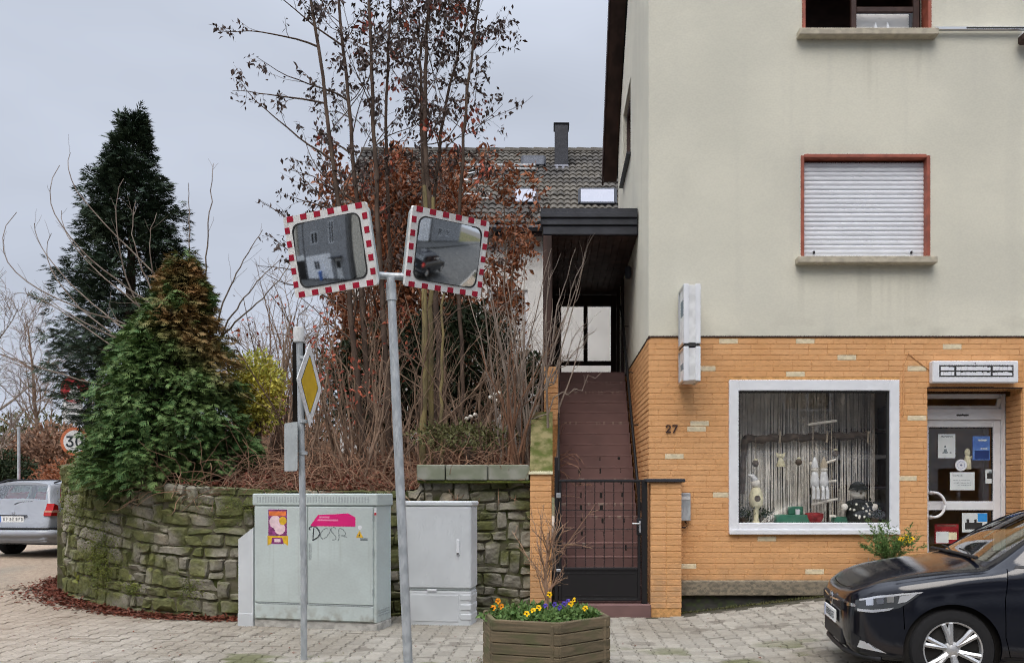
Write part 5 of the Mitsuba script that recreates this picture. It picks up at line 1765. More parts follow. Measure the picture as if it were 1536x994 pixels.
scene['m_lens'] = {'type': 'thindielectric', 'int_ior': 1.5}
scene['m_red_lens'] = {'type': 'twosided', 'bsdf': {'type': 'roughplastic', 'diffuse_reflectance': rgb((.42, .012, .012)), 'alpha': .05}}
scene['m_amber_lens'] = {'type': 'twosided', 'bsdf': {'type': 'roughplastic', 'diffuse_reflectance': rgb((.60, .28, .20)), 'alpha': .05}}
scene['m_car_glass'] = {'type': 'thindielectric', 'int_ior': 2.1, 'specular_transmittance': rgb((.36, .46, .40))}

hb = CarBody(4.06,
             top=[(0, .60), (.02, .66), (.06, .705), (.14, .755), (.3, .825), (.55, .893), (.8, .942), (1.02, .982), (1.10, 1.01), (1.30, 1.135), (1.55, 1.275), (1.80, 1.378), (2.05, 1.42), (2.4, 1.433), (2.8, 1.42), (3.2, 1.38), (3.55, 1.30), (3.78, 1.12), (3.92, .95), (4.0, .80), (4.06, .60)],
             bot=[(0, .36), (.04, .25), (.15, .19), (.5, .175), (3.4, .185), (3.8, .25), (4.0, .33), (4.06, .40)],
             wid=[(0, .42), (.03, .545), (.08, .635), (.17, .715), (.3, .783), (.45, .832), (.62, .862), (.85, .878), (1.2, .872), (2.2, .878), (3.0, .880), (3.4, .868), (3.75, .80), (3.95, .69), (4.06, .5)],
             shz=[(0, .54), (.05, .60), (.14, .665), (.3, .735), (.6, .80), (.9, .848), (1.2, .878), (2.0, .905), (3.0, .945), (3.5, .96), (3.8, .92), (4.06, .55)],
             rw=[(0, .36), (.06, .50), (.15, .595), (.3, .66), (.6, .722), (.9, .742), (1.05, .742), (1.3, .715), (1.6, .672), (1.9, .632), (2.3, .60), (3.0, .58), (3.5, .555), (3.8, .57), (4.06, .42)],
             rz=[(0, .585), (.06, .69), (.14, .735), (.3, .80), (.6, .865), (.9, .908), (1.10, .93), (1.22, .985), (1.45, 1.14), (1.70, 1.272), (1.95, 1.345), (2.3, 1.375), (2.8, 1.36), (3.2, 1.315), (3.5, 1.235), (3.75, 1.05), (3.92, .90), (4.0, .77), (4.06, .585)], kind='hatch')
AX_F, AX_R, WR, RIM = .83, 3.37, .312, .215
outer = hb.solid()
inner_ = hb.solid(off=.055)
shell = outer - inner_
arch = lambda s, r, y0, y1: m3.Manifold.cylinder(y1 - y0, r, r, 56).rotate([90, 0, 0]).translate([s, y1, WR])
shell_cut = []
for s in (AX_F, AX_R):
    shell_cut += [arch(s, .355, -1.2, -.60), arch(s, .355, .60, 1.2)]
side_glass = [(1.27, .955), (1.55, 1.115), (1.80, 1.245), (2.02, 1.318), (2.4, 1.335), (2.85, 1.318), (3.2, 1.262), (3.38, 1.15), (3.34, 1.03), (2.4, .965)]
front_q = [(1.36, .965), (1.62, 1.12), (1.86, 1.245), (2.05, 1.312), (2.33, 1.332), (2.33, .972)]
rear_q = [(2.41, .975), (2.41, 1.332), (2.85, 1.312), (3.18, 1.255), (3.34, 1.14), (3.28, 1.03)]
for poly in (front_q, rear_q):
    shell_cut += [mprism(poly, -1.2, -.3), mprism(poly, .3, 1.2)]
# windscreen and rear window openings, cut along the car
def mtop(poly, z0, z1):
    p = np.asarray(poly, float)
    if sg.Polygon(p).exterior.is_ccw is False:
        p = p[::-1]
    return m3.Manifold.extrude(m3.CrossSection([p]), z1 - z0).translate([0, 0, z0])


ws = [(1.075, 0), (1.085, .35), (1.12, .60), (1.165, .665), (1.45, .625), (1.75, .575), (1.80, .45), (1.835, .2), (1.84, 0)]
ws = ws + [(a, -b) for a, b in ws[-2:0:-1]]
shell_cut.append(mtop(ws, .97, 1.6))
rwp = [(3.60, 0), (3.59, .46), (3.80, .47), (3.80, 0)]
rwp = rwp + [(a, -b) for a, b in rwp[-2:0:-1]]
shell_cut.append(mtop(rwp, 1.0, 1.6))
# joints: door, bonnet, wing, bumper
gap = .0032
door_l = [(1.245, .26), (1.205, .42), (1.20, .70), (1.235, .93)]
for y0, y1 in ((-1.2, -.55), (.55, 1.2)):
    shell_cut.append(mline(door_l, gap, y0, y1))
    shell_cut.append(mline([(2.37, .26), (2.37, .97)], gap, y0, y1))
    shell_cut.append(mline([(.485, .46), (.475, .66), (.43, .70)], gap, y0, y1))
hood = [(.075, .0), (.085, .25), (.115, .42), (.21, .555), (.5, .672), (.9, .735), (1.06, .748)]
hood2 = sg.LineString(hood + []).buffer(gap, cap_style=2)
hood3 = sg.LineString([(a, -b) for a, b in hood]).buffer(gap, cap_style=2)
for h_ in (hood2, hood3):
    shell_cut.append(mtop(np.array(h_.exterior.coords)[:-1], .66, 1.02))
for c_ in shell_cut:
    shell = shell - c_


def car_xf(pos, rz, s=1):
    return T().translate(list(map(float, pos))).rotate([0, 0, 1], math.degrees(rz)).scale(s)


# nose towards -x, left side (y > 0 in the car) towards the viewer: the car frame is turned by 180 degrees about z... s -> +x, y -> -y by a mirror
CARZ = float(g(3.0, 6.6)) - .012
CROT = math.radians(-8.5)
wheel_at = np.array([3.035, 6.585])             # outer face of the near front wheel
def to_car(v):
    """car (s, y, z) -> world, the car's left side facing the viewer"""
    x, y = v[:, 0] - AX_F, -(v[:, 1] - .855)
    x = np.where(x < -.36, -.36 + (x + .36) * .80, x)
    c, s_ = math.cos(CROT), math.sin(CROT)
    return np.stack([wheel_at[0] + c * x - s_ * y, wheel_at[1] + s_ * x + c * y, v[:, 2] + CARZ], 1)


def cput(name, m, b, parent, smooth=False, **k):
    v, f = V(m)
    return put(name, (to_car(v), f[:, ::-1]), b, parent, smooth=smooth, **k)


car = thing('black_hatchback', 'shiny black hatchback car parked at the right in front of the shop', 'car')
cput('body', shell, 'm_car_black', car, smooth=28)
# dark undertray closing the inside below the windows
def inner_floor():
    return cbox(.35, 3.7, -.60, .60, .2, .26, .02)


cput('underbody', [inner_floor()][0], 'm_trim', car)
cput('engine_bay', join([cbox(.16, 1.0, -.44, .44, .28, .62, .03)]), 'm_dark', car)
cput('dashboard', cbox(1.0, 1.42, -.68, .68, .62, .945, .05), 'm_interior', car)
for y in (-.36, .36):
    st_k = cput('seat', join([cbox(1.85, 2.3, y - .24, y + .24, .35, .58, .06), move(cbox(-.07, .07, -.24, .24, 0, .62, .06), ry=.22, t=(2.36, y, .5)), move(cbox(-.05, .05, -.13, .13, 0, .2, .04), ry=.15, t=(2.52, y, 1.13))]), 'm_interior', car)
cput('steering_wheel', move(lathe([(.175, -.012), (.19, 0), (.175, .012), (.165, 0), (.175, -.012)], 26, 'x'), ry=-.4, t=(1.52, .36, .93)), 'm_trim', car)
# panes follow the body surface, a little inside
def glass_sheet(poly, sgn, inset=.012):
    g_ = sg.Polygon(poly).buffer(.02)
    x0, z0, x1, z1 = g_.bounds
    S, Z = np.linspace(x0, x1, 22), np.linspace(z0, z1, 9)
    P = np.array([[hb.flank(s, z) for z in Z] for s in S]) - [0, inset, 0]
    P[..., 1] *= sgn
    v = P.reshape(-1, 3)
    i, j = np.meshgrid(np.arange(21), np.arange(8), indexing='ij')
    q = (i * 9 + j).ravel()
    f = np.vstack([np.stack([q, q + 9, q + 1], 1), np.stack([q + 1, q + 9, q + 10], 1)])
    cen_ = v[f].mean(1)
    return v, f[shapely.contains_xy(g_, cen_[:, 0], cen_[:, 2])]


for poly, nm in ((front_q, 'side_window'), (rear_q, 'side_window')):
    for sgn in (1, -1):
        cput(nm, glass_sheet(poly, sgn), 'm_car_glass', car, smooth=True)
def top_sheet(s0, s1, wmax, inset=.012, n=24, m=17):
    P = []
    for s in np.linspace(s0, s1, n):
        Y, Z = hb.half(s, 200)
        k0 = 100
        yy = np.linspace(-1, 1, m) * wmax(s)
        zz = np.interp(abs(yy), Y[k0:][::-1], Z[k0:][::-1])
        P.append(np.stack([np.full(m, s), yy, zz - inset], 1))
    P = np.array(P)
    i, j = np.meshgrid(np.arange(n - 1), np.arange(m - 1), indexing='ij')
    q = (i * m + j).ravel()
    return P.reshape(-1, 3), np.vstack([np.stack([q, q + m, q + 1], 1), np.stack([q + 1, q + m, q + m + 1], 1)])


cput('windscreen', top_sheet(1.06, 1.86, lambda s: np.interp(s, [1.06, 1.165, 1.8, 1.86], [.70, .69, .60, .58])), 'm_car_glass', car, smooth=True)
cput('rear_window', top_sheet(3.58, 3.83, lambda s: .5), 'm_car_glass', car, smooth=True)
cput('cowl', join([tube([(1.075, -.62, 1.0), (1.05, 0, 1.008), (1.075, .62, 1.0)], .014, 6)]), 'm_trim', car)
for y in (.3, -.2):
    cput('wiper', tube([(1.06, y + .25, .995), (1.10, y, 1.03), (1.12, y - .25, 1.035)], .007, 6), 'm_trim', car)
# headlamp, grille, lamps on the near side; mirrored on the far side
def both(name, fn, b, **k):
    for sgn in (1, -1):
        v, f = fn()
        v = v * [1, sgn, 1]
        cput(name, (v, f if sgn > 0 else f[:, ::-1]), b, car, **k)


lamp_rows = [[(.085, .575), (.20, .575), (.36, .60), (.45, .625)], [(.083, .615), (.20, .632), (.38, .660), (.52, .672)], [(.09, .652), (.22, .690), (.42, .722), (.615, .748)]]
both('headlamp', lambda: hb.strip(lamp_rows, .004, 22), 'm_lamp_housing' if 'm_lamp_housing' in scene else mat('m_lamp_housing', (.055, .06, .065), .15, .5), smooth=True)
both('daylight_strip', lambda: hb.strip([[(.10, .570), (.22, .572), (.36, .598)], [(.10, .590), (.22, .594), (.40, .624)]], .008, 14), 'm_lamp_silver', smooth=True)
both('lamp_bezel', lambda: hb.strip([[(.12, .650), (.26, .686), (.45, .716), (.60, .738)], [(.12, .664), (.26, .703), (.45, .731), (.62, .751)]], .008, 16), 'm_lamp_silver', smooth=True)
both('lamp_reflector', lambda: hb.strip([[(.43, .655), (.50, .672)], [(.45, .712), (.58, .738)]], .007, 8), 'm_lamp_silver', smooth=True)
for s0 in (.17, .255, .34):
    both('lamp_projector', lambda s0=s0: hb.strip([[(s0, .622 + (s0 - .17) * .2), (s0 + .06, .63 + (s0 - .17) * .2)], [(s0, .668 + (s0 - .17) * .2), (s0 + .06, .678 + (s0 - .17) * .2)]], .007, 6), 'm_chrome', smooth=True)
both('chrome_tip', lambda: hb.strip([[(.032, .595), (.09, .60)], [(.034, .625), (.09, .622)]], .009, 8), 'm_chrome', smooth=True)
both('fog_trim', lambda: hb.strip([[(.10, .285), (.22, .275), (.34, .262)], [(.12, .345), (.16, .338), (.20, .315)]], .006, 10), 'm_lamp_silver', smooth=True)
both('bumper_inlet', lambda: hb.strip([[(.06, .30), (.13, .275)], [(.05, .40), (.12, .37)]], .004, 8), 'm_trim', smooth=True)
# front face: grille, badge ring, plate, lower inlet
cput('grille', cbox(-.012, .06, -.46, .46, .545, .635, .012), 'm_trim', car)
for z in (.565, .59, .615):
    cput('grille_bar', cbox(-.018, -.006, -.44, .44, z - .004, z + .004, .002), 'm_trim', car)
cput('grille_chrome', tube([(.03, .52, .622), (-.012, .34, .618), (-.02, .1, .605)], .008, 6), 'm_chrome', car)
cput('grille_chrome', tube([(.03, -.52, .622), (-.012, -.34, .618), (-.02, -.1, .605)], .008, 6), 'm_chrome', car)
cput('badge', move(lathe([(.043, -.008), (.055, -.012), (.062, -.004), (.058, .004), (.043, .004)], 28, 'x'), t=(-.012, 0, .60)), 'm_chrome', car, smooth=50)
cput('badge_bar', tube([(-.018, .05, .60), (-.02, .012, .607), (-.02, -.012, .593), (-.018, -.05, .60)], .006, 6), 'm_chrome', car)
cput('number_plate', cbox(-.036, -.018, -.26, .26, .415, .525, .004), 'm_plate', car)
cput('plate_band', cbox(-.0375, -.0355, -.258, -.225, .418, .522, .0005), 'm_blue', car)
for k in range(7):
    cput('plate_print', cbox(-.0375, -.0355, -.19 + k * .058, -.155 + k * .058, .44, .50, .0005), 'm_ink', car)
cput('lower_grille', cbox(-.008, .05, -.42, .42, .26, .40, .015), 'm_trim', car)
cput('front_lip', tube([(.30, .74, .21), (.12, .62, .215), (.03, .4, .22), (.01, 0, .225), (.03, -.4, .22), (.12, -.62, .215), (.3, -.74, .21)], .022, 8), 'm_trim', car, smooth=60)
# mirrors, sill trim
both('door_mirror', lambda: move(ball((0, 0, 0), .1, 3, (.75, 1.0, .68)), t=(1.52, .955, .985)), 'm_car_black', smooth=True)
both('mirror_foot', lambda: cbox(1.45, 1.52, .84, .93, .93, .965, .01), 'm_trim')
both('sill', lambda: hb.strip([[(1.2, .20), (3.0, .20)], [(1.2, .27), (3.0, .27)]], .004, 14), 'm_trim', smooth=True)
both('window_trim', lambda: hb.strip([[(1.28, .935), (2.4, .952), (3.3, 1.0)], [(1.30, .955), (2.4, .968), (3.3, 1.02)]], .003, 30), 'm_trim', smooth=True)
both('door_handle', lambda: cbox(2.12, 2.30, .87, .905, .80, .83, .012), 'm_car_black')
both('arch_liner', lambda: lathe([(.352, 0), (.352, .24), (.05, .24)], 40, 'y') if False else move(lathe([(.356, -.0), (.356, .22), (.02, .22)], 44, 'y'), t=(AX_F, .60, WR)), 'm_dark', smooth=True)
both('arch_liner', lambda: move(lathe([(.356, -.0), (.356, .22), (.02, .22)], 44, 'y'), t=(AX_R, .60, WR)), 'm_dark', smooth=True)
both('tail_lamp', lambda: hb.strip([[(3.80, .80), (3.97, .80)], [(3.72, .93), (3.90, .93)]], .005, 8), 'm_red_lens', smooth=True)
both('arch_lip', lambda: hb.strip([[(.83 + .352 * math.sin(a), .312 + .352 * math.cos(a)) for a in np.linspace(-1.9, 1.9, 30)], [(.83 + .362 * math.sin(a), .312 + .362 * math.cos(a)) for a in np.linspace(-1.9, 1.9, 30)]], .004, 40), 'm_car_black', smooth=True)


def wheel_xf(s, side):
    x, y = s - AX_F, (0 if side > 0 else 1.71)
    c, s_ = math.cos(CROT), math.sin(CROT)
    p = [wheel_at[0] + c * x - s_ * y, wheel_at[1] + s_ * x + c * y, CARZ + WR]
    return T().translate(p).rotate([0, 0, 1], math.degrees(CROT) + (180 if side > 0 else 0))


for s in (AX_F, AX_R):
    for side in (1, -1):
        wheel(car, wheel_xf(s, side), WR, .2, 6, RIM)

# silver estate car further up the street, seen from behind
es = CarBody(4.3,
             top=[(0, .55), (.05, .68), (.2, .74), (.9, .92), (1.1, .98), (1.5, 1.2), (1.9, 1.40), (2.4, 1.44), (3.2, 1.44), (3.8, 1.425), (4.0, 1.40), (4.05, 1.33), (4.16, 1.05), (4.22, .82), (4.27, .70), (4.30, .58)],
             bot=[(0, .35), (.1, .22), (3.8, .22), (4.15, .28), (4.30, .33)],
             wid=[(0, .5), (.15, .74), (.5, .82), (1, .85), (3.5, .855), (4.0, .83), (4.2, .80), (4.28, .77), (4.30, .72)],
             shz=[(0, .5), (.2, .7), (1, .86), (3.5, .93), (4.0, .95), (4.16, .93), (4.24, .74), (4.30, .52)],
             rw=[(0, .4), (.3, .66), (1.0, .72), (1.5, .68), (2.0, .62), (3.8, .62), (4.02, .62), (4.16, .68), (4.22, .72), (4.30, .66)],
             rz=[(0, .53), (.2, .71), (1.0, .93), (1.4, 1.1), (1.9, 1.32), (2.4, 1.37), (3.8, 1.36), (4.0, 1.33), (4.06, 1.26), (4.16, 1.02), (4.22, .80), (4.27, .68), (4.30, .56)], kind='estate')


def simple_car(name, label, pos, rz, paint, full=True):
    o = thing(name, label, 'car')
    z0 = float(g(pos[0], pos[1]))
    c, s_ = math.cos(rz), math.sin(rz)

    def w(v):
        x, y = v[:, 0] - 4.3, v[:, 1]
        return np.stack([pos[0] + c * x - s_ * y, pos[1] + s_ * x + c * y, v[:, 2] + z0], 1)

    def pp(nm, m, b, smooth=False, **k):
        v, f = V(m)
        return put(nm, (w(v), f), b, o, smooth=smooth, **k)
    body = es.solid(n=80, m=36) - es.solid(off=.05, n=60, m=30)
    rq = [(4.0, -.56), (4.0, .56), (4.145, .63), (4.145, -.63)]
    body = body - mtop(rq, 1.0, 1.6)
    sq = [(3.05, .99), (3.05, 1.33), (3.82, 1.315), (3.98, 1.01)]
    sq2 = [(1.5, .96), (2.0, 1.28), (2.9, 1.33), (2.9, .98)]
    for q in (sq, sq2):
        body = body - mprism(q, -1.2, -.3) - mprism(q, .3, 1.2)
    for s in (.85, 3.47):
        cy = m3.Manifold.cylinder(.5, .34, .34, 40).rotate([90, 0, 0])
        body = body - cy.translate([s, -.5, .3]) - cy.translate([s, 1.05, .3])
    pp('body', body, paint, smooth=30)
    pp('rear_window', (np.array([[3.985, -.60, 1.36], [3.985, .60, 1.36], [4.165, .66, .985], [4.165, -.66, .985]]), np.array([[0, 1, 2], [0, 2, 3]])), 'm_car_glass')
    for sgn in (1, -1):
        pp('side_window', (np.array([[1.5, .775 * sgn, .96], [3.98, .80 * sgn, 1.0], [3.8, .655 * sgn, 1.33], [2.0, .66 * sgn, 1.3]]), np.array([[0, 1, 2], [0, 2, 3]])), 'm_car_glass')
    pp('seat', join([cbox(2.9, 3.1, -.6, .6, .4, 1.0, .05), cbox(2.0, 2.2, -.6, .6, .4, 1.1, .05), cbox(1.0, 1.5, -.7, .7, .6, .9, .05)]), 'm_interior')
    if not full:
        return o
    for sgn in (1, -1):
        tl_ = pp('tail_lamp', prism([(4.06, .78), (4.255, .78), (4.235, .86), (4.215, .86), (4.165, 1.0), (4.08, .97)], .16, 'y', .675 if sgn > 0 else -.835), 'm_red_lens')
        pp('indicator', cbox(4.05, 4.243, .68 if sgn > 0 else -.83, .84 if sgn > 0 else -.67, .835, .875, .004), 'm_amber_lens')
        pp('roof_rail', tube([(2.2, .60 * sgn, 1.39), (2.35, .605 * sgn, 1.45), (3.7, .605 * sgn, 1.44), (3.9, .60 * sgn, 1.385)], .016, 7), 'm_trim', smooth=60)
    pp('bumper', join([tube([(4.05, -.84, .46), (4.24, -.80, .46), (4.31, -.6, .46), (4.325, 0, .46), (4.31, .6, .46), (4.24, .80, .46), (4.05, .84, .46)], .075, 10)]), paint, smooth=60)
    pp('bumper_strip', tube([(4.1, -.87, .55), (4.27, -.80, .55), (4.34, -.6, .55), (4.355, 0, .55), (4.34, .6, .55), (4.27, .80, .55), (4.1, .87, .55)], .02, 6), 'm_trim')
    pp('bumper_skirt', cbox(4.1, 4.27, -.74, .74, .28, .40, .03), 'm_car_silver' if paint == 'm_car_silver' else paint)
    np_ = pp('number_plate', cbox(4.262, 4.28, -.235, .285, .66, .77, .003), 'm_plate')
    pp('plate_band', cbox(4.2795, 4.2815, -.233, -.195, .662, .768, .0005), 'm_blue')
    tr = np.random.default_rng(5)
    for k, y in enumerate((-.15, -.09, -.01, .05, .12, .18, .23)):
        pp('plate_print', join([cbox(4.2795, 4.2815, y, y + .012, .685, .745, .0004), cbox(4.2795, 4.2815, y + .02, y + .03, .685 + .03 * (k % 2), .745, .0004)]), 'm_ink')
    pp('plate_lamp_bar', cbox(4.25, 4.285, -.32, .34, .775, .795, .006), 'm_trim')
    pp('badge', move(lathe([(.02, -.004), (.03, 0), (.02, .004)], 14, 'x'), t=(4.23, .02, .83)), 'm_chrome')
    pp('wiper', tube([(4.18, 0, .99), (4.16, .12, 1.03), (4.155, .38, 1.04)], .008, 5), 'm_trim')
    for s in (.85, 3.47):
        for sgn in (1, -1):
            p = w(np.array([[s, .80 * sgn, .30]]))[0]
            wheel(o, T().translate(p.tolist()).rotate([0, 0, 1], math.degrees(rz) + (0 if sgn > 0 else 180)), .30, .19, 7, .2)
    return o


# the tail points to the viewer: s grows towards -y
simple_car('silver_estate_car', 'silver estate car seen from behind, half hidden by the stone wall', (at(14, 800, 15.9)[0], 15.9), math.radians(-101), 'm_car_silver')
simple_car('red_car', 'red car with only its roof showing beyond the silver estate car', (-14.2, 23.5), math.radians(-90), 'm_car_red', False)


# ------------------------------------------------------------------ trees, shrubs, litter
def wob(p0, d0, L, n, bend, up=0.0, rg=rng):
    """a wandering line from p0 in direction d0"""
    p, d = [np.array(p0, float)], unit(np.array(d0, float))
    for _ in range(n):
        d = unit(d + rg.normal(0, bend, 3) + [0, 0, up])
        p.append(p[-1] + d * L / n)
    return np.array(p)


def twigs_from(line, r0, count, Lr, ang, lo=.2, rr=.5, n=5, bend=.12, up=.05, rg=rng, rmin=.0025):
    """side shoots along a line: [(pts, radii)]"""
    out = []
    seg = np.diff(line, axis=0)
    for t in np.sort(rg.uniform(lo, 1, count)):
        x = t * (len(line) - 1)
        i = min(int(x), len(seg) - 1)
        p = line[i] + seg[i] * (x - i)
        ax = unit(seg[i])
        s = unit(np.cross(ax, rg.normal(size=3)))
        a = rg.uniform(*ang)
        d = ax * math.cos(a) + s * math.sin(a)
        L = rg.uniform(*Lr) * (1.1 - .6 * t)
        r = max(r0 * (1 - .75 * t) * rr, rmin)
        q = wob(p, d, L, n, bend, up, rg)
        out.append((q, np.linspace(r, max(r * .3, rmin * .7), len(q))))
    return out


def leafset(lines, per, size, hang=.6, rg=rng, spread=.05, tmin=.3):
    c = []
    for p, _ in lines:
        for t in rg.uniform(tmin, 1, rg.poisson(per)):
            x = t * (len(p) - 1)
            i = min(int(x), len(p) - 2)
            c.append(p[i] + (p[i + 1] - p[i]) * (x - i))
    c = np.array(c)
    n = len(c)
    c = c + rg.normal(0, spread, (n, 3))
    d = unit(rg.normal(size=(n, 3)) + [0, 0, -hang])
    L = size * rg.uniform(.6, 1.25, n)
    return leaves(c, d, rdir(n), L, L * rg.uniform(.35, .6, n), .2)


# ---- the tall multi-stemmed tree
tr = thing('multi_stem_tree', 'tall many stemmed tree with sparse withered brown leaves behind the two mirrors', 'tree')
rg = np.random.default_rng(21)
stems = [  # (base px, py) (mid) (at the top of the photo), distance
    ((548, 650), (502, 260), (467, 0), 13.4), ((566, 655), (531, 250), (508, 0), 13.7), ((588, 660), (563, 245), (553, 0), 13.3), ((596, 655), (580, 240), (585, 0), 14.0),
    ((640, 665), (634, 200), (631, 100), 13.6), ((655, 668), (638, 200), (644, 0), 13.2), ((668, 660), (660, 215), (687, 80), 13.9), ((690, 655), (694, 225), (718, 0), 13.5)]
tw1, tw2, allt = [], [], []
for i, (b, m, t, d) in enumerate(stems):
    P0, P1, P2 = at(*b, d), at(*m, d), at(*t, d)
    P0[2] = float(bank_z(np.array([P0[0]]), np.array([P0[1]]))[0]) - .1
    ext = P2 + (P2 - P1) * .75
    key = np.array([P0, (P0 + P1) / 2 + rg.normal(0, .05, 3), P1, P2, ext])
    tt = np.linspace(0, 4, 26)
    line = CubicSpline(np.arange(5), key)(tt) + rg.normal(0, .012, (26, 3))
    r0 = [.053, .052, .052, .04, .044, .054, .04, .036][i]
    put('trunk', tube(line, np.linspace(r0, .012, 26), 8), 'm_bark', tr, smooth=True)
    a = twigs_from(line, r0 * .8, 26, (.7, 2.3), (.5, 1.15), .22, .42, 8, .13, .035, rg)
    if i in (0, 1):                                      # the long limbs reaching left
        for q in range(8):
            k = 7 + q * 2
            L = rg.uniform(1.0, 1.9)
            pp_ = wob(line[k], [-.85, rg.normal(0, .3), .45], L, 9, .10, .0, rg)
            a.append((pp_, np.linspace(.017, .004, len(pp_))))
    tw1 += a
    for (p, r) in a:
        tw2 += twigs_from(p, r[0], 5, (.25, .75), (.4, 1.1), .25, .5, 4, .16, .0, rg)
put('branches', tubes(tw1, 4), 'm_bark', tr, kind='stuff')
put('twigs', tubes(tw2, 3), 'm_bark', tr, kind='stuff')
hi = [l for l in tw2 if l[0][0, 2] > 5.1]
put('leaves', leafset(hi, 9, .092, 1.3, rg, .04, .45), 'm_leaf_dark', tr, kind='stuff', label='withered dark brown leaves')
few = [l for l in tw2 if rg.random() < .035 and l[0][0, 2] > 5]
put('rust_leaves', leafset(few, 14, .12, 1.3, rg, .06, .4), 'm_leaf_red', tr, kind='stuff', label='a few rusty red leaves')

# ---- a rust coloured beech-like shrub mass in front of the rear house
sh_ = thing('rust_leaved_shrub', 'big rust brown leafy shrub in front of the rear house roof', 'shrub')
rg = np.random.default_rng(22)
st1, st2 = [], []
for i in range(30):
    x0 = rg.uniform(-4.2, -1.25)
    p = np.array([x0, rg.uniform(15.6, 17.2), 2.4])
    topz = np.interp(x0, [-4.2, -3.2, -2.5, -1.8, -.8], [7.0, 7.7, 8.2, 7.9, 6.7]) + rg.normal(0, .25)
    line = wob(p, [rg.normal(0, .12), 0, 1], topz - 2.4, 12, .06, .04, rg)
    st1.append((line, np.linspace(.035, .006, 13)))
    st2 += twigs_from(line, .03, 26, (.4, 1.0), (.5, 1.2), .2, .4, 5, .15, .02, rg)
put('stems', tubes(st1, 5), 'm_twig_brown', sh_, kind='stuff')
put('twigs', tubes(st2, 3), 'm_twig_brown', sh_, kind='stuff')
put('leaves', leafset([l for l in st2 if l[0][0, 2] > 4.0 or rg.random() < .25], 26, .13, .5, rg, .10, .2), 'm_leaf_rust', sh_, kind='stuff')

# ---- red leaved shrubs low behind the mirrors
def small_shrub(name, label, base, n_stem, height, spread, bark, twn=10, leaf=None, leaf_per=0, size=.07, seed=1, lean=(0, 0, 0), r0=.018, tr_=(.25, .7), tz=.3, cat='shrub', bend=.06):
    o = thing(name, label, cat)
    rg = np.random.default_rng(seed)
    a, b = [], []
    base = np.array(base, float)
    base[2] = float(bank_z(np.array([base[0]]), np.array([base[1]]))[0]) - .05
    for i in range(n_stem):
        p = base + rg.normal(0, spread * .18, 3) * [1, 1, 0]
        d = unit(rg.normal(0, spread / max(height, .1) * .5, 3) * [1, 1, 0] + [0, 0, 1] + np.array(lean))
        line = wob(p, d, height * rg.uniform(.65, 1.1), 10, bend, .02, rg)
        a.append((line, np.linspace(r0 * rg.uniform(.7, 1.2), .004, 11)))
        b += twigs_from(line, r0, twn, tr_, (.35, .9), tz, .45, 5, .12, .03, rg)
    for l in a:
        put('stem', tube(l[0], l[1], 6, False), bark, o, smooth=True)
    put('twigs', tubes(b, 3), bark, o, kind='stuff')
    if leaf:
        put('leaves', leafset(b, leaf_per, size, .5, rg, .05, .3), leaf, o, kind='stuff')
    return o


small_shrub('red_leaved_shrub', 'thin shrub with scattered orange red leaves under the left mirror', at(540, 660, 13.0), 12, 2.5, 1.3, 'm_twig_brown', 10, 'm_leaf_red', 3.2, .085, 31)
small_shrub('red_leaved_shrub', 'sparse red leaved shrub behind the right mirror below the white house wall', at(735, 640, 15.0), 8, 3.6, 1.2, 'm_twig_brown', 9, 'm_leaf_rust', 2.2, .09, 32)
small_shrub('red_leaved_shrub', 'pinkish leaved bush left of the priority sign above the yellow bush', at(415, 640, 13.8), 9, 2.6, 1.4, 'm_twig_brown', 9, 'm_leaf_red', 1.6, .085, 33)
thk = [(470, 12.8, 2.7, 34, 'bare brown shrub just right of the priority sign'), (505, 13.9, 3.2, 35, 'bare brown shrub below the left mirror'), (560, 12.6, 2.2, 36, 'bare low shrub left of the leaning mirror post'),
       (625, 12.9, 2.8, 37, 'bare brown shrub just right of the leaning mirror post'), (672, 14.2, 3.3, 38, 'bare brown shrub below the right mirror'), (705, 12.6, 2.0, 39, 'low tangled bare shrub above the concrete coping'),
       (440, 14.8, 3.2, 40, 'bare thin shrub behind the priority sign'), (600, 15.2, 3.4, 41, 'bare shrub deep between the two mirrors'), (745, 13.6, 2.6, 42, 'tangled bare shrub left of the pale stemmed one')]
for px, d, hgt, sd, lab in thk:
    small_shrub('bare_shrub', lab, at(px, 660, d), 10, hgt, 1.5, 'm_twig_brown', 13, None, 0, seed=sd, r0=.02, tr_=(.3, .9), tz=.1, bend=.09)
pole_stems = thing('mossy_sapling', 'pair of yellowish green mossy trunks below the right mirror', 'tree')
for px, d, top_, r in ((634, 12.5, 280, .055), (646, 12.7, 300, .045), (662, 12.3, 440, .028)):
    b_, t_ = at(px, 668, d), at(px + rng.normal(0, 4), top_, d)
    b_[2] = float(bank_z(b_[:1], b_[1:2])[0]) - .05
    ln = np.array([b_ + (t_ - b_) * t + rng.normal(0, .012, 3) for t in np.linspace(0, 1, 14)])
    put('trunk', tube(ln, np.linspace(r, r * .55, 14), 8), 'm_bark_green', pole_stems, smooth=True)
    put('twigs', tubes(twigs_from(ln, r, 16, (.3, .9), (.5, 1.1), .3, .25, 5, .12, .03), 3), 'm_twig_brown', pole_stems, kind='stuff')
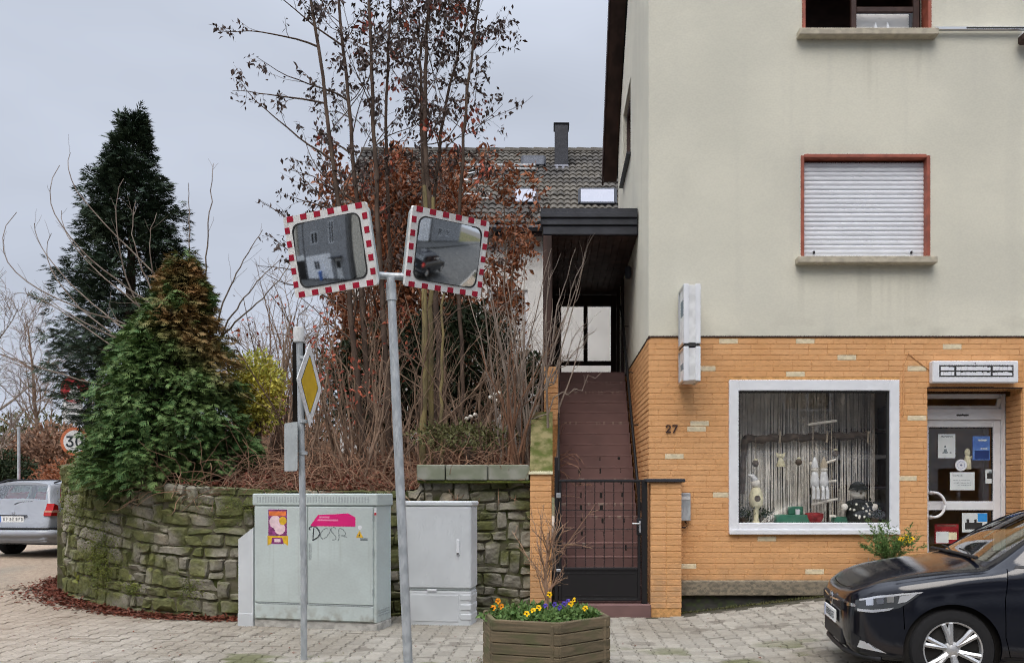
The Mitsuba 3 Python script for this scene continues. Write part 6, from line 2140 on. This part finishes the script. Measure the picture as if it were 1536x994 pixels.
# ---- pale stemmed vase shaped shrub by the stairs
o = small_shrub('vase_shaped_shrub', 'tall vase shaped shrub of reddish grey stems left of the stairs', at(778, 675, 12.3), 20, 3.1, .85, 'm_bark_grey', 8, None, 0, seed=51, r0=.021, tr_=(.4, 1.0), tz=.35, bend=.05)
rg = np.random.default_rng(52)
lb, lt = [], []
for i in range(9):
    b_ = at(790 + i * 2, 640 - i * 6, 12.2)
    t_ = at(rg.uniform(840, 905), rg.uniform(370, 600), 11.9)
    ln = np.array([b_ + (t_ - b_) * t + np.array([0, 0, .22 * math.sin(t * PI) * rg.uniform(-.4, 1)]) + rg.normal(0, .012, 3) for t in np.linspace(0, 1, 12)])
    lb.append((ln, np.linspace(.013, .004, 12)))
    lt += twigs_from(ln, .012, 4, (.12, .35), (.4, .9), .45, .5, 4, .15, .05, rg)
put('leaning_stems', tubes(lb, 5), 'm_bark_grey', o, kind='stuff')
put('leaning_twigs', tubes(lt, 3), 'm_bark_grey', o, kind='stuff')
small_shrub('reddish_stemmed_shrub', 'clump of upright reddish stems right above the concrete coping', at(772, 675, 11.9), 10, 1.9, .5, 'm_bark_red', 4, None, 0, seed=53, r0=.024, tr_=(.3, .7), tz=.5)

# ---- evergreens deep in the thicket
def evergreen(name, label, c, rx, rz, n, m, size=.12, seed=3, dens=.55, ry=None, lowcut=None):
    o = thing(name, label, 'shrub' if rz < 3 else 'tree')
    rg = np.random.default_rng(seed)
    ry = rx if ry is None else ry
    d = rdir(n)
    d = unit(rg.normal(size=(n, 3)))
    rr = rg.uniform(dens, 1, n) * (.75 + .5 * meshkit.fbm(d * 2.4 + seed, 3))
    p = np.asarray(c) + d * rr[:, None] * [rx, ry, rz]
    put('foliage', leaves(p, unit(d + rg.normal(size=(n, 3)) * .7 + [0, 0, .1]), unit(rg.normal(size=(n, 3))), size * rg.uniform(.6, 1.3, n), size * .45, .2), m, o, kind='stuff')
    z0 = float(bank_z(np.array([c[0]]), np.array([c[1]]))[0]) - .1 if c[1] < 24 else float(g(c[0], c[1])) - .1
    put('trunk', tube([(c[0], c[1], z0), (c[0] + .05, c[1], c[2])], [.07, .04], 7), 'm_bark', o)
    return o


evergreen('dark_evergreen', 'dark evergreen bush behind the stems below the right mirror', at(688, 545, 15.6), 1.05, 1.15, 7000, 'm_evergreen', .13, 61)
evergreen('dark_evergreen', 'dark evergreen bush deep behind the leaning mirror post', at(590, 575, 16.4), 1.4, 1.2, 7000, 'm_evergreen', .13, 62)
evergreen('dark_evergreen', 'dark evergreen behind the vase shaped shrub beside the porch', at(800, 600, 15.0), .5, .85, 3000, 'm_evergreen', .12, 63)
evergreen('yellow_bush', 'yellow green bush glowing to the right of the green conifer', at(384, 588, 12.7), .42, .64, 3800, 'm_leaf_yellow', .08, 64, .3)
evergreen('ivy_mound', 'low green ivy mound above the concrete coping', at(700, 655, 12.3), .8, .22, 1500, 'm_leaf_olive', .075, 65, .3)
ft = thing('flowering_shrub', 'low shrub with a few white flower heads above the coping', 'shrub')
for px, py in ((706, 625), (700, 628), (713, 622), (742, 592), (736, 596), (748, 590), (744, 601)):
    q = at(px, py, 13.2)
    put('flower_head', ball(q, .035, 1), 'm_skin_white', ft)
    put('stalk', tube([q - [0, 0, .6], q], .005, 4), 'm_twig_brown', ft)

# ---- conifers built of flat sprays
def conifer(name, label, base, height, rad, n, m, seed, spray=.20, droop=.35, lean=0.0, rmin=.35, gap=.0, shape=None, rise=.12, bough=95):
    o = thing(name, label, 'tree')
    rg = np.random.default_rng(seed)
    base = np.array(base, float)
    put('trunk', tube([base - [0, 0, .3], base + [lean * .5, 0, height * .5], base + [lean, 0, height * .98]], [.13, .08, .012], 9), 'm_bark', o, smooth=True)
    nb = max(60, int(n / bough))
    tb = np.where(rg.random(nb) < .45, 1 - np.sqrt(rg.random(nb)), rg.uniform(0, .985, nb))
    ab = rg.uniform(0, 2 * PI, nb)
    eb = shape(tb) if shape else (1 - tb) ** .8
    Lb = rad * eb * rg.uniform(.66, 1.14, nb) + .05
    bi = rg.integers(0, nb, n)
    q = rg.uniform(rmin, 1.0, n) ** .8
    wd = .05 + .11 * rad * (1 - q * .55)
    az = ab[bi] + rg.normal(0, 1, n) * wd / np.maximum(Lb[bi] * q, .12)
    t = np.clip(tb[bi], 0, 1)
    out = np.stack([np.cos(az), np.sin(az), 0 * az], -1)
    R = Lb[bi] * q
    p = base + out * R[:, None] + np.stack([lean * t, 0 * t, t * height], -1)
    p[:, 2] += R * (rise - droop * 1.1 * q) + rg.normal(0, .035 + .03 * rad, n)
    n = len(p)
    d = unit(out + rg.normal(0, .38, (n, 3)) + [0, 0, .15 - droop])
    nr_ = unit(np.cross(d, unit(np.cross(d, [0, 0, 1.0]) + 1e-6)) * -1 + rg.normal(0, .45, (n, 3)))
    sd = unit(np.cross(d, nr_))
    C, D, N, Ls = [], [], [], []
    s = spray * rg.uniform(.6, 1.25, n)
    for k, (al, f0, fl) in enumerate([(0, .25, .85), (.65, .05, .62), (-.65, .05, .62), (.55, .32, .55), (-.55, .32, .55), (.5, .58, .42), (-.5, .58, .42)]):
        dk = d * math.cos(al) + sd * math.sin(al)
        dk = dk + np.array([0, 0, -.25]) * (f0 + .2)
        C.append(p + d * (s * f0)[:, None])
        D.append(dk)
        N.append(nr_)
        Ls.append(s * fl)
    C, D, N, Ls = np.vstack(C), np.vstack(D), np.vstack(N), np.concatenate(Ls)
    put('foliage', leaves(C, D, N, Ls, Ls * .15 + .004, .12), m, o, kind='stuff')
    # main boughs
    bl = []
    for i in range(0, nb, 2):
        o_ = np.array([math.cos(ab[i]), math.sin(ab[i]), 0])
        p0 = base + [lean * tb[i], 0, tb[i] * height]
        bl.append((np.array([p0 + o_ * Lb[i] * k + [0, 0, Lb[i] * k * (rise - droop * 1.1 * k)] for k in (0, .35, .7, .95)]), np.array([.02, .014, .008, .003])))
    put('boughs', tubes(bl, 4), 'm_bark', o, kind='stuff')
    return o


bz_ = lambda x, y: float(bank_z(np.array([x]), np.array([y]))[0])
cx_, cy_ = at(200, 700, 16.0)[0], 16.0
conifer('dark_conifer', 'tall dark blue green conifer behind the brighter green one', (cx_ - .1, cy_, bz_(cx_, cy_)), at(0, 172, 16)[2] - bz_(cx_, cy_), 1.42, 18000, 'm_conifer_dark', 71, .19, .15, .1, .2, .36, bough=52, shape=
        lambda t: np.interp(t, [0, .10, .17, .25, .4, .62, .8, .93, 1], [.2, .45, .70, .95, 1.0, .72, .44, .17, .03]))
ld_c, ld_d = [], []
for (pxa, pya, pxb, pyb) in ((193, 215, 176, 170), (200, 215, 212, 172), (186, 240, 168, 205), (207, 240, 226, 208)):
    A_, B_ = at(pxa, pya, 16.0), at(pxb, pyb, 16.0)
    for k in range(150):
        t_ = rng.uniform(0, 1)
        ld_c.append(A_ + (B_ - A_) * t_ + rng.normal(0, .045, 3) * (1.2 - t_))
        ld_d.append(unit(B_ - A_) * .7 + rng.normal(0, .6, 3))
put('leaders', leaves(np.array(ld_c), np.array(ld_d), rdir(len(ld_c)), .13, .028), 'm_conifer_dark', 'dark_conifer', kind='stuff')
cx_, cy_ = at(247, 700, 11.95)[0], 11.95
conifer('green_conifer', 'lush green conifer hanging over the stone wall, browned towards its top', (cx_, cy_, 1.78), 3.02, 1.12, 26000, 'm_conifer', 72, .14, .42, .25, .3, .33,
        lambda t: np.interp(t, [0, .1, .3, .5, .7, .85, 1], [.55, .90, 1.02, .80, .54, .30, .06]))

# ---- whip-like bare tree in front of the conifers
wt = thing('bare_whip_tree', 'leafless tree whose long curving shoots arch across the two conifers', 'tree')
rg = np.random.default_rng(81)
d = 12.7
whips = [((330, 520), (200, 380), (105, 230)), ((300, 500), (150, 400), (88, 250)), ((290, 520), (160, 420), (93, 315)), ((320, 540), (90, 450), (25, 318)), ((310, 560), (110, 430), (52, 335)), ((280, 560), (100, 440), (76, 350)),
         ((300, 470), (310, 380), (320, 245)), ((285, 480), (285, 400), (282, 275)), ((200, 500), (185, 400), (184, 268)), ((235, 440), (228, 400), (236, 320)), ((215, 430), (205, 380), (204, 300)),
         ((300, 600), (140, 500), (20, 440)), ((310, 610), (90, 560), (-40, 520)), ((260, 540), (120, 480), (70, 445)), ((340, 470), (380, 430), (420, 390)), ((330, 490), (400, 440), (440, 380)), ((330, 440), (360, 400), (395, 345))]
L1, L2 = [], []
root = at(318, 640, d)
root[2] = bz_(root[0], root[1]) - .1
head = at(312, 560, d)
put('trunk', tube([root, (root + head) / 2 + [.04, 0, 0], head], [.075, .065, .06], 8), 'm_bark_grey', wt, smooth=True)
for (a, b, c) in whips:
    dd = d + rg.uniform(-.9, .25)
    A, B, C_ = at(*a, d), at(*b, dd), at(*c, dd)
    K_ = np.array([head, head + (A - head) * .5, B, C_])
    tk = np.r_[0, np.cumsum(np.linalg.norm(np.diff(K_, axis=0), axis=1) ** .8)]
    ln = CubicSpline(tk, K_)(np.linspace(0, tk[-1], 22)) + rg.normal(0, .007, (22, 3))
    L1.append((ln, np.linspace(.019, .0045, 22)))
    L2 += twigs_from(ln, .012, 6, (.15, .6), (.3, .8), .3, .5, 5, .1, .06, rg)
for l in L1:
    put('shoot', tube(l[0], l[1], 5, False), 'm_bark_grey', wt, smooth=True)
put('twigs', tubes(L2, 3), 'm_bark_grey', wt, kind='stuff')

# ---- bramble tangle over the bank
rg = np.random.default_rng(91)
bl = []
for i in range(1500):
    x = rg.uniform(-5.3, .0)
    s_in = rg.uniform(0.02, 2.4) ** 1.2
    i0 = int(np.argmin(abs(_wp[:, 0] - x) + (_wp[:, 1] > 13.5) * 9))
    y = _wp[i0, 1] + .1 + s_in
    if x > -.35 and y < 12.5:
        continue
    z = bz_(x, y)
    L = rg.uniform(.35, 1.1)
    p = wob((x, y, z - .03), [rg.normal(0, .7), rg.normal(-.25, .6), rg.uniform(.25, 1.2)], L, 7, .28, -.13, rg)
    p[:, 2] = np.maximum(p[:, 2], z - .25)
    bl.append((p, np.linspace(.007, .003, 8)))
put('brambles', tubes(bl, 3), 'm_bramble', label='tangle of reddish brown dead bramble stems along the top of the stone wall', category='brambles', kind='stuff')
n = 5200
x = rg.uniform(-5.6, -.2, n)
i0 = np.array([int(np.argmin(abs(_wp[:, 0] - q) + (_wp[:, 1] > 13.5) * 9)) for q in x])
y = _wp[i0, 1] + .1 + rg.uniform(0, 2.6, n) ** 1.1
z = bank_z(x, y) + rg.uniform(0, .12, n)
put('fallen_leaves_on_bank', leaves(np.stack([x, y, z], 1), rdir(n), unit(rdir(n) * .7 + [0, 0, 1]), rg.uniform(.05, .09, n), rg.uniform(.025, .045, n), .2), 'm_litter', label='brown fallen leaves covering the bank above the wall', category='fallen leaves', kind='stuff')
# litter along the foot of the wall
n = 3600
s = rg.uniform(3.6, 8.9, n)
px_, py_, nx_, ny_ = wall_frame(s)
wdt = np.interp(s, [3.6, 5.5, 7.0, 8.0, 8.9], [.14, .22, .38, .48, .3])
off = .04 + abs(rg.normal(0, 1, n)) * wdt * .55
x, y = px_ + nx_ * off, py_ + ny_ * off
z = g(x, y) + .006 + .05 * np.exp(-off / .12) * rg.random(n)
put('leaf_litter', leaves(np.stack([x, y, z], 1), rdir(n) * [1, 1, .25], unit(rdir(n) * .45 + [0, 0, 1]), rg.uniform(.045, .085, n), rg.uniform(.02, .04, n), .25), 'm_litter', label='band of reddish brown fallen leaves along the foot of the stone wall', category='fallen leaves', kind='stuff')
n = 260
x, y = rg.uniform(-6.5, 4.5, n), rg.uniform(7.0, 11.0, n)
ok = np.array([front.contains(sg.Point(a, b)) for a, b in zip(x, y)])
x, y = x[ok], y[ok]
n = len(x)
put('scattered_leaves', leaves(np.stack([x, y, g(x, y) + .008], 1), rdir(n) * [1, 1, .1], unit(rdir(n) * .25 + [0, 0, 1]), rg.uniform(.02, .05, n), rg.uniform(.012, .025, n), .2), 'm_litter', label='single fallen leaves scattered over the paving', category='fallen leaves', kind='stuff')
# moss cushions on the wall and grass tufts in the paving
def moss_patch(cs, rs_, n, zc, rz_, m='m_moss', size=.022):
    s = rg.normal(cs, rs_, n)
    z = rg.normal(zc, rz_, n)
    x, y, nx, ny = wall_frame(s)
    z = np.clip(z, g(x, y) + .01, wall_top(x))
    d = .045 + rg.uniform(0, .035, n)
    p = np.stack([x + nx * d, y + ny * d, z], 1)
    N = np.stack([nx, ny, 0 * nx], 1)
    return leaves(p, unit(rdir(n) + N * .8), unit(rdir(n) + N), rg.uniform(.6, 1.3, n) * size, size * .5)


put('moss', join([moss_patch(6.05, .22, 2600, .72, .26, 'm', .024), moss_patch(5.3, .12, 600, .32, .05), moss_patch(4.3, .1, 500, .36, .09), moss_patch(6.8, .3, 1400, 1.4, .2), moss_patch(3.5, .4, 900, 1.42, .1)]), 'm_moss', label='cushions of dark and bright green moss growing on the stone wall', category='moss', kind='stuff')
n = 2200
x, y = rg.uniform(-3.6, .2, n), rg.normal(7.55, .35, n)
keepg = (meshkit.fbm(np.stack([x * 1.6, y * 1.6, 0 * x], 1), 3, 5) > .52) & ~shapely.contains_xy(sg.Polygon(verts).buffer(.02), x, y)
x, y = x[keepg], y[keepg]
n = len(x)
put('grass', leaves(np.stack([x, y, g(x, y) - .006], 1), unit(rdir(n) * .6 + [0, 0, 1]), rdir(n), rg.uniform(.015, .04, n), .006), 'm_moss', label='moss and short grass growing in the paving joints at the front', category='grass', kind='stuff')
n = 1500
x = rg.uniform(1.62, 4.7, n)
y = FY - .06 - abs(rg.normal(0, .05, n))
put('weeds', leaves(np.stack([x, y, g(x, y) - .005], 1), unit(rdir(n) * .7 + [0, -.2, .8]), rdir(n), rg.uniform(.015, .05, n), .010), 'm_leaf_olive', label='small weeds and moss at the foot of the plinth', category='weeds', kind='stuff')

# ---- sapling and conifer sprigs in pots
spl = thing('planter_sapling', 'small leafless sapling with twiggy crown rising from the planter', 'tree')
rg = np.random.default_rng(101)
b_ = at(818, 905, 7.75)
b_[2] = .42
t_ = at(822, 800, 7.75)
ln = np.array([b_ + (t_ - b_) * t + rg.normal(0, .006, 3) for t in np.linspace(0, 1, 10)])
put('trunk', tube(ln, np.linspace(.02, .011, 10), 7), 'm_bark_pale', spl, smooth=True)
a, b2 = [], []
for i in range(32):
    k = rg.uniform(2, 9)
    p = ln[int(k)]
    e = at(rg.uniform(776, 900), rg.uniform(735, 850), 7.75 + rg.uniform(-.35, .35))
    q = wob(p, e - p, np.linalg.norm(e - p) * rg.uniform(.6, 1.05), 8, .10, .03, rg)
    a.append((q, np.linspace(.0058, .0025, 9)))
    b2 += twigs_from(q, .006, 6, (.05, .22), (.4, 1.0), .3, .5, 4, .15, .05, rg)
for l in a:
    put('branch', tube(l[0], l[1], 5, False), 'm_bark_pale', spl, smooth=True)
put('twigs', tubes(b2, 3), 'm_bark_pale', spl, kind='stuff')

pw = thing('potted_conifer', 'pot with a feathery green conifer sprig standing under the display window behind the car', 'plant')
base = np.array([at(1332, 830, 10.9)[0], 10.9, .50])
put('pot', move(lathe([(.001, 0), (.12, 0), (.16, .3), (.15, .31), (.14, .28), (.001, .27)], 20), t=base - [0, 0, .1]), 'm_branch', pw, smooth=40)
put('stand', cbox(base[0] - .25, base[0] + .3, 10.75, 11.1, .0, .40, .01), 'm_plinth', pw)
rg = np.random.default_rng(102)
C, D = [], []
for i in range(52):
    d0 = unit(np.array([rg.normal(0, .5), rg.normal(-.1, .35), 1.0]))
    p = wob(base + [0, 0, .18], d0, rg.uniform(.3, .62), 8, .09, -.03, rg)
    for q in range(60):
        t = rg.uniform(.15, 1) * 7.9
        k = int(t)
        C.append(p[k] + (p[k + 1] - p[k]) * (t - k))
        D.append(unit(p[k + 1] - p[k]) * .7 + rg.normal(0, .6, 3))
C, D = np.array(C), np.array(D)
put('foliage', leaves(C, D, rdir(len(C)), .055, .011), 'm_leaf_green', pw, kind='stuff')
n = 60
put('dry_foliage', leaves(base + rg.normal(size=(n, 3)) * [.12, .08, .04] + [-.05, -.05, .2], unit(rdir(n) + [0, -.3, .6]), rdir(n), .10, .02), 'm_twig_brown', pw, kind='stuff')
o = thing('yellow_pot_flower', 'bright yellow flowers beside the potted conifer behind the car bonnet', 'flower')
for i in range(7):
    q = at(1357 + rg.normal(0, 5), 811 + rg.normal(0, 3.5), 10.85)
    pansy_flower(q, rg.normal(0, .4, 3) + [0, -1, .5], .042, 'm_petal_yellow', o)
n = 70
cq = at(1352, 818, 10.9)
put('leaves', leaves(cq + rg.normal(size=(n, 3)) * [.09, .05, .03], unit(rdir(n) + [0, -.2, .8]), rdir(n), .07, .03), 'm_leaf_green', o, kind='stuff')

# ------------------------------------------------------------------ the street at the left and what lies beyond
rs1 = thing('speed_sign', 'round speed limit sign with a white plate under it, half hidden by the conifer', 'traffic sign')
d = 16.6
q = at(112, 662, d)
put('post', tube([(q[0] + .05, d + .05, float(g(q[0], d)) - .1), (q[0] + .05, d + .05, at(0, 560, d)[2])], .03, 10), 'm_galv', rs1)
put('disc', move(lathe([(.001, -.002), (.265, -.002), (.275, .002), (.265, .006), (.001, .006)], 36, 'y'), t=q), 'm_sign_white', rs1)
mat('m_faded_red', (.55, .16, .07), .5, .4)
put('red_ring', move(lathe([(.215, -.0045), (.273, -.0045), (.273, -.0025), (.215, -.0025)], 36, 'y'), t=q), 'm_faded_red', rs1)
put('numerals', move(text('30', .20, .003, True), t=q + [.0, -.004, 0]), 'm_ink', rs1)
q2 = at(109, 617, d)
put('white_plate', move(prism(rrect(.38, .40, .03), .004, 'y', -.002), t=q2), 'm_sign_white', rs1)
put('plate_border', move(prism(rrect(.35, .37, .025).difference(rrect(.335, .355, .02)), .001, 'y', -.0034), t=q2), 'm_ink', rs1)
put('plate_print', move(join([box(-.08, .08, -.0036, -.002, .02, .05), box(-.12, .05, -.0036, -.002, -.08, -.06)]), t=q2), 'm_ink_faded', rs1)
q3 = at(112, 584, d)
put('upper_disc', move(lathe([(.001, -.002), (.265, -.002), (.275, .002), (.265, .006), (.001, .006)], 36, 'y'), t=q3), 'm_sticker_red', rs1)
put('upper_field', move(prism([(-.19, -.2), (.19, -.2), (0, .13)], .002, 'y', -.0042), t=q3), 'm_sign_white', rs1)
lpst = thing('thin_pole', 'thin pale pole standing beyond the silver car', 'post')
q = at(28, 640, 24)
put('pole', tube([(q[0], 24, float(g(q[0], 24)) - .1), (q[0], 24, q[2])], .04, 8), 'm_galv', lpst)

# trees and hedges beyond
def bare_tree(label, base, height, rad, seed, n1=26, n2=9, n3=5, bark='m_bark_grey', r0=.16):
    o = thing('bare_tree', label, 'tree')
    rg = np.random.default_rng(seed)
    base = np.array(base, float)
    base[2] = float(g(base[0], base[1])) - .1
    line = wob(base, [0, 0, 1], height * .85, 12, .05, .03, rg)
    put('trunk', tube(line, np.linspace(r0, .03, 13), 8), bark, o, smooth=True)
    a = twigs_from(line, r0, n1, (rad * .6, rad * 1.3), (.45, 1.15), .18, .42, 9, .14, .04, rg)
    b = [x for l in a for x in twigs_from(l[0], l[1][0], n2, (.5, 1.6), (.4, 1.0), .2, .5, 6, .15, .02, rg, .011)]
    c = [x for l in b for x in twigs_from(l[0], l[1][0], n3, (.3, .9), (.3, .9), .2, .5, 4, .15, .0, rg, .0075)]
    put('branches', tubes(a, 4), bark, o, kind='stuff')
    put('twigs', tubes(b + c, 3), bark, o, kind='stuff')


bare_tree('grey bare tree at the left edge of the photo behind the silver car', at(-18, 700, 30), 11.5, 3.4, 111, 30, 10, 5)
bare_tree('fine twigged bare tree far beyond the silver car', at(60, 700, 44), 11, 4.0, 112, 26, 9, 4, 'm_twig_brown')
bare_tree('bare tree glimpsed between the conifer and the priority sign', at(400, 700, 30), 8.6, 3.0, 113, 24, 8, 4, 'm_bark_grey')
bare_tree('bare tree outside the left edge beyond the red car', at(-120, 700, 36), 9.5, 3.4, 114, 26, 8, 4)
hd = [('brown twiggy hedge beyond the silver car', at(85, 640, 40), 3.4, 2.3, 8000, 'm_bramble', .28), ('dark green hedge at the left edge beyond the red car', at(-5, 690, 38), 2.2, 1.6, 5000, 'm_evergreen', .22), ('low reddish brown hedge behind the speed sign', at(120, 700, 32), 2.0, 1.3, 4000, 'm_leaf_rust', .16),
      ('olive hedge between the conifers and the far trees', at(60, 660, 52), 6.0, 3.2, 9000, 'm_leaf_olive', .3), ('pale brown thicket far behind the yellow bush', at(420, 660, 26), 2.4, 2.2, 7000, 'm_bramble', .18), ('green bush behind the pale brown thicket', at(440, 610, 32), 3.2, 2.6, 6000, 'm_leaf_olive', .22)]
for i, (lab, c, rx, rz, n, m, sz) in enumerate(hd):
    c = np.array(c)
    c[2] = max(float(g(c[0], c[1])), 0) + rz * .75
    evergreen('hedge', lab, c, rx, rz, n, m, sz, 120 + i, .35, rx * .5)

# wooded ridge that closes the view at the end of the street
def ridge(u, v):
    hgt = 9 + 7 * meshkit.fbm(np.stack([u * .03, 0 * u, 0 * u + 3], -1), 3)
    return u, 170 + 30 * v + 0 * u, v * hgt - .5


put('hills', sheet(ridge, np.linspace(-220, 60, 120), np.linspace(0, 1, 6)), 'm_ground', smooth=True, kind='structure')

# ------------------------------------------------------------------ across the street: what the mirrors and the panes reflect
mat('m_grey_wall', (.25, .255, .265), .9, .1, var=.06, scale=1.5)
mat('m_white_wall', (.74, .75, .77), .9, .1, var=.05, scale=1.5)
mat('m_pale_wall', (.50, .47, .40), .9, .1, var=.06, scale=1.2)


def street_house(name, label, x0, x1, zh, wall, lower=None, lower_x=None, wins=(), doors=(), y=-6.0, roofc='m_slate'):
    o = thing(name, label, 'house')
    shape = sg.box(x0, 0, x1, zh)
    for w in list(wins) + list(doors):
        shape = shape.difference(sg.box(*w))
    put('front_wall', prism(shape, .3, 'y', y - .3), wall, o)
    put('body', box(x0, x1, y - 7, y - .31, 0, zh), wall, o)
    put('roof', prism([(y + .4, zh - .1), (y - 3.5, zh + 2.6), (y - 7.4, zh - .1)], x1 - x0 + .3, 'x', x0 - .15), roofc, o)
    if lower:
        lx0, lx1 = lower_x or (x0, x1)
        sh2 = sg.box(lx0, .05, lx1, 2.9)
        for w in list(wins) + list(doors):
            sh2 = sh2.difference(sg.box(*w))
        put('ground_storey', prism(sh2, .06, 'y', y + .002), lower, o)
    for w in wins:
        a, b, c, d_ = w
        k = put('window', join([cbox(a, a + .07, y - .12, y + .02, b, d_), cbox(c - .07, c, y - .12, y + .02, b, d_), cbox(a + .07, c - .07, y - .12, y + .02, d_ - .07, d_), cbox(a + .07, c - .07, y - .12, y + .02, b, b + .07), cbox((a + c) / 2 - .035, (a + c) / 2 + .035, y - .12, y + .02, b + .07, d_ - .07)]), 'm_white', o)
        put('pane', box(a + .07, c - .07, y - .2, y - .19, b + .07, d_ - .07), 'm_black_metal', k)
    for w in doors:
        a, b, c, d_ = w
        k = put('door', cbox(a, c, y - .2, y - .12, b, d_), 'm_white_old', o)
        put('door_pane', cbox(a + .2, c - .2, y - .119, y - .11, 1.2, d_ - .25, .003), 'm_black_metal', k)
        put('canopy', cbox(a - .4, c + .4, y + .0, y + .8, d_ + .15, d_ + .25, .01), 'm_slate', o)
    return o


street_house('street_house', 'dark grey house with a white ground storey seen only in the left mirror', -24.5, -13.2, 10.4, 'm_grey_wall', 'm_white_wall', (-22.5, -16.2), wins=[(-20.3, 1.1, -18.9, 2.2), (-20.5, 4.3, -18.7, 5.7), (-16.2, 4.0, -15.2, 6.4)], doors=[(-15.6, .05, -14.4, 2.25)])
street_house('street_house', 'pale house with an open yard seen only in the left mirror', -38, -25.2, 9.0, 'm_pale_wall', wins=[(-33, 1.0, -31, 2.3), (-33, 4.0, -31, 5.4), (-28.4, 4.0, -27, 5.4)])
street_house('street_house', 'cream house across the street opposite the shop', -12.2, -1.0, 8.2, 'm_pale_wall', wins=[(-10.6, .9, -9, 2.4), (-7.8, .9, -6.2, 2.4), (-10.6, 4.2, -9, 5.7), (-7.8, 4.2, -6.2, 5.7), (-4.4, 4.2, -2.8, 5.7)], doors=[(-4.2, .05, -3.1, 2.3)])
street_house('street_house', 'grey house across the street opposite the parked car', -.2, 10.5, 7.6, 'm_grey_wall', 'm_white_wall', wins=[(1.2, .9, 2.8, 2.4), (4.4, .9, 6, 2.4), (1.2, 4.2, 2.8, 5.6), (4.4, 4.2, 6, 5.6), (7.6, 4.2, 9.2, 5.6)], doors=[(7.8, .05, 8.9, 2.3)])
street_house('street_house', 'white house further along the opposite side to the right', 11.5, 24, 7.4, 'm_white_wall', wins=[(13, .9, 14.6, 2.4), (16.4, .9, 18, 2.4), (13, 4.2, 14.6, 5.6), (16.4, 4.2, 18, 5.6), (20, 4.2, 21.6, 5.6)])
gd = thing('garage', 'open dark garage bay beside the grey house, seen in the left mirror', 'garage')
put('opening', cbox(-26.6, -23.2, -6.2, -5.93, .0, 2.5, .01), 'm_dark', gd)
put('lintel', cbox(-27.0, -22.8, -6.25, -5.85, 2.5, 3.2, .02), 'm_white_old', gd)
put('downpipe', tube([(-22.75, -5.9, .0), (-22.75, -5.9, 9.5)], .06, 8), 'm_black_metal', gd)
bn = thing('rubbish_bin', 'blue wheeled bin standing before the grey house across the street', 'bin')
bc = np.array([-18.2, -5.2, 0])
put('tub', move(lathe([(.001, .05), (.24, .05), (.31, .95), (.001, .96)], 4), rz=PI / 4, t=bc), 'm_blue', bn)
put('lid', move(cbox(-.27, .27, -.3, .3, .96, 1.06, .03), t=bc), 'm_blue', bn)
bal = thing('balcony', 'balcony with a blue screen on the pale house across the street', 'balcony')
put('slab', cbox(-31.5, -26, -6.0, -4.9, 3.1, 3.3), 'm_white_wall', bal)
put('parapet', cbox(-31.5, -26, -4.95, -4.85, 3.3, 4.3), 'm_white_old', bal)
put('screen', cbox(-27.6, -26.2, -5.6, -5.5, 3.4, 5.5), 'm_blue', bal)
nb = thing('neighbour_house', 'brown timber house with a white wall along the pavement beyond the shop', 'house')
put('timber_front', cbox(14, 34, 11.0, 18, 2.6, 8.5, .02), 'm_brown', nb)
put('white_base', cbox(13.2, 34, 9.6, 18, .1, 2.6, .03), 'm_white_wall', nb)
put('roof', prism([(10.6, 8.5), (14.5, 11.5), (18.4, 8.5)], 20.6, 'x', 13.7), 'm_slate', nb)
street_house('street_house', 'grey house at the far right end of the opposite side', 25, 46, 8.4, 'm_grey_wall', wins=[(28, 1, 30, 2.4), (33, 1, 35, 2.4), (28, 4.4, 30, 5.8), (33, 4.4, 35, 5.8)])
simple_car('dark_parked_car', 'dark estate car parked along the road beyond the frame, seen in the right mirror', (6.4, 2.6), math.radians(180), 'm_car_black')
